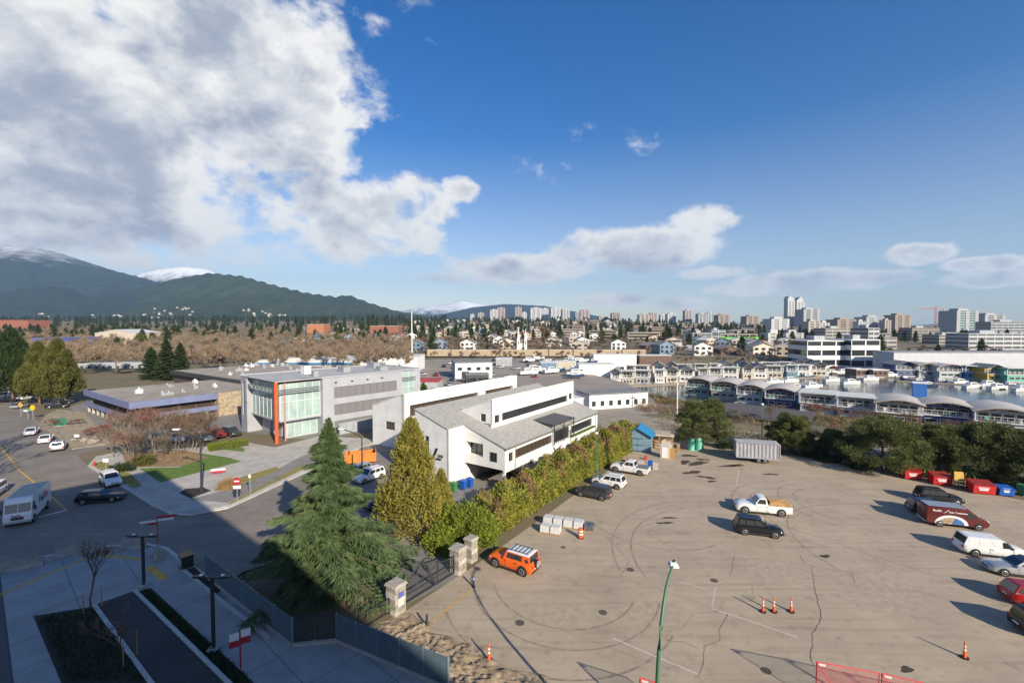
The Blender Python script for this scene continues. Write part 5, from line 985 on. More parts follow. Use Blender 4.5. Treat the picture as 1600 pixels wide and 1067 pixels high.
# ------------------------------------------------------------------ houseboats and marina
WB = -3.5
NAVY = mat('navy_siding',(.025,.05,.20),.6,.1,.8); TEALW = mat('sage_siding',(.22,.28,.26),.7,.1,.8); PALEB = mat('pale_siding',(.46,.50,.54),.7,.08,.8); BROWNW = mat('brown_siding',(.16,.10,.075),.8,.15,.8); WOODR = mat('roof_cedar',(.46,.43,.40),.8,.12,.8); TRIMO = mat('cedar_soffit',(.38,.20,.09),.7,.15,1); GRN = mat('lime_panel',(.10,.50,.06),.6,.1); TURQ = mat('turquoise_panel',(.10,.45,.34),.6,.1); YELW = mat('yellow_siding',(.60,.38,.04),.7,.1)
def houseboat(px, py, wpx, wm, kind, label, lower=None, D=11, rz=-36.9, group=None, name='houseboat', hs=.80, detail=True):
    p = P(px,py,WB+.3); d = p.y; W = wpx*d/F*.90; lw = lower or wm; t = thing(name,label,'houseboat',(p.x,p.y,WB-.25),R(rz),group); h = W/2
    m = MB(); m.box(-h-.4,h+.4,-.6,D+.4,0,.62); m.build('float',CONC,t)
    z1, z2 = .63+2.6*hs, .63+5.1*hs
    m = MB(); m.box(-h+.2,h-.2,0,D,.63,z1); m.build('lower_wall',lw,t); m = MB(); m.box(-h+.2,h-.2,1.3,D,z1+.2,z2); m.build('upper_wall',wm,t)
    m = MB(); m.box(-h,h,-.25,D+.1,z1+.005,z1+.19); m.build('balcony',WHITE,t)
    m = MB(); n = max(4,int(W/.9))
    for k in range(n+1): x = -h+.05+(2*h-.1)*k/n; m.box(x-.03,x+.03,-.22,-.16,z1+.19,z1+1.15)
    m.box(-h,h,-.24,-.14,z1+1.15,z1+1.22); m.box(-h,h,-.21,-.17,z1+.65,z1+.69)
    for s in (-1,1): m.box(s*h-.05,s*h+.05,-.2,1.3,z1+1.15,z1+1.22)
    m.build('railing',WHITE,t)
    for s in (-1,1): m = MB(); m.box(s*(h-.12)-.09,s*(h-.12)+.09,-.2,-.02,z1+.2,z2+.05); m.build('post',WHITE,t)
    nw = 4 if W > 6.5 else 3
    for k in range(nw): a = -h+.6+(W-1.2)*k/nw; m = MB(); m.box(a+.1,a+(W-1.2)/nw-.1,1.2,1.29,z1+.3,z1+2.15*hs); f = m.build('window',WHITE,t); m = MB(); m.box(a+.18,a+(W-1.2)/nw-.18,1.17,1.195,z1+.38,z1+2.07*hs); m.build('pane',GLS,f)
    for k in range(3): a = -h+.7+(W-1.4)*k/3; m = MB(); m.box(a+.15,a+(W-1.4)/3-.15,-.09,-.005,1.25,2.65*hs); f = m.build('window',WHITE,t); m = MB(); m.box(a+.24,a+(W-1.4)/3-.24,-.12,-.095,1.34,2.57*hs); m.build('pane',GLS,f)
    for k in range(3): a = 2+k*2.6; m = MB(); m.box(h-.198,h-.13,a,a+1.2,z1+.8,z1+1.9); m.build('side_window',GLS,t)
    if kind == 'arch':
        R0 = 1.5*hs; n = 12; arc_ = [(-h-.35+(W+.7)*k/n, z2+R0*math.sin(math.pi*(.08+.84*k/n))-R0*math.sin(math.pi*.08)) for k in range(n+1)]
        m = MB(); m.side(arc_+[(x,z+.22) for x,z in arc_[::-1]],-.7,D+.3); m.build('roof',WOODR,t,False); m = MB(); m.side(arc_+[(x,z-.10) for x,z in arc_[::-1]],-.62,-.5); m.build('fascia',TRIMO,t)
        m = MB(); m.side([(-h+.2,z2)]+[(max(-h+.2,min(h-.2,x)),z-.02) for x,z in arc_]+[(h-.2,z2)],1.32,D); m.build('gable_wall',wm,t)
        for k in (-1,1): m = MB(); m.box(k*W*.17-.75,k*W*.17+.75,1.24,1.315,z2+.12,z2+.75*hs); f = m.build('window',WHITE,t); m = MB(); m.box(k*W*.17-.66,k*W*.17+.66,1.21,1.235,z2+.2,z2+.67*hs); m.build('pane',GLS,f)
    elif kind == 'flat':
        m = MB(); m.hexa([(-h-.3,-.7,z2+.5),(h+.3,-.7,z2+.5),(h+.3,D+.3,z2+.02),(-h-.3,D+.3,z2+.02)],[(-h-.3,-.7,z2+.75),(h+.3,-.7,z2+.75),(h+.3,D+.3,z2+.27),(-h-.3,D+.3,z2+.27)]); m.build('roof',ROOFW,t); m = MB(); m.hexa([(-h+.2,1.31,z2),(h-.2,1.31,z2),(h-.2,D,z2),(-h+.2,D,z2)],[(-h+.2,1.31,z2+.42),(h-.2,1.31,z2+.42),(h-.2,D,z2+.03),(-h+.2,D,z2+.03)]); m.build('gable_wall',wm,t)
    elif kind == 'gable':
        m = MB(); m.side([(-h-.3,z2-.05),(0,z2+1.5),(h+.3,z2-.05),(h+.3,z2+.12),(0,z2+1.68),(-h-.3,z2+.12)],-.6,D+.3); m.build('roof',ROOFG,t); m = MB(); m.side([(-h+.2,z2),(h-.2,z2),(0,z2+1.4)],1.32,D); m.build('gable_wall',wm,t)
    if detail:
        for k in range(3): x = random.uniform(-h+.6,h-.6); m = MB(); m.box(x-.28,x+.28,.2,.7,z1+.2,z1+.62); m.box(x-.28,x+.28,.62,.7,z1+.62,z1+1.0); m.build('deck_chair',random.choice([WHITE,TURQ,BEIGE]),t)
    return t
row = [(1090,617,42,TEALW,'arch','sage green arched-roof houseboat at the landward end of the front row',None),(1131,623,44,BEIGE,'arch','beige arched-roof houseboat next to the sage green one',None),(1171,630,42,PALEB,'arch','pale grey arched-roof houseboat beside the royal blue one',None),(1218,637,46,NAVY,'arch','royal blue arched-roof houseboat with white railing',None),
       (1276,645,52,PALEB,'flat','pale blue flat-roofed houseboat beside the royal blue one',None),(1336,652,52,PALEB,'flat','grey flat-roofed houseboat with turquoise deck chairs',None),(1404,662,64,GREYW,'arch','arched houseboat with cedar fascia and brown lower floor',BROWNW),(1478,667,70,NAVY,'arch','arched houseboat with blue lower floor and blue stair tower behind',None),(1568,679,74,PALEB,'arch','arched houseboat with long covered balcony, nearest the dumpsters',None)]
for i, (a,b,w,wm,k,lb,lo) in enumerate(row):
    t = houseboat(a,b,w,wm,k,lb,lo)
    if i == 7: m = MB(); m.box(-4.6,-2.2,9,12,.6,8.4); m.build('stair_tower',mat('sky_blue_siding',(.04,.17,.50),.6,.08),t); m = MB(); m.box(-4.7,-2.1,8.9,12.1,8.41,8.6); m.build('tower_roof',WHITE,t)
kinds = ['gable','flat','gable','flat','flat']; mats2 = [WHITE,BEIGE,GREYW,WHITE,mat('cream',(.60,.55,.45),.8,.08,.5)]
names = ['cream','white','grey gabled','white gabled','pale flat-roofed','tall white','beige','narrow white','white','beige and white','pale grey','cream','grey','white','blue and grey','grey gabled','white','blue grey','white','cream','pale']
i = 0; px = 962
while px < 1290:
    w = 18+4*((i*7)%3); f = (px-962)/330; wm = mats2[i%5] if i not in (12,15) else mat('steel_blue_siding',(.13,.30,.42),.7,.1,.8)
    houseboat(px,602-15*f,w,wm,kinds[(i*3)%5],'two storey pale houseboat in the crowded second row' if wm.name != 'steel_blue_siding' else 'steel blue houseboat in the crowded second row',D=8,rz=-18,group='second row houseboats',hs=.85,detail=False); px += w+1; i += 1
px = 985; i = 0
while px < 1275:
    w = 16+4*((i*5)%3); f = (px-985)/290; houseboat(px,593-9*f,w,mats2[(i*2+1)%5],kinds[(i*2+1)%5],'pale houseboat squeezed into the row behind the second one',D=7,rz=-18,group='third row houseboats',hs=.95,detail=False); px += w+2; i += 1
for (a,b,w,wm,k,lb) in [(1418,587,36,NAVY,'gable','dark blue houseboat on the far side of the harbour'),(1452,588,34,GREYW,'arch','grey arched houseboat on the far side of the harbour'),(1485,590,36,PALEB,'arch','pale arched houseboat on the far side of the harbour'),(1524,591,32,mat('sky_blue_siding2',(.05,.20,.55),.6,.08),'flat','bright blue houseboat on the far side of the harbour'),(1557,594,30,YELW,'gable','yellow houseboat on the far side of the harbour'),(1590,596,34,TURQ,'flat','turquoise houseboat on the far side of the harbour')]: houseboat(a,b,w,wm,k,lb,D=9,rz=-8,detail=False,hs=.85)
for (a,b,w,lb) in [(1349,589,22,'brown floating shed left of the pair on the far harbour side'),(1376,590,24,'brown floating shed right of the pair on the far harbour side')]:
    p = P(a,b,WB); W = w*p.y/F; t = thing('floating_shed',lb,'shed',(p.x,p.y,WB-.2)); MB().box(-W/2-.3,W/2+.3,-.3,7,0,.6).build('float',CONC,t); MB().box(-W/2,W/2,0,6.5,.61,3.2).build('wall',BROWNW,t); MB().box(-W/2-.2,W/2+.2,-.2,6.7,3.21,3.45).build('roof',WHITE,t)
    for k in range(3): MB().box(-W/2+.6+k*W/3.2,-W/2+1.6+k*W/3.2,-.06,-.004,1.5,2.5).build('window',GLS,t)
PLANK = mat('dock_planks',(.30,.25,.20),.9,.2,1.5)
def dock(pts, w, label):
    a, b = [P(*q,WB) for q in pts]; L = (b-a).length; t = thing('dock',label,'dock',(a.x,a.y,WB-.1),math.atan2(b.y-a.y,b.x-a.x)); MB().box(0,L,-w/2,w/2,0,.5).build('deck',PLANK,t)
    for k in range(int(L/12)+1): MB().tube([(k*12,w/2+.2,-2.8),(k*12,w/2+.2,2.2)],.16,8).build('pile',BARK,t)
dock(((965,605),(1290,589)),2.2,'long timber dock before the second row of houseboats'); dock(((1300,586),(1430,592)),2.0,'dock leading past the brown floating sheds'); dock(((1400,596),(1610,606)),2.2,'dock before the far side houseboats'); dock(((1228,604),(1292,606)),3,'short loading dock behind the blue houseboat')
def boat_proto(L, W, hullm, cabm):
    t = thing('moored_boat','white cabin boat moored in the harbour','boat',(0,0,-500)); m = MB(); st = [(-L/2,.55,W*.42),(-L/4,.5,W*.5),(L/6,.45,W*.48),(L*.36,.35,W*.30),(L/2,.1,.03)]; o = 0; n = 5; hgt = L*.12
    for x,k,w in st: z = hgt*(1+.25*max(0,x/L*2)); m.v += [(x,-w,z),(x,-w*.75,-.15),(x,0,-.45*k),(x,w*.75,-.15),(x,w,z)]
    for i in range(4):
        for k in range(4): m.f.append((i*5+k,i*5+k+1,i*5+k+6,i*5+k+5)); m.m.append(0)
        m.f.append((i*5+4,i*5,i*5+5,i*5+9)); m.m.append(0)
    m.f += [(0,1,2,3,4)]; m.m.append(0); m.build('hull',hullm,t); m = MB(); z = hgt; m.hexa([(-L*.28,-W*.34,z),(L*.22,-W*.30,z),(L*.22,W*.30,z),(-L*.28,W*.34,z)],[(-L*.26,-W*.30,z+L*.13),(L*.10,-W*.26,z+L*.13),(L*.10,W*.26,z+L*.13),(-L*.26,W*.30,z+L*.13)]); m.build('cabin',cabm,t)
    m = MB(); m.box(-L*.22,L*.10,-W*.345,W*.345,z+L*.05,z+L*.10); m.build('window',GLS,t); m = MB(); m.tube([(0,0,z+L*.13),(0,0,z+L*.13+L*.18)],.03,5); m.build('mast',GALV,t); return t
HUL = mat('boat_gelcoat',(.72,.73,.72),.35,.05,1); bp = boat_proto(9,3,HUL,HUL); bp2 = boat_proto(7,2.6,mat('navy_hull',(.03,.06,.14),.4,.1),HUL); first = True
bsp = [(1262,590,0),(1300,584,.2),(1318,583,.1),(1435,597,.1),(1500,600,.15),(1545,603,.1),(1580,604,0),(1270,606,.1),(1360,594,.1),(1412,593,1.2),(1235,597,.2),(1210,599,.1),(1180,602,.3),(1330,600,.1),(1300,596,.2),(1470,598,.1),(1520,606,.15),(1390,588,.1),(1245,607,.0),(1598,611,.1),(1560,608,.1),(1450,603,.2)]
for i,(a,b,r) in enumerate(bsp):
    src = bp if i%3 else bp2; p = P(a,b,WB); p.z = WB+.15; c = copy_tree(src,None,p,r,'white hulled cabin boat moored in the harbour' if i%3 else 'dark hulled cabin boat moored in the harbour'); c['group'] = 'cabin boats in the harbour'
ysp = [(random.uniform(815,945),random.uniform(150,232)) for _ in range(30)]
for i,(a,d) in enumerate(ysp):
    p = at(a,d); p.z = .75; c = copy_tree(bp if i%3 else bp2,None,p,random.uniform(-.4,.6),'cabin boat standing on the hard in the boat yard'); c.name = 'stored_boat'; c['group'] = 'boats stored in the yard'
    MB().box(-1.5,-1.2,-.9,.9,-.75,-.05).build('cradle',BARK,c); MB().box(1.2,1.5,-.7,.7,-.75,-.1).build('cradle',BARK,c)
def kill(o):
    for ch in list(o.children): kill(ch)
    bpy.data.objects.remove(o)
# small distant cars, one per colour
def far_car(M):
    t = thing('far_car','x','car',(0,0,-500)); m = MB(); loft(m,[(-2.2,.4,.85,.80),(-2.0,.3,.95,.9),(1.0,.28,.95,.9),(2.0,.32,.8,.85),(2.25,.45,.65,.7)]); m.build('body',M,t,True); m = MB(); m.hexa([(-1.9,-.8,.94),(.9,-.8,.94),(.9,.8,.94),(-1.9,.8,.94)],[(-1.6,-.66,1.5),(.2,-.66,1.5),(.2,.66,1.5),(-1.6,.66,1.5)]); m.build('windows',GLS,t); m = MB(); m.box(-1.55,.15,-.64,.64,1.502,1.55); m.build('roof',M,t)
    for x in (-1.35,1.4):
        for s in (-1,1): m = MB(); m.lathe([(.33,-.1),(.33,.1)],(x,s*.82,.33),10,'y'); m.build('wheel',BLK,t)
    return t
FC = {'white':far_car(PW),'silver':far_car(PS),'black':far_car(PB),'blue':far_car(PBL),'red':far_car(PR)}
cs = []
for (a0,a1,d0,d1,n,wh) in [(690,960,150,235,46,'in the boat yard'),(1300,1420,219,226,16,'along the far harbour shore'),(655,710,120,170,10,'on the gravel behind the glass office'),(0,40,95,120,6,'on the far street')]:
    for k in range(n):
        c = random.choice(['white','white','silver','silver','black','black','blue','red']); p = at(random.uniform(a0,a1),random.uniform(d0,d1))
        if any((p-q).length < 5.2 for q in cs): continue
        cs.append(p); p = p.copy(); p.z += .04; o = copy_tree(FC[c],None,p,random.choice([.2,1.77,-1.3]),f'{c} car parked {wh}'); o.name = 'distant_car'; o['group'] = f'distant cars {wh}'
for o in list(FC.values())+[bp,bp2]: kill(o)
# rail wagons
for k in range(9):
    px = 668+k*38; p = at(px+18,252); t = thing('rail_wagon','tan covered rail wagon in the train beyond the boat yard','rail wagon',(p.x,p.y,p.z),0,'rail wagons in the train'); L = 12.9; MB().box(-L/2,L/2,-1.5,1.5,1.0,4.3).build('body',TAN,t); m = MB()
    for j in range(9): m.box(-L/2+.3+j*1.5,-L/2+.45+j*1.5,-1.58,-1.502,1.05,4.2)
    m.build('side_ribs',TAN,t); MB().side([(-L/2,4.305),(L/2,4.305),(L/2,4.5),(-L/2,4.5)],-1.3,1.3).build('roof',BEIGE,t)
    for x in (-4.5,4.5): MB().box(x-1.3,x+1.3,-1.0,1.0,0,.99).build('bogie',DRK,t)
# yard clutter: low sheds
for (a,b,d,h,M,lb) in [(845,870,175,3.5,BLUEW,'blue boat shed with open front in the yard'),(905,960,165,3.6,WHITE,'long white marina office beside the second row houseboats'),(870,900,185,3.0,BEIGE,'beige hut in the middle of the boat yard'),(928,995,215,4.0,WHITE,'white flat building beneath the rail wagons'),(1000,1050,214,3.6,BROWNW,'brown flat building beyond the second row houseboats'),(775,800,200,3.2,GREYW,'grey hut behind the white workshop')]: block('harbour_hut',lb,a,b,d,h,7,0,M,ROOFW,(4,1,1.0,1.2,.8))
# ------------------------------------------------------------------ town beyond
def office(name, label, px0, px1, d, ztop, dep, wm, gm, fl, rz=0, z0=None):
    a, b = at(px0,d), at(px1,d); W = (b-a).length; base = min(a.z,b.z)-.6 if z0 is None else z0; h = ztop-base; t = thing(name,label,'building',(a.x,a.y,base),R(rz)); MB().box(.3,W-.3,.3,dep,0,h-.3).build('glass_core',gm,t); s = h/fl
    for k in range(fl+1):
        z = min(k*s,h-.5); MB().box(0,W,0,dep,z+.004*k,z+s*.45+.004*k if k < fl else h).build('storey_band',wm,t)
    n = max(2,int(W/6)); m = MB()
    for k in range(n+1): m.box(W*k/n-.3 if k else 0,W*k/n+.3 if k < n else W,.1,.29,.1,h-.1)
    m.build('pier',wm,t); MB().box(W*.3,W*.55,dep*.3,dep*.7,h+.01,h+2.2).build('roof_plant',GREYW,t); return t
office('shore_office','white three storey ribbon-window office left part on the far shore',1262,1330,226,10.4,16,WHITE,GLS,3); office('shore_office','white three storey ribbon-window office right part on the far shore',1331,1376,222,11.0,16,WHITE,GLS,3)
t = block('shore_hall','long low white hall on the far shore behind the houseboats',1398,1640,204,5.6,12,0,mat('hall_white',(.50,.51,.54),.8,.06,.3),mat('hall_roof',(.30,.31,.33),.9,.15,.3),(9,1,1.2,1.2,2.5)); MB().box(0,9,-1.5,.0,0,5.8).build('wing',WHITE,t); MB().box(13,25,-.8,.0,0,7.3).build('raised_block',WHITE,t); MB().box(26,66,4,10,5.9,8.0).build('upper_storey',WHITE,t)
for k in range(7): MB().box(27+k*5.4,31.6+k*5.4,3.9,3.996,6.5,7.6).build('window',GLS,t); MB().box(14+k*7.3,19+k*7.3,-.0+.03,.095,3.3,4.5).build('window',GLS,t) if k > 1 else None
office('lime_building','half-built block wrapped in lime and turquoise sheathing',1126,1185,420,2.0,18,TURQ,TURQ,2); t = bpy.data.objects['lime_building']; MB().box(-.2,35,-.2,-.05,11.2,13.2).build('lime_band',GRN,t) if False else None
a = at(1126,420); t = bpy.data.objects.get('lime_building'); MB().box(-.3,35.2,-.35,-.05,4.8,6.8).build('lime_band',GRN,t); MB().box(0,34.8,.2,17,9.0,9.5).build('top_slab',CONC,t)
for k in range(6): MB().box(k*6.7,k*6.7+.6,.3,.9,6.5,9.0).build('bare_column',CONC,t)
office('glass_midrise','dark glass mid-rise left of the lime half-built block',1082,1112,450,10.5,18,GREYW,GLS,5); office('glass_midrise','pale glass mid-rise directly behind the lime half-built block',1112,1134,470,13,18,PALEB,GLS,5)
def tower(label, px0, px1, py, d, wm, gm, fl=None, group=None, bal=True, cap=True):
    a, b = at(px0,d), at(px1,d); W = (b-a).length; base = min(a.z,b.z)-3; zt = H+(508-py)/F*d; h = zt-base; dep = min(max(W*.9,12),30); t = thing('tower_block',label,'building',(a.x,a.y,base),0,group)
    MB().box(.3,W-.3,.3,dep,0,h-.2).build('glass_core',gm,t); m = MB(); n = fl or max(4,int(h/3.3)); s = h/n
    for k in range(n): m.box(0,W,0,dep+.2,k*s,k*s+s*.38)
    m.box(0,W,0,dep+.2,h-.6,h); m.build('floor_slabs',wm,t); m = MB()
    for x0,x1 in ((0,.16),(.42,.58),(.84,1.0)): m.box(W*x0,W*x1,-.2,.1,0,h-.01)
    m.box(-.2,.2,.2,dep,0,h-.01); m.box(W-.2,W+.2,.2,dep,0,h-.01); m.build('pier',wm,t)
    if cap: MB().box(W*.28,W*.72,dep*.25,dep*.75,h+.01,h+3.0).build('penthouse',wm,t)
    return t
TW = [mat('tower_white',(.47,.47,.48),.7,.05,.05),mat('tower_beige',(.40,.35,.31),.7,.06,.05),mat('tower_pink',(.39,.31,.29),.7,.06,.05),mat('tower_grey',(.36,.37,.39),.7,.06,.05),mat('tower_brown',(.30,.24,.20),.7,.06,.05)]; TG = [glass('tower_glass',(.10,.12,.14),.15),glass('teal_glass',(.07,.18,.19),.12),glass('tower_glass_pale',(.22,.26,.29),.2)]
tl = [(735,741,491,2100,0,2),(747,756,489,2100,1,0),(766,777,484,2050,0,2),(777,789,481,2100,2,0),(805,815,480,2050,2,0),(816,823,488,2000,0,2),(829,846,481,2050,0,2),(847,857,482,2080,0,2),(861,876,481,2000,0,2),(879,890,483,2050,0,0),(899,906,488,2050,3,0),(907,921,484,1900,2,0),(936,947,495,1700,1,0),(956,969,489,1650,4,0),(999,1015,491,1500,1,0),(1016,1027,489,1520,2,0),(1032,1042,492,1560,0,0),(1043,1056,490,1450,0,2),(1070,1081,485,1400,2,0),(1091,1104,490,1350,3,0),(1105,1117,489,1380,3,1),(1122,1140,492,1250,4,0),(1166,1186,494,1100,4,0)]
cw = ['white','beige','pink','grey','brown']
for k,(a,b,c,d,w,g) in enumerate(tl): tower(f'{cw[w]} residential tower on the distant ridge skyline',a,b,c,d,TW[w],TG[g],group=f'{cw[w]} towers on the ridge')
t = tower('white twin-peaked tower, tallest of the skyline, left shaft',1230,1241,470,900,TW[0],TG[2],cap=False); MB().side([(0,0),(13,0),(13,3),(6,9),(3,9),(0,4)],.3,14).build('peak',TW[0],t).location.z = H+(508-470)/F*900-t.location.z
t = tower('white twin-peaked tower, tallest of the skyline, right shaft',1244,1256,472,905,TW[0],TG[2],cap=False); MB().side([(0,0),(13,0),(13,4),(10,10),(7,10),(0,3)],.3,14).build('peak',TW[0],t).location.z = H+(508-472)/F*905-t.location.z
for (a,b,c,d,w,g,lb) in [(1205,1233,498,700,0,2,'white mid-rise at the foot of the twin-peaked tower'),(1255,1280,483,850,3,0,'dark grey tower right beside the twin-peaked tower'),(1263,1282,502,640,1,0,'beige mid-rise before the dark grey tower'),(1283,1296,504,720,0,0,'pale narrow mid-rise right of the dark tower'),(1308,1339,499,760,4,0,'brown stepped mid-rise in the middle of the right skyline'),(1341,1352,502,720,0,2,'narrow white block between two mid-rises'),(1353,1381,495,800,3,2,'grey white tower with stepped roof on the right skyline'),(1382,1392,500,780,1,0,'slim beige block beside the grey white tower'),(1398,1423,492,820,4,0,'brown concrete tower left of the red crane'),(1494,1528,485,620,3,1,'teal glass tower right of the red crane'),(1538,1570,492,700,3,0,'dark stepped tower right of the teal glass one'),(1200,1226,520,420,0,2,'white apartment block row left half above the harbour'),(1228,1256,520,430,3,2,'grey apartment block row right half above the harbour')]: tower(lb,a,b,c,d,TW[w],TG[g])
for (a,b,z,d,w,lb) in [(1290,1335,15,430,1,'beige low office behind the white ribbon-window office'),(1357,1374,16,330,0,'white narrow block behind the ribbon-window office'),(1374,1402,9,340,1,'cream block left of the shore conifers'),(1425,1468,15,520,4,'brown office with flat top under the red crane'),(1468,1510,9,420,1,'cream ribbon-window office right of the crane'),(1514,1610,12,330,0,'white and dark parking structure at the right skyline foot'),(1548,1620,22,520,3,'grey glass block behind the parking structure'),(1030,1102,3,330,0,'white two storey building left of the lime block')]: office('city_office',lb,a,b,d,z,18,TW[w],TG[0],max(2,int((z+3)/3.4)))
# crane
def crane():
    p = at(1461,900); t = thing('tower_crane','red tower crane above the brown office','crane',p); zt = H+(508-483)/F*900-p.z; M = mat('crane_red',(.50,.10,.08),.6,.1)
    m = MB()
    for x in (-.9,.9):
        for y in (-.9,.9): m.tube([(x,y,0),(x,y,zt+5)],.28,5)
    for k in range(int(zt/3)): m.tube([(-.9,-.9,k*3),(.9,-.9,k*3+3)],.18,4); m.tube([(.9,-.9,k*3),(-.9,-.9,k*3+3)],.18,4)
    m.build('mast',M,t); m = MB(); m.tube([(-36,0,zt),(20,0,zt)],.35,5); m.tube([(-36,0,zt+.2),(-1,0,zt+1.6)],.25,5)
    for k in range(12): m.tube([(-34+k*3,0,zt),(-32.5+k*3,0,zt+1)],.15,4)
    m.tube([(0,0,zt+6),(-25,0,zt+1)],.12,4); m.tube([(0,0,zt+6),(17,0,zt)],.12,4); m.build('jib',M,t); MB().box(15,19,-1,1,zt-2.5,zt-.4).build('counterweight',CONC,t)
crane()
# left side landmarks
block('blue_store','large blue store box among the bare trees',49,78,330,8.5,40,0,mat('store_blue',(.06,.10,.50),.6,.05),ROOFG,None); block('blue_store','lower purple blue store wing with orange corner',79,104,345,6.5,30,0,mat('store_violet',(.14,.12,.45),.6,.05),ROOFW,None)
t = block('white_hall','white hall with shallow roof among the bare trees',148,212,400,11,30,0,BEIGE,ROOFW,(8,2,1.4,1.2,1.5),gable=3.2); block('white_store','low white store with stacked fronts before the hall',140,172,330,4,14,0,WHITE,ROOFW,(4,1,1.2,1.6,1.2)); block('red_roof_store','store with long red roof at the far left',-30,44,640,25,30,0,BRICK,REDP,None); block('brick_school','brick school with white bands above the trees',578,622,520,17,20,0,BRICK,ROOFW,(8,2,1.5,1.4,1.2)); block('brick_school','orange brick hall left of the banded school',480,506,560,19,20,0,mat('orange_brick',(.42,.17,.09),.8,.1),ROOFW,(5,1,1.5,1.4,1.2)); block('white_store','long low building among the bare trees behind the flat roofs',120,222,190,1.6,10,0,GREYW,ROOFW,(9,1,.5,.8,1))
# church with two spires
p = at(815.5,300); t = thing('church','white church with two slender spires','church',p); MB().box(-2.6,2.6,1,14,0,6).build('nave',WHITE,t); MB().side([(-2.9,6.01),(2.9,6.01),(0,9)],.8,14.2).build('nave_roof',ROOFG,t)
for s in (-1,1): m = MB(); m.box(s*2.4-.9,s*2.4+.9,-.9,.9,0,8.5); m.build('tower',WHITE,t); m = MB(); m.lathe([(1.15,0),(.75,2.0),(.05,7.5)],(s*2.4,0,8.51),8); m.build('spire',WHITE,t); MB().box(s*2.4-.3,s*2.4+.3,-.93,-.905,5.5,7.5).build('louvre',GLS,t)
p = at(643.5,185); t = thing('flagpole','very tall white pole rising above the boat yard','pole',p); m = MB(); zt = H+(508-487)/F*185-p.z; m.tube([(0,0,0),(0,0,zt)],[.28,.16],10); m.build('shaft',WHITE,t); MB().box(-.6,.6,-.6,.6,0,.35).build('footing',CONC,t)
# ------------------------------------------------------------------ houses and trees of the hillside
def house_proto(wm, rm, W, D, hh, g):
    t = thing('hillside_house','x','house',(0,0,-500)); MB().box(-W/2,W/2,-D/2,D/2,-2,hh).build('wall',wm,t); m = MB(); m.side([(-W/2-.5,hh-.05),(0,hh+g),(W/2+.5,hh-.05),(W/2+.5,hh+.15),(0,hh+g+.2),(-W/2-.5,hh+.15)],-D/2-.5,D/2+.5); m.build('roof',rm,t); m = MB(); m.side([(-W/2,hh),(W/2,hh),(0,hh+g-.05)],-D/2+.02,D/2-.02); m.build('gable_wall',wm,t)
    for j in range(int(hh/2.8)):
        for k in range(3): a = -W/2+W*(k+.22)/3; MB().box(a,a+W*.18,-D/2-.05,-D/2-.004,1+j*2.8,2.3+j*2.8).build('window',GLS,t)
    MB().box(W*.22,W*.22+.7,D*.1,D*.1+.7,hh+.2,hh+g+.8).build('chimney',BRICK,t); return t
HP = [('white',house_proto(WHITE,ROOFG,10,9,5.6,2.4)),('grey roofed cream',house_proto(mats2[4],ROOFG,12,9,5.6,2.2)),('blue grey',house_proto(BLUEW,ROOFG,10,10,5.6,2.6)),('red roofed',house_proto(BEIGE,mat('tile_red',(.30,.12,.08),.9,.2,1),11,9,5.6,2.4)),('brown',house_proto(BROWNW,ROOFG,11,9,3.2,2.2)),('pale roofed',house_proto(BEIGE,ROOFW,12,10,5.6,2.0))]
def flats_proto(wm, W, fl):
    t = thing('apartment_house','x','building',(0,0,-500)); h = fl*3; MB().box(-W/2,W/2,-6,6,-3,h).build('wall',wm,t); MB().box(-W/2-.3,W/2+.3,-6.3,6.3,h+.01,h+.5).build('roof',ROOFG,t)
    for j in range(fl): MB().box(-W/2+.6,W/2-.6,-6.08,-6.004,j*3+.9,j*3+2.3).build('window_band',GLS,t); MB().box(-W/2+.3,W/2-.3,-7.0,-6.09,j*3+.1,j*3+.7).build('balcony',wm,t)
    return t
FP = [('white',flats_proto(WHITE,24,3)),('beige',flats_proto(BEIGE,30,3)),('tan',flats_proto(TAN,22,4)),('brown',flats_proto(BROWNW,26,3))]
OCC = []
def free(p, r):
    for q, s in OCC:
        if abs(q.x-p.x) < r+s and abs(q.y-p.y) < r+s: return False
    OCC.append((p,r)); return True
for (a,d,r) in [(65,335,22),(180,400,26),(155,330,14),(600,525,18),(493,560,14),(815,305,8),(1155,425,20),(1110,460,20),(1066,335,18),(170,195,16)]: OCC.append((at(a,d),r))
def scatter(protos, n, a0, a1, d0, d1, where, group, r, pw=1.0):
    k = tries = 0
    while k < n and tries < n*20:
        tries += 1; d = d0+(d1-d0)*random.random()**pw; p = at(random.uniform(a0,a1),d)
        if not free(p,r): continue
        nm, o = random.choice(protos); copy_tree(o,None,p,random.uniform(-.5,.5),f'{nm} {where}')['group'] = f'{nm} {group}'; k += 1
scatter(FP,46,880,1190,420,1300,'apartment house stepping up the far hillside','apartment houses on the hillside',15,.8); scatter(FP,14,1190,1600,460,1000,'apartment house below the right skyline','apartment houses below the right skyline',15)
scatter(HP,95,640,1130,270,900,'house among the trees of the far hillside','houses on the far hillside',9,.9); scatter(HP,26,470,640,330,900,'house among the bare trees left of the tall pole','houses left of the pole',9); scatter(HP,16,1100,1260,260,380,'house on the shore flats beyond the harbour','houses on the shore flats',8); scatter(HP,34,640,960,900,1700,'house high on the ridge','houses on the ridge',12)
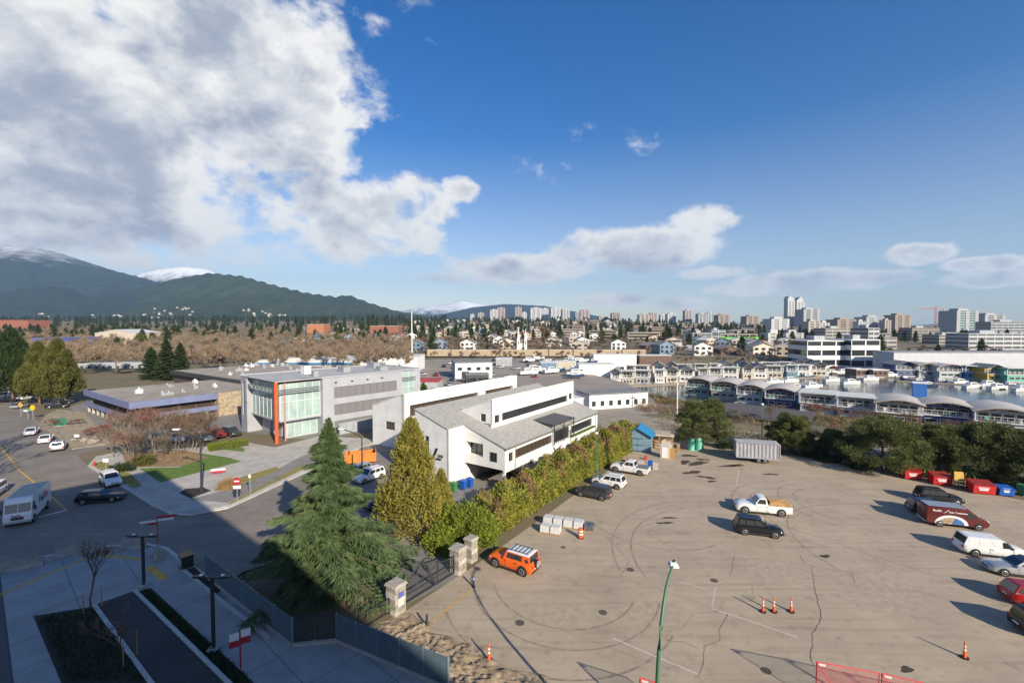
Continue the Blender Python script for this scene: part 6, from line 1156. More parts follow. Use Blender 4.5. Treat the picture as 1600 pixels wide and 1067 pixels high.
# houses on the mountain foot
for k in range(90):
    px = random.choice([random.uniform(150,235),random.uniform(235,305),random.uniform(380,450),random.uniform(60,150)]); y = random.uniform(2480,2900); x = (px-800)/F*y
    nm, o = HP[random.choice([0,1,3,4,5])]; dg = None
    copy_tree(o,None,(x,y,0),random.uniform(-.4,.4),'small pale house in the cluster on the mountain foot',scale=1.0)['group'] = 'houses on the mountain foot'
MH = [o for o in sc.objects if o.parent is None and o.get('group') == 'houses on the mountain foot']
bpy.context.view_layer.update(); dg = bpy.context.evaluated_depsgraph_get()
mts = [o for o in sc.objects if o.name.startswith(('mountain_','ground'))]
for o in MH:
    best = -99
    for mo in mts:
        ok, hit, nn, fi = mo.ray_cast(Vector((o.location.x,o.location.y,3000)),Vector((0,0,-1)))
        if ok: best = max(best,hit.z)
    o.location.z = best+.5
for _, o in HP+FP: kill(o)
# trees
def arr_tree(crown, wood, cm, wm, nm, cname='crown'):
    t = thing(nm,'x','tree',(0,0,-500)); obj('trunk',npmesh('trunk',wood[0],wood[1],wm),t); obj(cname,npmesh(cname,crown[0],crown[1],cm),t); return t
BT, CT, RT = [], [], []
TWF = [mat('far_twig_tan',(.25,.185,.125),.95,.25,.3),mat('far_twig_brown',(.185,.13,.095),.95,.25,.3),mat('far_twig_grey',(.24,.20,.165),.95,.25,.3)]
raw = {'b':[],'c':[],'r':[]}
for s in range(4):
    cr, wd = bare(14,.44,5,4,200+s,1000,tf=.18); V,Fc = cr; c3 = V.reshape(-1,3,3); ctr = c3[:,:2].mean(1,keepdims=True); c3[:,:2] = ctr+(c3[:,:2]-ctr)*2.0; cr = (c3.reshape(-1,3),Fc); BT.append(arr_tree(cr,wd,TWF[s%3],TWF[2],'far_bare_tree','twigs')); raw['b'].append((cr,wd))
for s in range(3):
    cr, wd = conifer(16,3.6+.5*s,46,.6,1.5,.55,.25,.08,6,5,.9,.3); CT.append(arr_tree(cr,wd,[DARKG,leafmat('far_green',(.07,.095,.035),(.035,.055,.022),.2),DARKG][s],BARK,'far_conifer')); raw['c'].append((cr,wd))
for s in range(2):
    cr, wd = cypress(11,4.2,26,1.3,.6,45); RT.append(arr_tree(cr,wd,[OLIVE,DARKG][s],BARK,'far_evergreen')); raw['r'].append((cr,wd))
def plant(protos, n, a0, a1, d0, d1, label, group, s0=.7, s1=1.2, pw=.8, r=1.5):
    k = tr = 0
    while k < n and tr < n*12:
        tr += 1; d = d0+(d1-d0)*random.random()**pw; p = at(random.uniform(a0,a1),d)
        if any(abs(q.x-p.x) < s+r and abs(q.y-p.y) < s+r for q, s in OCC): continue
        o = copy_tree(random.choice(protos),None,p,random.uniform(0,6.28),label,scale=random.uniform(s0,s1)); o['group'] = group; k += 1
plant(BT,140,-60,600,150,330,'leafless brown tree in the wood behind the flat roofs','leafless trees behind the flat roofs',.85,1.3); plant(BT,55,640,900,262,400,'leafless brown tree beyond the rail wagons','leafless trees beyond the wagons',.6,1.0); plant(BT,60,900,1290,226,400,'leafless tree on the shore flats beyond the harbour','leafless trees on the shore flats',.5,.9); plant(BT,25,1260,1600,226,300,'leafless tree by the far shore buildings','leafless trees on the far shore',.5,.75)
plant(CT,70,-60,640,300,700,'dark conifer rising from the bare wood on the left','conifers in the left wood',.6,1.1); plant(CT,80,560,1200,300,1000,'dark conifer among the hillside houses','conifers among the hillside houses',.55,1.05); plant(CT,36,1180,1600,230,600,'dark conifer between the right shore buildings','conifers on the right shore',.5,.95); plant(RT,60,500,1250,290,1000,'round evergreen among the hillside houses','round evergreens on the hillside',.5,1.0); plant(RT,36,-60,500,260,700,'round evergreen in the left wood','round evergreens in the left wood',.6,1.1)
plant(CT,18,640,1000,1500,2000,'tall conifer on the ridge between the towers','conifers on the ridge',.8,1.3)
cr, wd = bare(17,.30,5,4,300,2600); V,Fc = cr; c3 = V.reshape(-1,3,3); c3[:,:2] = c3[:,:2].mean(1,keepdims=True)+(c3[:,:2]-c3[:,:2].mean(1,keepdims=True))*3; pp = at(853,300); t = tree('bare_poplar','broad column of a leafless poplar beside the church spires','tree',pp,(c3.reshape(-1,3),Fc),wd,TWF[0],TWF[2],cname='twigs'); t.scale = (.9,.9,1)
def wood_mass(name, label, kinds, n, a0, a1, d0, d1, s0, s1, M, pw=.9):
    parts = []
    for _ in range(n):
        k = random.choice(kinds); (V,Fc),_w = random.choice(raw[k]); sel = rng.random(len(Fc)) < .27; f = Fc[sel]; v = V[f.ravel()].reshape(-1,3,3); v = v.mean(1,keepdims=True)+(v-v.mean(1,keepdims=True))*1.9; v = v.reshape(-1,3); s = random.uniform(s0,s1); a = random.uniform(0,6.28); c_, s_ = math.cos(a)*s,math.sin(a)*s
        d = d0+(d1-d0)*random.random()**pw; p = at(random.uniform(a0,a1),d); v = np.stack([v[:,0]*c_-v[:,1]*s_+p.x,v[:,0]*s_+v[:,1]*c_+p.y,v[:,2]*s+p.z],1); parts.append((v,np.arange(len(v)).reshape(-1,3),0))
    V,Fc,_ = join(parts); obj(name,npmesh(name,V,Fc,M),label=label,cat='wood',kind='stuff')
wood_mass('bare_wood','brown leafless wood covering the flats on the left',['b'],1500,-140,640,160,800,.8,1.25,TWF[0],1.4); wood_mass('bare_wood','brown leafless wood on the hillside behind the houses',['b'],750,640,1260,320,1500,.5,.9,TWF[1],1.1); wood_mass('conifer_wood','dark conifer wood along the foot of the mountains',['c'],520,-150,700,900,2300,1.0,1.7,leafmat('wood_green',(.06,.085,.035),(.035,.05,.025),.02),.7); wood_mass('conifer_wood','mixed evergreen wood on the town hillside',['c','r'],620,560,1260,400,1900,.6,1.1,MATS['far_green']); wood_mass('conifer_wood','evergreen wood behind the right shore buildings',['c','r'],90,1230,1700,330,900,.6,1.0,DARKG)
wood_mass('bare_wood','brown leafless wood between the stores and the mountain foot',['b'],420,-160,660,600,1700,.8,1.2,TWF[2]); wood_mass('bare_wood','brown leafless thicket on the shore flats below the hillside houses',['b'],800,640,1340,224,440,.34,.62,TWF[1],1.0); wood_mass('conifer_wood','dark conifers scattered through the left wood',['c','r'],260,-140,660,450,1100,.7,1.1,MATS['far_green'])
for o in BT+CT+RT: kill(o)
HAZE = 8e-5
# ------------------------------------------------------------------ fences, gate and small things
def fence_run(a, b, h, label, M, n):
    a, b = Vector((a.x,a.y,0)), Vector((b.x,b.y,0)); L = (b-a).length; t = thing('panel_fence',label,'fence',a+Vector((0,0,.12)),math.atan2(b.y-a.y,b.x-a.x)); w = L/n
    for k in range(n):
        m = MB(); m.box(k*w+.05,(k+1)*w-.05,-.02,.02,.12,h)
        for j in range(1,8): x = k*w+.05+(w-.1)*j/8; m.box(x-.012,x+.012,-.03,.03,.14,h-.02)
        m.build('fence_panel',M,t)
    for k in range(n+1): m = MB(); m.box(k*w-.045,k*w+.045,-.045,.045,0,h+.06); m.build('fence_post',mat('fence_post_blue',(.16,.23,.27),.5,.1),t)
    m = MB(); m.box(0,L,-.12,.12,-.02,.12); m.build('fence_footing',CONC,t)
FB = mat('fence_slate',(.115,.17,.20),.45,.12,1.5)
fence_run(P(322,902),P(457,1011),1.55,'slate blue panel fence along the shaded pavement before the cedar',FB,6); fence_run(P(526,1004),P(700,1078),1.55,'slate blue panel fence beside the loose earth',FB,5)
a, b = P(458,1011),P(525,1004); t = thing('mesh_gate','dark mesh gate between the two slate fence runs','gate',(a.x,a.y,.12),math.atan2(b.y-a.y,b.x-a.x)); L = (b-a).length; MB().box(0,L,-.15,.15,-.02,.14).build('sill',CONC,t)
for s in (0,1):
    x0 = s*L/2; f = MB(); f.box(x0+.06,x0+.10,-.03,.03,.2,1.6); f.box(x0+L/2-.08,x0+L/2-.04,-.03,.03,.2,1.6); f.box(x0+.1,x0+L/2-.08,-.03,.03,1.56,1.6); f.box(x0+.1,x0+L/2-.08,-.03,.03,.2,.24); fr = f.build('gate_leaf',DRK,t); m = MB()
    for k in range(1,14): x = x0+.1+(L/2-.18)*k/14; m.box(x-.008,x+.008,-.01,.01,.24,1.56)
    for k in range(1,16): z = .24+1.32*k/16; m.box(x0+.1,x0+L/2-.08,-.008,.008,z-.006,z+.006)
    m.build('mesh',DRK,fr)
# wrought iron gate between stone pillars
STONE = mat('pillar_stone',(.36,.33,.28),.9,.25,3,bump=.4,bscale=12); STONE2 = mat('pillar_stone_pale',(.52,.49,.43),.9,.2,3,bump=.4,bscale=12)
def pillar(p, w, h, label, lean=0):
    t = thing('gate_pillar',label,'pillar',(p.x,p.y,.0),-R(E1A)); MB().box(-w/2+.03,w/2-.03,-w/2+.03,w/2-.03,0,h).build('core',mat('mortar',(.30,.28,.25),.95,.1),t); k = int(h/.3)
    for j in range(k):
        z0, z1 = j*h/k+.012,(j+1)*h/k-.012; off = (j%2)*.18-.09
        for sx, sy in ((1,0),(0,-1),(-1,0),(0,1)):
            for (a,b) in ((-w/2,off),(off+.02,w/2)):
                e = random.uniform(0,.03); m = MB()
                if sx: m.box(*sorted((sx*(w/2-.03),sx*(w/2+e))),a+.012,b-.012,z0,z1)
                else: m.box(a+.012,b-.012,*sorted((sy*(w/2-.03),sy*(w/2+e))),z0,z1)
                m.build('stone',STONE2 if (j+sx)%3 == 0 else STONE,t)
    m = MB(); m.hexa([(-w/2-.1,-w/2-.1,h+.002),(w/2+.1,-w/2-.1,h+.002),(w/2+.1,w/2+.1,h+.002),(-w/2-.1,w/2+.1,h+.002)],[(-w/2-.02,-w/2-.02,h+.16),(w/2+.02,-w/2-.02,h+.16),(w/2+.02,w/2+.02,h+.16),(-w/2-.02,w/2+.02,h+.16)]); m.build('capstone',STONE,t); return t
pA, pB, pC = P(619,955),P(716,893),P(733,881)
t = pillar(pA,.85,1.75,'stone gate pillar with blue and white notice beside the loose earth'); MB().box(.46,.475,-.25,.25,.55,1.05).build('notice',PWHITE,t); MB().box(.46,.475,-.2,.2,1.1,1.4).build('notice',mat('sign_blue',(.10,.12,.45),.5,.05),t)
pillar(pB,.85,1.75,'stone gate pillar at the hedge end of the iron gate'); pillar(pC+Vector((.1,.5,0)),.7,1.7,'rough stone pillar against the laurel bush')
def iron_gate():
    a, b = pA+Vector((.25,.38,0)), pB-Vector((.25,.38,0)); a.z = b.z = 0; L = (b-a).length; t = thing('iron_gate','black wrought iron driveway gate with arched top','gate',(a.x,a.y,.02),math.atan2(b.y-a.y,b.x-a.x)); top = lambda x: 1.35+1.0*math.exp(-((x-L*.40)/(L*.24))**2)
    m = MB(); n = 40; pts = [(L*k/n,0,top(L*k/n)) for k in range(n+1)]; m.tube(pts,.045,6)
    for z in (.12,.62): m.tube([(0,0,z),(L,0,z)],.04,6)
    m.tube([(0,0,.1),(0,0,1.4)],.05,6); m.tube([(L,0,.1),(L,0,1.4)],.05,6); m.tube([(L*.66,0,.05),(L*.66,0,top(L*.66)+.02)],.055,6); m.build('gate_frame',DRK,t)
    m = MB(); m.slab((L*.36-.1,-.03,top(L*.36)-.05),(L*.36+.14,-.03,top(L*.36)-.05),(L*.62+.12,-.03,.15),(L*.62-.12,-.03,.15),.06); m.build('diagonal_brace',DRK,t); m = MB(); m.tube([(L*.05,0,.62),(L*.62,0,1.45)],.04,6); m.build('diagonal_brace',DRK,t)
    for k in range(1,46): x = L*k/46; MB().tube([(x,0,.1),(x,0,top(x)-.03)],.014,4).build('baluster',DRK,t)
    for x in (L*.27,L*.46): m = MB(); m.side([(x-.2,1.55),(x+.2,1.45),(x,1.85)],-.03,.03); m.build('emblem',DRK,t)
iron_gate()
a, b = pA+Vector((-.35,-.3,0)),P(560,990); L = (b-a).length; t = thing('iron_railing','low black iron railing left of the gate pillar','railing',(a.x,a.y,.0),math.atan2(b.y-a.y,b.x-a.x)); m = MB(); m.tube([(0,0,1.0),(L,0,1.0)],.025,5); m.tube([(0,0,.15),(L,0,.15)],.025,5); m.tube([(0,0,0),(0,0,1.05)],.035,5); m.tube([(L,0,0),(L,0,1.05)],.035,5); m.build('rail',DRK,t)
for k in range(1,int(L/.13)): MB().tube([(k*.13,0,.15),(k*.13,0,1.0)],.010,4).build('baluster',DRK,t)
def bollard(px, py, label, cap=None):
    t = thing('bollard',label,'bollard',G(px,py)); m = MB(); m.lathe([(.085,0),(.085,.86),(.07,.9),(.01,.92)],(0,0,0),12); m.build('post',DRK,t,True)
    if cap: m = MB(); m.lathe([(.092,.62),(.092,.84)],(0,0,0),12); m.build('sleeve',cap,t,True)
    MB().lathe([(.16,0),(.16,.015),(.09,.02)],(0,0,0),12).build('base_plate',DRK,t)
bollard(667,979,'black steel bollard at the near end of the yellow line'); bollard(740,917,'black bollard with violet sleeve at the gate pillar end of the yellow line',mat('violet_sleeve',(.28,.25,.62),.5,.05))
CO = mat('cone_orange',(.85,.13,.02),.5,.08,3); CW = mat('cone_reflective',(.8,.8,.78),.4,0)
def cone(px, py, label, tilt=0, group=None):
    t = thing('delineator_cone',label,'cone',G(px,py),random.uniform(0,3),group); MB().prism([(.25*math.cos(k*math.pi/4+.39),.25*math.sin(k*math.pi/4+.39)) for k in range(8)],0,.07).build('base',BLK,t); st = [(.10,.07,CO),(.075,.50,CW),(.068,.64,CO),(.062,.76,CW),(.055,.90,CO)]; zs = [.07,.50,.62,.74,.86,1.06]; rs = [.105,.078,.071,.064,.057,.045]
    for k,M in enumerate((CO,CW,CO,CW,CO)): MB().lathe([(rs[k],zs[k]+.001),(rs[k+1],zs[k+1])],(0,0,0),12).build('band',M,t)
    MB().lathe([(.045,1.06),(.05,1.10),(.03,1.16),(.01,1.17)],(0,0,0),10).build('handle',CO,t); t.rotation_euler[0] = tilt
cone(1192,956,'orange and white delineator at the left of the three standing together'); cone(1209,956,'orange and white delineator in the middle of the three standing together'); cone(1236,956,'orange and white delineator at the right of the three standing together'); cone(764,1032,'lone orange delineator by the loose earth'); cone(1507,1028,'lone leaning orange delineator near the red mesh panels')
t = thing('traffic_barrel','orange and white traffic barrel beside the wrapped pallets','barrel',G(907,840))
for k,(z0,z1,r0,r1,M) in enumerate([(.08,.36,.29,.28,CO),(.37,.50,.28,.275,CW),(.51,.66,.275,.265,CO),(.67,.79,.265,.26,CW),(.80,1.0,.26,.22,CO)]): MB().lathe([(r0,z0),(r1,z1)],(0,0,0),16).build('band',M,t)
MB().lathe([(.36,0),(.36,.06),(.30,.08)],(0,0,0),16).build('base',BLK,t)
WRAP = mat('shrink_wrap',(.62,.62,.61),.3,.1,5,bump=.3,bscale=9)
def pallet(p, label, M=WRAP, w=1.05, d=1.0, h=.85):
    t = thing('wrapped_pallet',label,'pallet',(p.x,p.y,.022),-R(20)); m = MB()
    for k in range(5): m.box(-w/2+k*w/4.4,-w/2+k*w/4.4+.1,-d/2,d/2,.09,.12)
    for k in (-1,0,1): m.box(-w/2,w/2,k*d*.42-.05,k*d*.42+.05,0,.09)
    m.build('timber_base',WOODM,t); m = MB(); m.hexa([(-w/2+.02,-d/2+.02,.121),(w/2-.02,-d/2+.02,.121),(w/2-.02,d/2-.02,.121),(-w/2+.02,d/2-.02,.121)],[(-w/2+.06,-d/2+.06,h),(w/2-.06,-d/2+.06,h),(w/2-.06,d/2-.06,h),(-w/2+.06,d/2-.06,h)]); m.build('wrapped_load',M,t)
c0 = P(857,818); dr = Vector((math.cos(R(20)),-math.sin(R(20)),0)); nm = ['first','second','third','fourth','fifth']
for k in range(5): pallet(c0+dr*.93*k,f'white wrapped pallet, {nm[k]} from the hedge in the long row' if k < 4 else 'pallet under a dark torn sheet at the end of the long row',WRAP if k < 4 else mat('dark_sheet',(.12,.13,.16),.4,.4,4),h=.85 if k < 4 else .7)
for k in range(2): pallet(P(847,829)+dr*.91*k+Vector((.3,-.2,0)),['white wrapped pallet nearest the hedge in the short row','white wrapped pallet at the open end of the short row'][k],h=.8)
# lot lamp with curved arm, and plainer poles
GPOLE = mat('lamp_green',(.07,.17,.10),.5,.1,1)
def lot_lamp(loc, arm, h, label):
    t = thing('lot_lamp',label,'lamp post',loc); ax, ay = arm; m = MB(); pts = [(0,0,0),(0,0,h*.35)]+[(ax*(k/8)**2.2,ay*(k/8)**2.2,h*.35+h*.65*math.sin(k/8*math.pi/2)**.95) for k in range(1,9)]; m.tube(pts,[.10,.09]+[.085-.005*k for k in range(8)],10); m.build('pole',GPOLE,t,True); m = MB(); m.lathe([(.12,h*.26),(.12,h*.28)],(0,0,0),10); m.build('collar',GPOLE,t); MB().box(-.3,.3,-.3,.3,0,.5).build('footing',CONC,t)
    e = Vector(pts[-1]); m = MB(); m.hexa([e+Vector((-.14,-.10,-.06)),e+Vector((.24,-.10,-.08)),e+Vector((.24,.26,-.08)),e+Vector((-.14,.26,-.06))],[e+Vector((-.1,-.06,.12)),e+Vector((.18,-.06,.08)),e+Vector((.18,.2,.08)),e+Vector((-.1,.2,.12))]); m.build('lamp_head',WHITE,t); MB().box(e.x+.02,e.x+.1,e.y+.02,e.y+.1,e.z+.12,e.z+.2).build('sensor',DRK,t)
lot_lamp((5.4,16.5,.02),(1.3,2.1),8.0,'green lamp post with a white head standing in the open lot')
for (px,py,h,lb) in [(932,757,5.8,'thin green lamp post in the hedge by the white crossover'),(1190,700,6.4,'thin green lamp post behind the container trailer')]:
    p = P(px,py); t = thing('lamp_post',lb,'lamp post',(p.x,p.y,0)); m = MB(); m.tube([(0,0,0),(0,0,h)],[.08,.05],8); m.build('pole',GPOLE,t); m = MB(); m.box(-.16,.16,-.12,.12,h,h+.18); m.build('lamp_head',WHITE,t)
p = P(1058,650); t = thing('utility_pole','white utility pole before the sage green houseboat','pole',(p.x,p.y,0)); MB().tube([(0,0,-.2),(0,0,8.2)],[.13,.09],8).build('pole',WHITE,t); MB().box(-.9,.9,-.06,.06,7.4,7.55).build('cross_arm',BARK,t)
p = P(1258,650); t = thing('utility_pole','dark utility pole before the pale blue flat-roofed houseboat','pole',(p.x,p.y,tz(p.x,p.y))); MB().tube([(0,0,-.2),(0,0,5)],[.1,.08],8).build('pole',BARK,t); MB().tube([(0,0,4.6),(1.5,0,4.9)],.05,6).build('arm',BARK,t)
def street_lamp(px, py, hpx, arm, label, M):
    p = P(px,py); t = thing('street_lamp',label,'street lamp',(p.x,p.y,.12)); h = hpx; m = MB(); m.tube([(0,0,0),(0,0,h*.82)]+[(arm[0]*math.sin(k/6*math.pi/2)**1.5,arm[1]*math.sin(k/6*math.pi/2)**1.5,h*.82+h*.18*math.sin(k/6*math.pi/2)) for k in range(1,7)],[.11,.08]+[.06]*6,8); m.build('pole',M,t,True); MB().box(arm[0]-.35,arm[0]+.35,arm[1]-.13,arm[1]+.13,h-.08,h+.06).build('lamp_head',LAMP,t); MB().lathe([(.18,0),(.18,.5),(.12,.55)],(0,0,0),10).build('base',M,t)
street_lamp(315,769,6.6,(-3.0,.6,0),'dark curved street lamp on the corner beside the lawn',DRK); p = P(563,736); street_lamp(566,742,5.4,(-2.6,.4,0),'dark curved street lamp by the orange bin',DRK)
def twin_lamp(px, py, h, label):
    p = P(px,py); t = thing('plaza_lamp',label,'lamp post',(p.x,p.y,.135)); MB().box(-.07,.07,-.07,.07,0,h).build('pole',DRK,t); MB().box(-.25,.25,-.25,.25,0,.12).build('footing',CONC,t); MB().box(-1.0,1.0,-.05,.05,h+.004,h+.08).build('cross_bar',DRK,t)
    for s in (-1,1): m = MB(); m.box(s*.75-.28,s*.75+.28,-.12,.12,h+.082,h+.15); m.build('lamp_head',DRK,t); m = MB(); m.box(s*.6-.08,s*.6+.08,-.06,.06,h+.152,h+.22); m.build('sensor',LAMP,t)
twin_lamp(225,918,3.4,'black twin-head plaza lamp at the end of the dark path'); twin_lamp(334,1018,4.0,'black twin-head plaza lamp in the narrow bed by the sales sign')
def barrier(px, py, rz, L, label):
    p = P(px,py); t = thing('concrete_barrier',label,'barrier',(p.x,p.y,.12),rz); m = MB(); pr = [(-.3,0),(.3,0),(.3,.12),(.12,.3),(.09,.72),(-.09,.72),(-.12,.3),(-.3,.12)]; m.add([(-L/2,a,b) for a,b in pr]+[(L/2,a,b) for a,b in pr],[tuple(range(8)),tuple(range(15,7,-1))]+[(i,8+i,8+(i+1)%8,(i+1)%8) for i in range(8)]); m.build('block',mat('barrier_concrete',(.30,.29,.26),.9,.2,2,bump=.2,bscale=12),t)
    for s in (-1,1): MB().tube([(s*L*.3,-.02,.722),(s*L*.3,-.02,.80),(s*L*.3+.12,-.02,.80),(s*L*.3+.12,-.02,.722)],.015,5).build('lifting_loop',DRK,t)
barrier(24,893,.58,3.0,'concrete road barrier nearest the delivery truck'); barrier(126,868,.42,3.0,'concrete road barrier in the middle of the pavement edge'); barrier(209,858,-.05,1.9,'short concrete road barrier beside the black lamp'); barrier(248,872,-.85,1.7,'short slanting concrete barrier under the crossed signs')
p = P(291,888); t = thing('black_kiosk','black boxy litter kiosk with timber top on the pavement corner','kiosk',(p.x,p.y,.12),-.7); MB().box(-.5,.5,-.45,.45,.12,1.15).build('body',DRK,t); MB().box(-.55,.55,-.5,.5,1.155,1.23).build('top',WOODM,t); MB().box(-.4,.4,-.47,-.452,.3,.95).build('panel',GREYW,t)
for s in (-1,1):
    for q in (-1,1): MB().box(s*.42-.05,s*.42+.05,q*.38-.05,q*.38+.05,0,.119).build('foot',DRK,t)
SGR = mat('sign_red',(.42,.02,.03),.5,.05); SGW = mat('sign_white',(.72,.72,.72),.5,.04)
p = P(247,858); t = thing('sign_post','tall post with crossed red and white arrow boards by the barriers','sign',(p.x,p.y,.12),.35); MB().tube([(0,0,0),(0,0,2.6)],.035,6).build('post',SGR,t)
for (x0,x1,z,M) in ((-1.15,-.05,2.15,SGW),(.05,1.15,2.2,SGW),(-.02,1.35,2.42,SGR),(-.6,.0,1.95,SGR)): MB().box(x0,x1,-.06,-.04,z,z+.17).build('board',M,t)
p = P(376,1045); t = thing('sales_sign','red and white post sign with two small plates by the fence','sign',(p.x,p.y,.12),.5); MB().box(-.035,.035,-.035,.035,0,2.0).build('post',SGR,t)
for s in (-1,1): MB().box(s*.26-.22,s*.26+.22,-.055,-.037,1.55+.04*s,1.95+.04*s).build('plate',SGW,t); MB().box(s*.26-.22,s*.26+.22,-.058,-.037,1.20+.04*s,1.545+.04*s).build('plate',SGR,t)
p = P(371,787); t = thing('road_sign','red and white no entry sign with plate below on the verge','sign',(p.x,p.y,.136),.1); MB().tube([(0,0,0),(0,0,2.5)],.035,6).build('post',GALV,t); m = MB(); m.lathe([(.38,0),(.38,.02),(.01,.02)],(0,-.06,2.2),20,'y'); m.build('disc',SGR,t); MB().box(-.25,.25,-.075,-.061,2.13,2.27).build('bar',SGW,t); MB().box(-.38,.38,-.06,-.04,1.42,1.75).build('plate',SGW,t); MB().box(-.3,-.05,-.06,-.04,.85,1.3).build('back_plate',DRK,t); MB().box(.05,.35,-.06,-.04,.95,1.38).build('back_plate',DRK,t)
p = P(391,777); t = thing('road_sign','small white plate on a thin post in the verge','sign',(p.x,p.y,.136)); MB().tube([(0,0,0),(0,0,2.3)],.03,6).build('post',GALV,t); MB().box(-.13,.13,-.05,-.032,1.95,2.3).build('plate',SGW,t)
p = P(166,742); t = thing('road_sign','white square sign at the edge of the thicket','sign',(p.x,p.y,.128)); MB().tube([(0,0,0),(0,0,1.9)],.03,6).build('post',GALV,t); MB().box(-.35,.35,-.05,-.032,1.45,1.9).build('plate',SGW,t)
p = P(341,742); t = thing('lawn_board','low red and white board standing on the path beside the lawn','sign',(p.x,p.y,.134),.35); MB().box(-.75,.75,-.02,.02,.4,.65).build('white_half',SGW,t); MB().box(-.75,.75,-.022,.022,.15,.395).build('red_half',SGR,t)
for s in (-.6,.6): MB().box(s-.03,s+.03,-.018,.018,0,.149).build('leg',GALV,t)
YS = mat('sign_yellow',(.80,.42,.02),.5,.04)
for (px,py,lb,k) in [(33,651,'yellow diamond warning sign by the far conifers',0),(52,656,'round yellow sign by the verge corner',1)]:
    p = P(px,py); t = thing('warning_sign',lb,'sign',(p.x,p.y,.0)); MB().tube([(0,0,0),(0,0,2.6)],.04,6).build('post',GALV,t); m = MB(); m.lathe([(.5,0),(.5,.02),(.01,.02)],(0,-.07,2.35),4 if k == 0 else 14,'y'); m.build('plate',YS,t)
    if k == 0: MB().box(-.1,.1,-.085,-.075,2.2,2.5).build('symbol',DRK,t)
p = P(44,655); t = thing('street_sign','green and white street name sign by the warning signs','sign',(p.x,p.y,.0)); MB().tube([(0,0,0),(0,0,2.0)],.04,6).build('post',GALV,t); MB().box(0,1.2,-.06,-.04,1.6,2.0).build('plate',mat('sign_green',(.05,.30,.16),.5,.05),t); MB().box(-.8,-.03,-.06,-.04,1.5,1.8).build('plate',SGW,t)
p = P(94,666); t = thing('utility_box','green metal utility box on the rocky verge','utility box',(p.x,p.y,.1)); MB().box(-.75,.75,-.5,.5,.08,1.25).build('cabinet',mat('box_green',(.06,.28,.17),.5,.08),t); MB().box(-.8,.8,-.55,.55,0,.079).build('plinth',CONC,t); MB().box(-.01,.01,-.515,-.502,.1,1.2).build('door_gap',DRK,t)
p = P(120,687); t = thing('lawn_board','small white board on the rocks of the verge','sign',(p.x,p.y,.1)); MB().box(-.4,.4,-.02,.02,.3,.75).build('plate',SGW,t); MB().box(-.03,.03,-.018,.018,0,.299).build('leg',GALV,t)
for (px,py,s) in [(132,690,.8),(146,692,.9),(150,686,.6),(115,689,.5),(175,694,.6)]:
    p = P(px,py); bm = bmesh.new(); bmesh.ops.create_icosphere(bm,subdivisions=2,radius=s)
    for v in bm.verts: v.co = Vector((v.co.x*1.2,v.co.y,v.co.z*.62))*(1+.14*math.sin(v.co.x*5+px)+.12*math.cos(v.co.y*6+v.co.z*4))
    me = bpy.data.meshes.new('boulder'); bm.to_mesh(me); bm.free(); me.materials.append(mat('boulder_grey',(.26,.22,.18),.9,.25,2)); obj('boulder',me,loc=(p.x,p.y,.1+s*.2),label='rough brown boulder on the rocky verge by the parked cars',cat='boulder',group='boulders on the verge')
p = P(148,729); t = thing('fire_hydrant','red hydrant at the corner of the thicket','hydrant',(p.x,p.y,.128)); MB().lathe([(.14,0),(.14,.06),(.10,.08),(.10,.55),(.13,.58),(.12,.68),(.02,.74)],(0,0,0),12).build('barrel',REDP,t,True); MB().tube([(-.2,0,.42),(.2,0,.42)],.055,8).build('outlet',REDP,t)
# site fence panels in red mesh at the near edge of the lot
RM = mat('fence_red',(.75,.03,.04),.5,.05)
def site_panel(a, b, h, label):
    L = (b-a).length; t = thing('site_fence_panel',label,'fence',(a.x,a.y,.025),math.atan2(b.y-a.y,b.x-a.x)); m = MB(); m.tube([(0,0,.1),(0,0,h)],.026,6); m.tube([(L,0,.1),(L,0,h)],.026,6); m.tube([(0,0,h),(L,0,h)],.022,6); m.tube([(0,0,.15),(L,0,.15)],.022,6); m.build('frame',RM,t); m = MB()
    for k in range(1,40): m.tube([(L*k/40,0,.15),(L*k/40,0,h)],.0035,3)
    for k in range(1,24): z = .15+(h-.15)*k/24; m.tube([(0,0,z),(L,0,z)],.0035,3)
    m.build('wire_mesh',RM,t); m = MB(); m.tube([(0,.0,h),(1.3,-1.1,.05)],.022,6); m.build('brace',RM,t); MB().box(.08,.36,-.03,-.024,h-.14,h-.04).build('tag',SGW,t)
    for x in (0,L): MB().box(x-.35,x+.35,-.12,.12,0,.1).build('foot_block',DRK,t)
q = [P(1274,1034,2.0),P(1376,1052,2.0),P(1490,1078,2.0),P(1620,1105,2.0)]; lbs = ['red mesh site panel at the end of the row','red mesh site panel second in the row','red mesh site panel third in the row']
for k in range(3): site_panel(Vector((q[k].x+.06,q[k].y,0)),Vector((q[k+1].x-.06,q[k+1].y,0)),2.0,lbs[k])
site_panel(Vector((P(1000,1059,2).x,P(1000,1059,2).y,0)),Vector((P(1100,1090,2).x,P(1100,1090,2).y,0)),2.0,'red mesh site panel standing apart by the green lamp post')
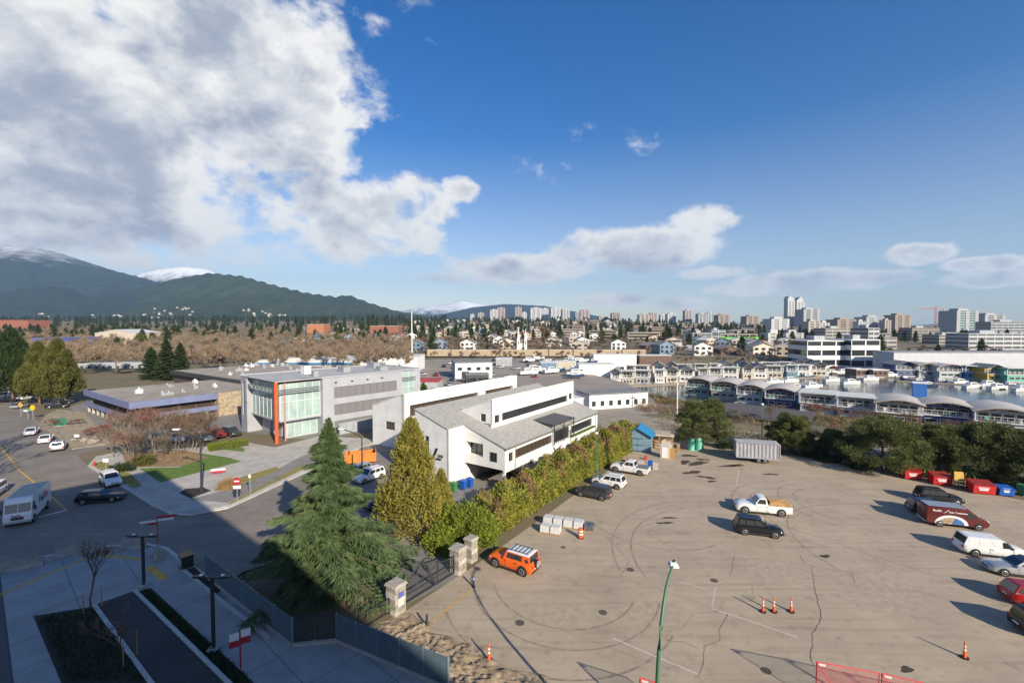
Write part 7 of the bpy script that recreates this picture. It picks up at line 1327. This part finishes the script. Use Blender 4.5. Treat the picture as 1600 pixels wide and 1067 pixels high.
# ------------------------------------------------------------------ far corner of the lot
def garden_shed():
    p = P(996,706); t = thing('garden_shed','blue timber shed with bright blue metal gable roof','shed',(p.x,p.y,.02),-R(22)); SB = mat('shed_blue',(.17,.27,.35),.7,.12,1.5); RB = mat('shed_roof_blue',(.02,.21,.42),.45,.06,1); W, D, h = 3.6, 3.6, 2.3
    MB().box(-W/2,W/2,0,D,0,h).build('wall',SB,t); MB().side([(-W/2,h),(W/2,h),(0,h+1.0)],.0,D).build('gable_wall',SB,t)
    for s in (-1,1): m = MB(); m.slab((0,-.35,h+1.05),(0,D+.3,h+1.05),(s*(W/2+.35),D+.3,h-.12),(s*(W/2+.35),-.35,h-.12),.06 if s < 0 else -.06); m.build('roof',RB,t)
    for s in (-1,1):
        d = MB(); d.box(*sorted((s*.02,s*.78)),-.05,-.004,.1,1.95); d = d.build('door',SB,t)
        for (z0,z1) in ((.1,.18),(.95,1.03),(1.87,1.95)): MB().box(*sorted((s*.02,s*.78)),-.07,-.052,z0,z1).build('door_rail',DRK,d)
garden_shed()
t = thing('timber_store','open cream timber lean-to with shelves beside the blue shed','shed',P(1030,704),-R(20)); CR = mat('cream_timber',(.58,.50,.38),.8,.12,2)
MB().box(-1.6,1.9,1.9,2.0,0,2.3).build('back_wall',CR,t); MB().hexa([(-1.7,.5,2.0),(2.0,.5,2.0),(2.0,2.2,2.35),(-1.7,2.2,2.35)],[(-1.7,.5,2.08),(2.0,.5,2.08),(2.0,2.2,2.43),(-1.7,2.2,2.43)]).build('roof',CR,t)
for x in (-1.55,.0,1.8): MB().box(x-.06,x+.06,.55,.67,0,2.0).build('post',WOODM,t)
for z in (.4,.8,1.2): MB().box(-1.5,-.1,.7,1.85,z,z+.04).build('shelf',WOODM,t)
for k in range(10): MB().box(-1.6+k*.38,-1.54+k*.38,.35,2.3,2.44,2.5).build('rafter',CR,t)
t = thing('white_cabinet','cream upright cabinet with panelled door before the lean-to','cabinet',P(1039,716),-R(20)); MB().box(-.7,.7,0,1.2,0,2.0).build('body',CR,t); MB().box(-.5,.35,-.05,-.004,.1,1.85).build('door',SGW,t); MB().box(-.8,.8,-.1,1.3,2.004,2.08).build('top',ROOFW,t)
for (px,py,a,b,h,M,lb) in [(1050,716,.9,.1,1.6,WOODM,'tall plywood sheet leaning by the cream cabinet'),(1024,733,.8,.5,1.0,BEIGE,'beige crate by the blue wheelie bin'),(985,722,1.6,.8,.5,WOODM,'low stack of planks before the blue shed'),(1001,724,.9,.6,.45,BEIGE,'pale box of scraps before the blue shed'),(1060,706,.5,.3,1.4,WOODM,'narrow timber frame right of the lean-to')]:
    t = thing('yard_stack',lb,'stack',G(px,py),-R(20)); n = 4
    for k in range(n): MB().box(-a/2+random.uniform(-.04,.04),a/2+random.uniform(-.04,.04),-b/2,b/2,h*k/n+.004,h*(k+1)/n-.004).build('board',M,t)
def bin2(p, M, label, rz=0, s=1.0, lid=None):
    t = thing('wheelie_bin',label,'bin',p,rz); t.scale = (s,s,s); m = MB(); m.hexa([(-.24,-.26,.06),(.24,-.26,.06),(.24,.26,.06),(-.24,.26,.06)],[(-.30,-.35,1.0),(.30,-.35,1.0),(.30,.35,1.0),(-.30,.35,1.0)]); m.build('tub',M,t); m = MB(); m.hexa([(-.32,-.38,1.004),(.32,-.38,1.004),(.32,.40,1.004),(-.32,.40,1.004)],[(-.28,-.3,1.08),(.28,-.3,1.08),(.28,.34,1.1),(-.28,.34,1.1)]); m.build('lid',lid or M,t)
    for q in (-1,1): MB().lathe([(.1,-.03),(.1,.03)],(q*.22,.30,.1),10,'x').build('wheel',BLK,t)
BINB = mat('bin_blue',(.015,.10,.42),.5,.06); BING = mat('bin_green',(.05,.20,.07),.5,.06)
bin2(G(1016,733),BINB,'blue wheelie bin next to the white crew cab pickup',-.4,1.15); p0 = LW(-32.4,38.0,.02)
bin2(LW(-32.4,36.9,.02),BING,'green wheelie bin at the corner of the white office',-R(E1A)+1.57,1.15); bin2(LW(-31.9,37.9,.02),BINB,'blue wheelie bin next to the green one at the white office',-R(E1A)+1.57,1.2); bin2(LW(-31.7,38.8,.02),BINB,'blue wheelie bin beside the carport of the white office',-R(E1A)+1.57,1.2); bin2(G(1597,774),BING,'dark green wheelie bin right of the blue dumpster',.3,1.3)
t = thing('fuel_can','red fuel can before the blue shed door','can',G(1009,718)); MB().box(-.2,.2,-.15,.15,0,.55).build('body',REDP,t); MB().tube([(0,0,.55),(.1,0,.75)],.04,6).build('spout',REDP,t)
TK = mat('tank_green',(.14,.52,.38),.45,.06,1)
for (px,lb) in ((1080,'left one of the two green upright water tanks'),(1092,'right one of the two green upright water tanks')):
    t = thing('water_tank',lb,'tank',G(px,703)); m = MB(); m.lathe([(.50,0),(.53,.06)]+[(.53+(.012 if k%2 else 0),.1+k*.16) for k in range(11)]+[(.50,1.85),(.36,2.0),(.16,2.08),(.14,2.16),(.01,2.17)],(0,0,0),20); m.build('shell',TK,t,True); MB().lathe([(.17,2.10),(.17,2.2),(.01,2.21)],(0,0,0),12).build('lid',TK,t); MB().box(-.6,.6,-.6,.6,-.02,-.002).build('pad',CONC,t)
for k in range(4):
    p = P(1106+k*14,704+k*1.2); t = thing('wheel_stop','concrete wheel stop in the line beneath the bushes','wheel stop',(p.x,p.y,.02),-.25,'wheel stops by the green tanks'); MB().side([(-.75,0),(.75,0),(.70,.22),(-.70,.22)],-.12,.12).build('block',CONC,t)
def container():
    p = P(1187,724); t = thing('container_trailer','grey corrugated container on a twin-axle trailer','trailer',(p.x,p.y+.9,.02),-R(16)); CM = mat('container_grey',(.33,.33,.36),.55,.12,1.5); L, W, z0, z1 = 6.2, 2.3, .85, 3.15; m = MB(); n = 46; xs = []
    for k in range(n+1):
        x = -L/2+L*k/n; y = -W/2+(.0 if (k//1)%4 in (0,1) else .07); xs.append((x,y))
    for side in (-1,1):
        for (x0,y0),(x1,y1) in zip(xs[:-1],xs[1:]): m.quad((x0,side*y0*-1 if side > 0 else y0,z0),(x1,-y1 if side > 0 else y1,z0),(x1,-y1 if side > 0 else y1,z1),(x0,-y0 if side > 0 else y0,z1))
    m.box(-L/2,-L/2+.04,-W/2,W/2,z0,z1); m.box(L/2-.04,L/2,-W/2,W/2,z0,z1); m.build('side_wall',CM,t)
    m = MB()
    for s in (-1,1): m.box(-L/2-.03,L/2+.03,s*(W/2+.01)-.06,s*(W/2+.01)+.06,z1-.02,z1+.1); m.box(-L/2-.03,L/2+.03,s*(W/2+.01)-.06,s*(W/2+.01)+.06,z0-.12,z0+.02)
    for x in (-1,1):
        for s in (-1,1): m.box(x*(L/2+.01)-.07,x*(L/2+.01)+.07,s*(W/2+.01)-.07,s*(W/2+.01)+.07,z0,z1)
    m.build('frame',CM,t); m = MB()
    for k in range(20): m.box(-L/2+.1+k*.30,-L/2+.25+k*.30,-W/2+.08,W/2-.08,z1+.05,z1+.09)
    m.box(-L/2,L/2,-W/2+.06,W/2-.06,z1-.03,z1+.05); m.build('roof',mat('container_roof',(.58,.56,.54),.6,.12,2),t); m = MB(); m.box(-L/2-.9,L/2,-.6,-.45,.62,.72); m.box(-L/2-.9,L/2,.45,.6,.62,.72); m.box(-L/2+.1,L/2,-1.1,1.1,.725,.80); m.build('chassis',DRK,t)
    for x in (.15,1.05):
        for s in (-1,1): wheel(t,x,s*.95,.36,.22)
    MB().tube([(-L/2-.8,0,0),(-L/2-.8,0,.65)],.06,8).build('jockey_leg',DRK,t)
container()
DR = mat('dumpster_red',(.52,.02,.02),.5,.12,1.2); DRL = mat('dumpster_lid',(.28,.03,.025),.55,.12,1.2)
def dumpster(px, py, w, M, lid, label, h=1.5, d=1.5, rz=-.30, plate=SGW, orange=False):
    p = P(px,py); t = thing('dumpster',label,'dumpster',(p.x,p.y,.02),rz); m = MB(); m.hexa([(-w/2,0,.12),(w/2,0,.12),(w/2,d,.12),(-w/2,d,.12)],[(-w/2,-.12,h*.82),(w/2,-.12,h*.82),(w/2,d,h),(-w/2,d,h)]); m.build('tub',M,t); m = MB(); m.slab((-w/2-.05,-.2,h*.82+.02),(w/2+.05,-.2,h*.82+.02),(w/2+.05,d+.05,h+.03),(-w/2-.05,d+.05,h+.03),.05); m.build('lid',lid,t)
    for s in (-1,1): MB().box(*sorted((s*w/2+s*.003,s*(w/2+.10))),.3,1.1,.7,.85).build('lift_pocket',M,t); MB().box(s*w*.42-.06,s*w*.42+.06,.1,d-.1,0,.118).build('skid',DRK,t)
    for k in range(3): MB().box(-w*.30+.05*k,w*.22-.07*k,-.095+.0-.012*k,-.06-.006*k,.95-.20*k,1.06-.18*k).build('sticker',plate,t)
    return t
dumpster(1427,750,1.95,DR,DR,'first red dumpster, beside the spreading pine'); dumpster(1473,759,2.1,DR,DRL,'second red dumpster with darker lid, beside the yellow-topped rack'); dumpster(1538,773,2.3,DR,DRL,'third red dumpster with dark lid, beside the blue one'); dumpster(1573,776,1.5,BINB,BINB,'small blue dumpster with white sticker',1.15,1.2)
p = P(1504,766); t = thing('steel_rack','dark rack with yellow plywood top between two red dumpsters','rack',(p.x,p.y,.02),-.3); YP = mat('yellow_ply',(.55,.33,.06),.7,.12,2)
for s in (-.5,.5):
    for q in (0,.8): MB().box(s-.03,s+.03,q-.03,q+.03,0,1.5 if q else 1.2).build('leg',DRK,t)
for z in (.35,.8): MB().box(-.5,.5,.0,.8,z,z+.04).build('shelf',DRK,t)
MB().slab((-.55,.75,1.1),(.55,.75,1.1),(.5,.95,2.2),(-.5,.95,2.2),.05).build('top_sheet',YP,t)
p = P(563,722); t = thing('skip_bin','rusty orange open skip in the lane behind the cedar','skip',(p.x,p.y,.13),-R(50)+1.2); OR = mat('skip_orange',(.62,.20,.03),.6,.15,1.5); m = MB(); m.box(-2.4,2.4,-1.1,-1.02,.1,1.5); m.box(-2.4,2.4,1.02,1.1,.1,1.5); m.box(-2.4,-2.32,-1.02,1.02,.1,1.5); m.box(2.32,2.4,-1.02,1.02,.1,2.0); m.box(-2.32,2.32,-1.02,1.02,.1,.18); m.build('tub',OR,t); m = MB()
for k in range(7): m.box(-2.2+k*.7,-2.12+k*.7,-1.16,-1.102,.1,1.45)
m.build('rib',OR,t); MB().box(-2.3,2.3,-.8,.8,0,.099).build('skid',DRK,t)
# ------------------------------------------------------------------ air
hz = bpy.data.materials.new('haze_air'); hz.use_nodes = True; nt = hz.node_tree; nt.nodes.clear(); o_ = nt.nodes.new('ShaderNodeOutputMaterial'); v = nt.nodes.new('ShaderNodeVolumePrincipled'); v.inputs['Color'].default_value = (.42,.66,1.0,1); v.inputs['Density'].default_value = HAZE/UNIT; v.inputs['Anisotropy'].default_value = .1; nt.links.new(v.outputs[0],o_.inputs['Volume'])
if HAZE: m = MB(); m.box(-9400,9400,-9400,10500,-9,1050); m.build('haze',hz,kind='stuff',label='thin blue air between the town and the mountains',cat='haze')

# ------------------------------------------------------------------ true sizes: everything laid out above is in layout units, vehicles and small goods in metres
SMALL = {'car','van','truck','cone','barrel','pallet','bollard','bin','dumpster','tank','trailer','rack','can','cabinet','stack','skip','hydrant','wheel stop','boat','kiosk'}
camo.location *= UNIT; so.location *= UNIT
for o in list(sc.objects):
    if o.parent is None and o.type in ('MESH','EMPTY'):
        k = 1.0 if o.get('category') in SMALL else UNIT
        o.location = o.location*UNIT; o.scale = Vector(o.scale)*k
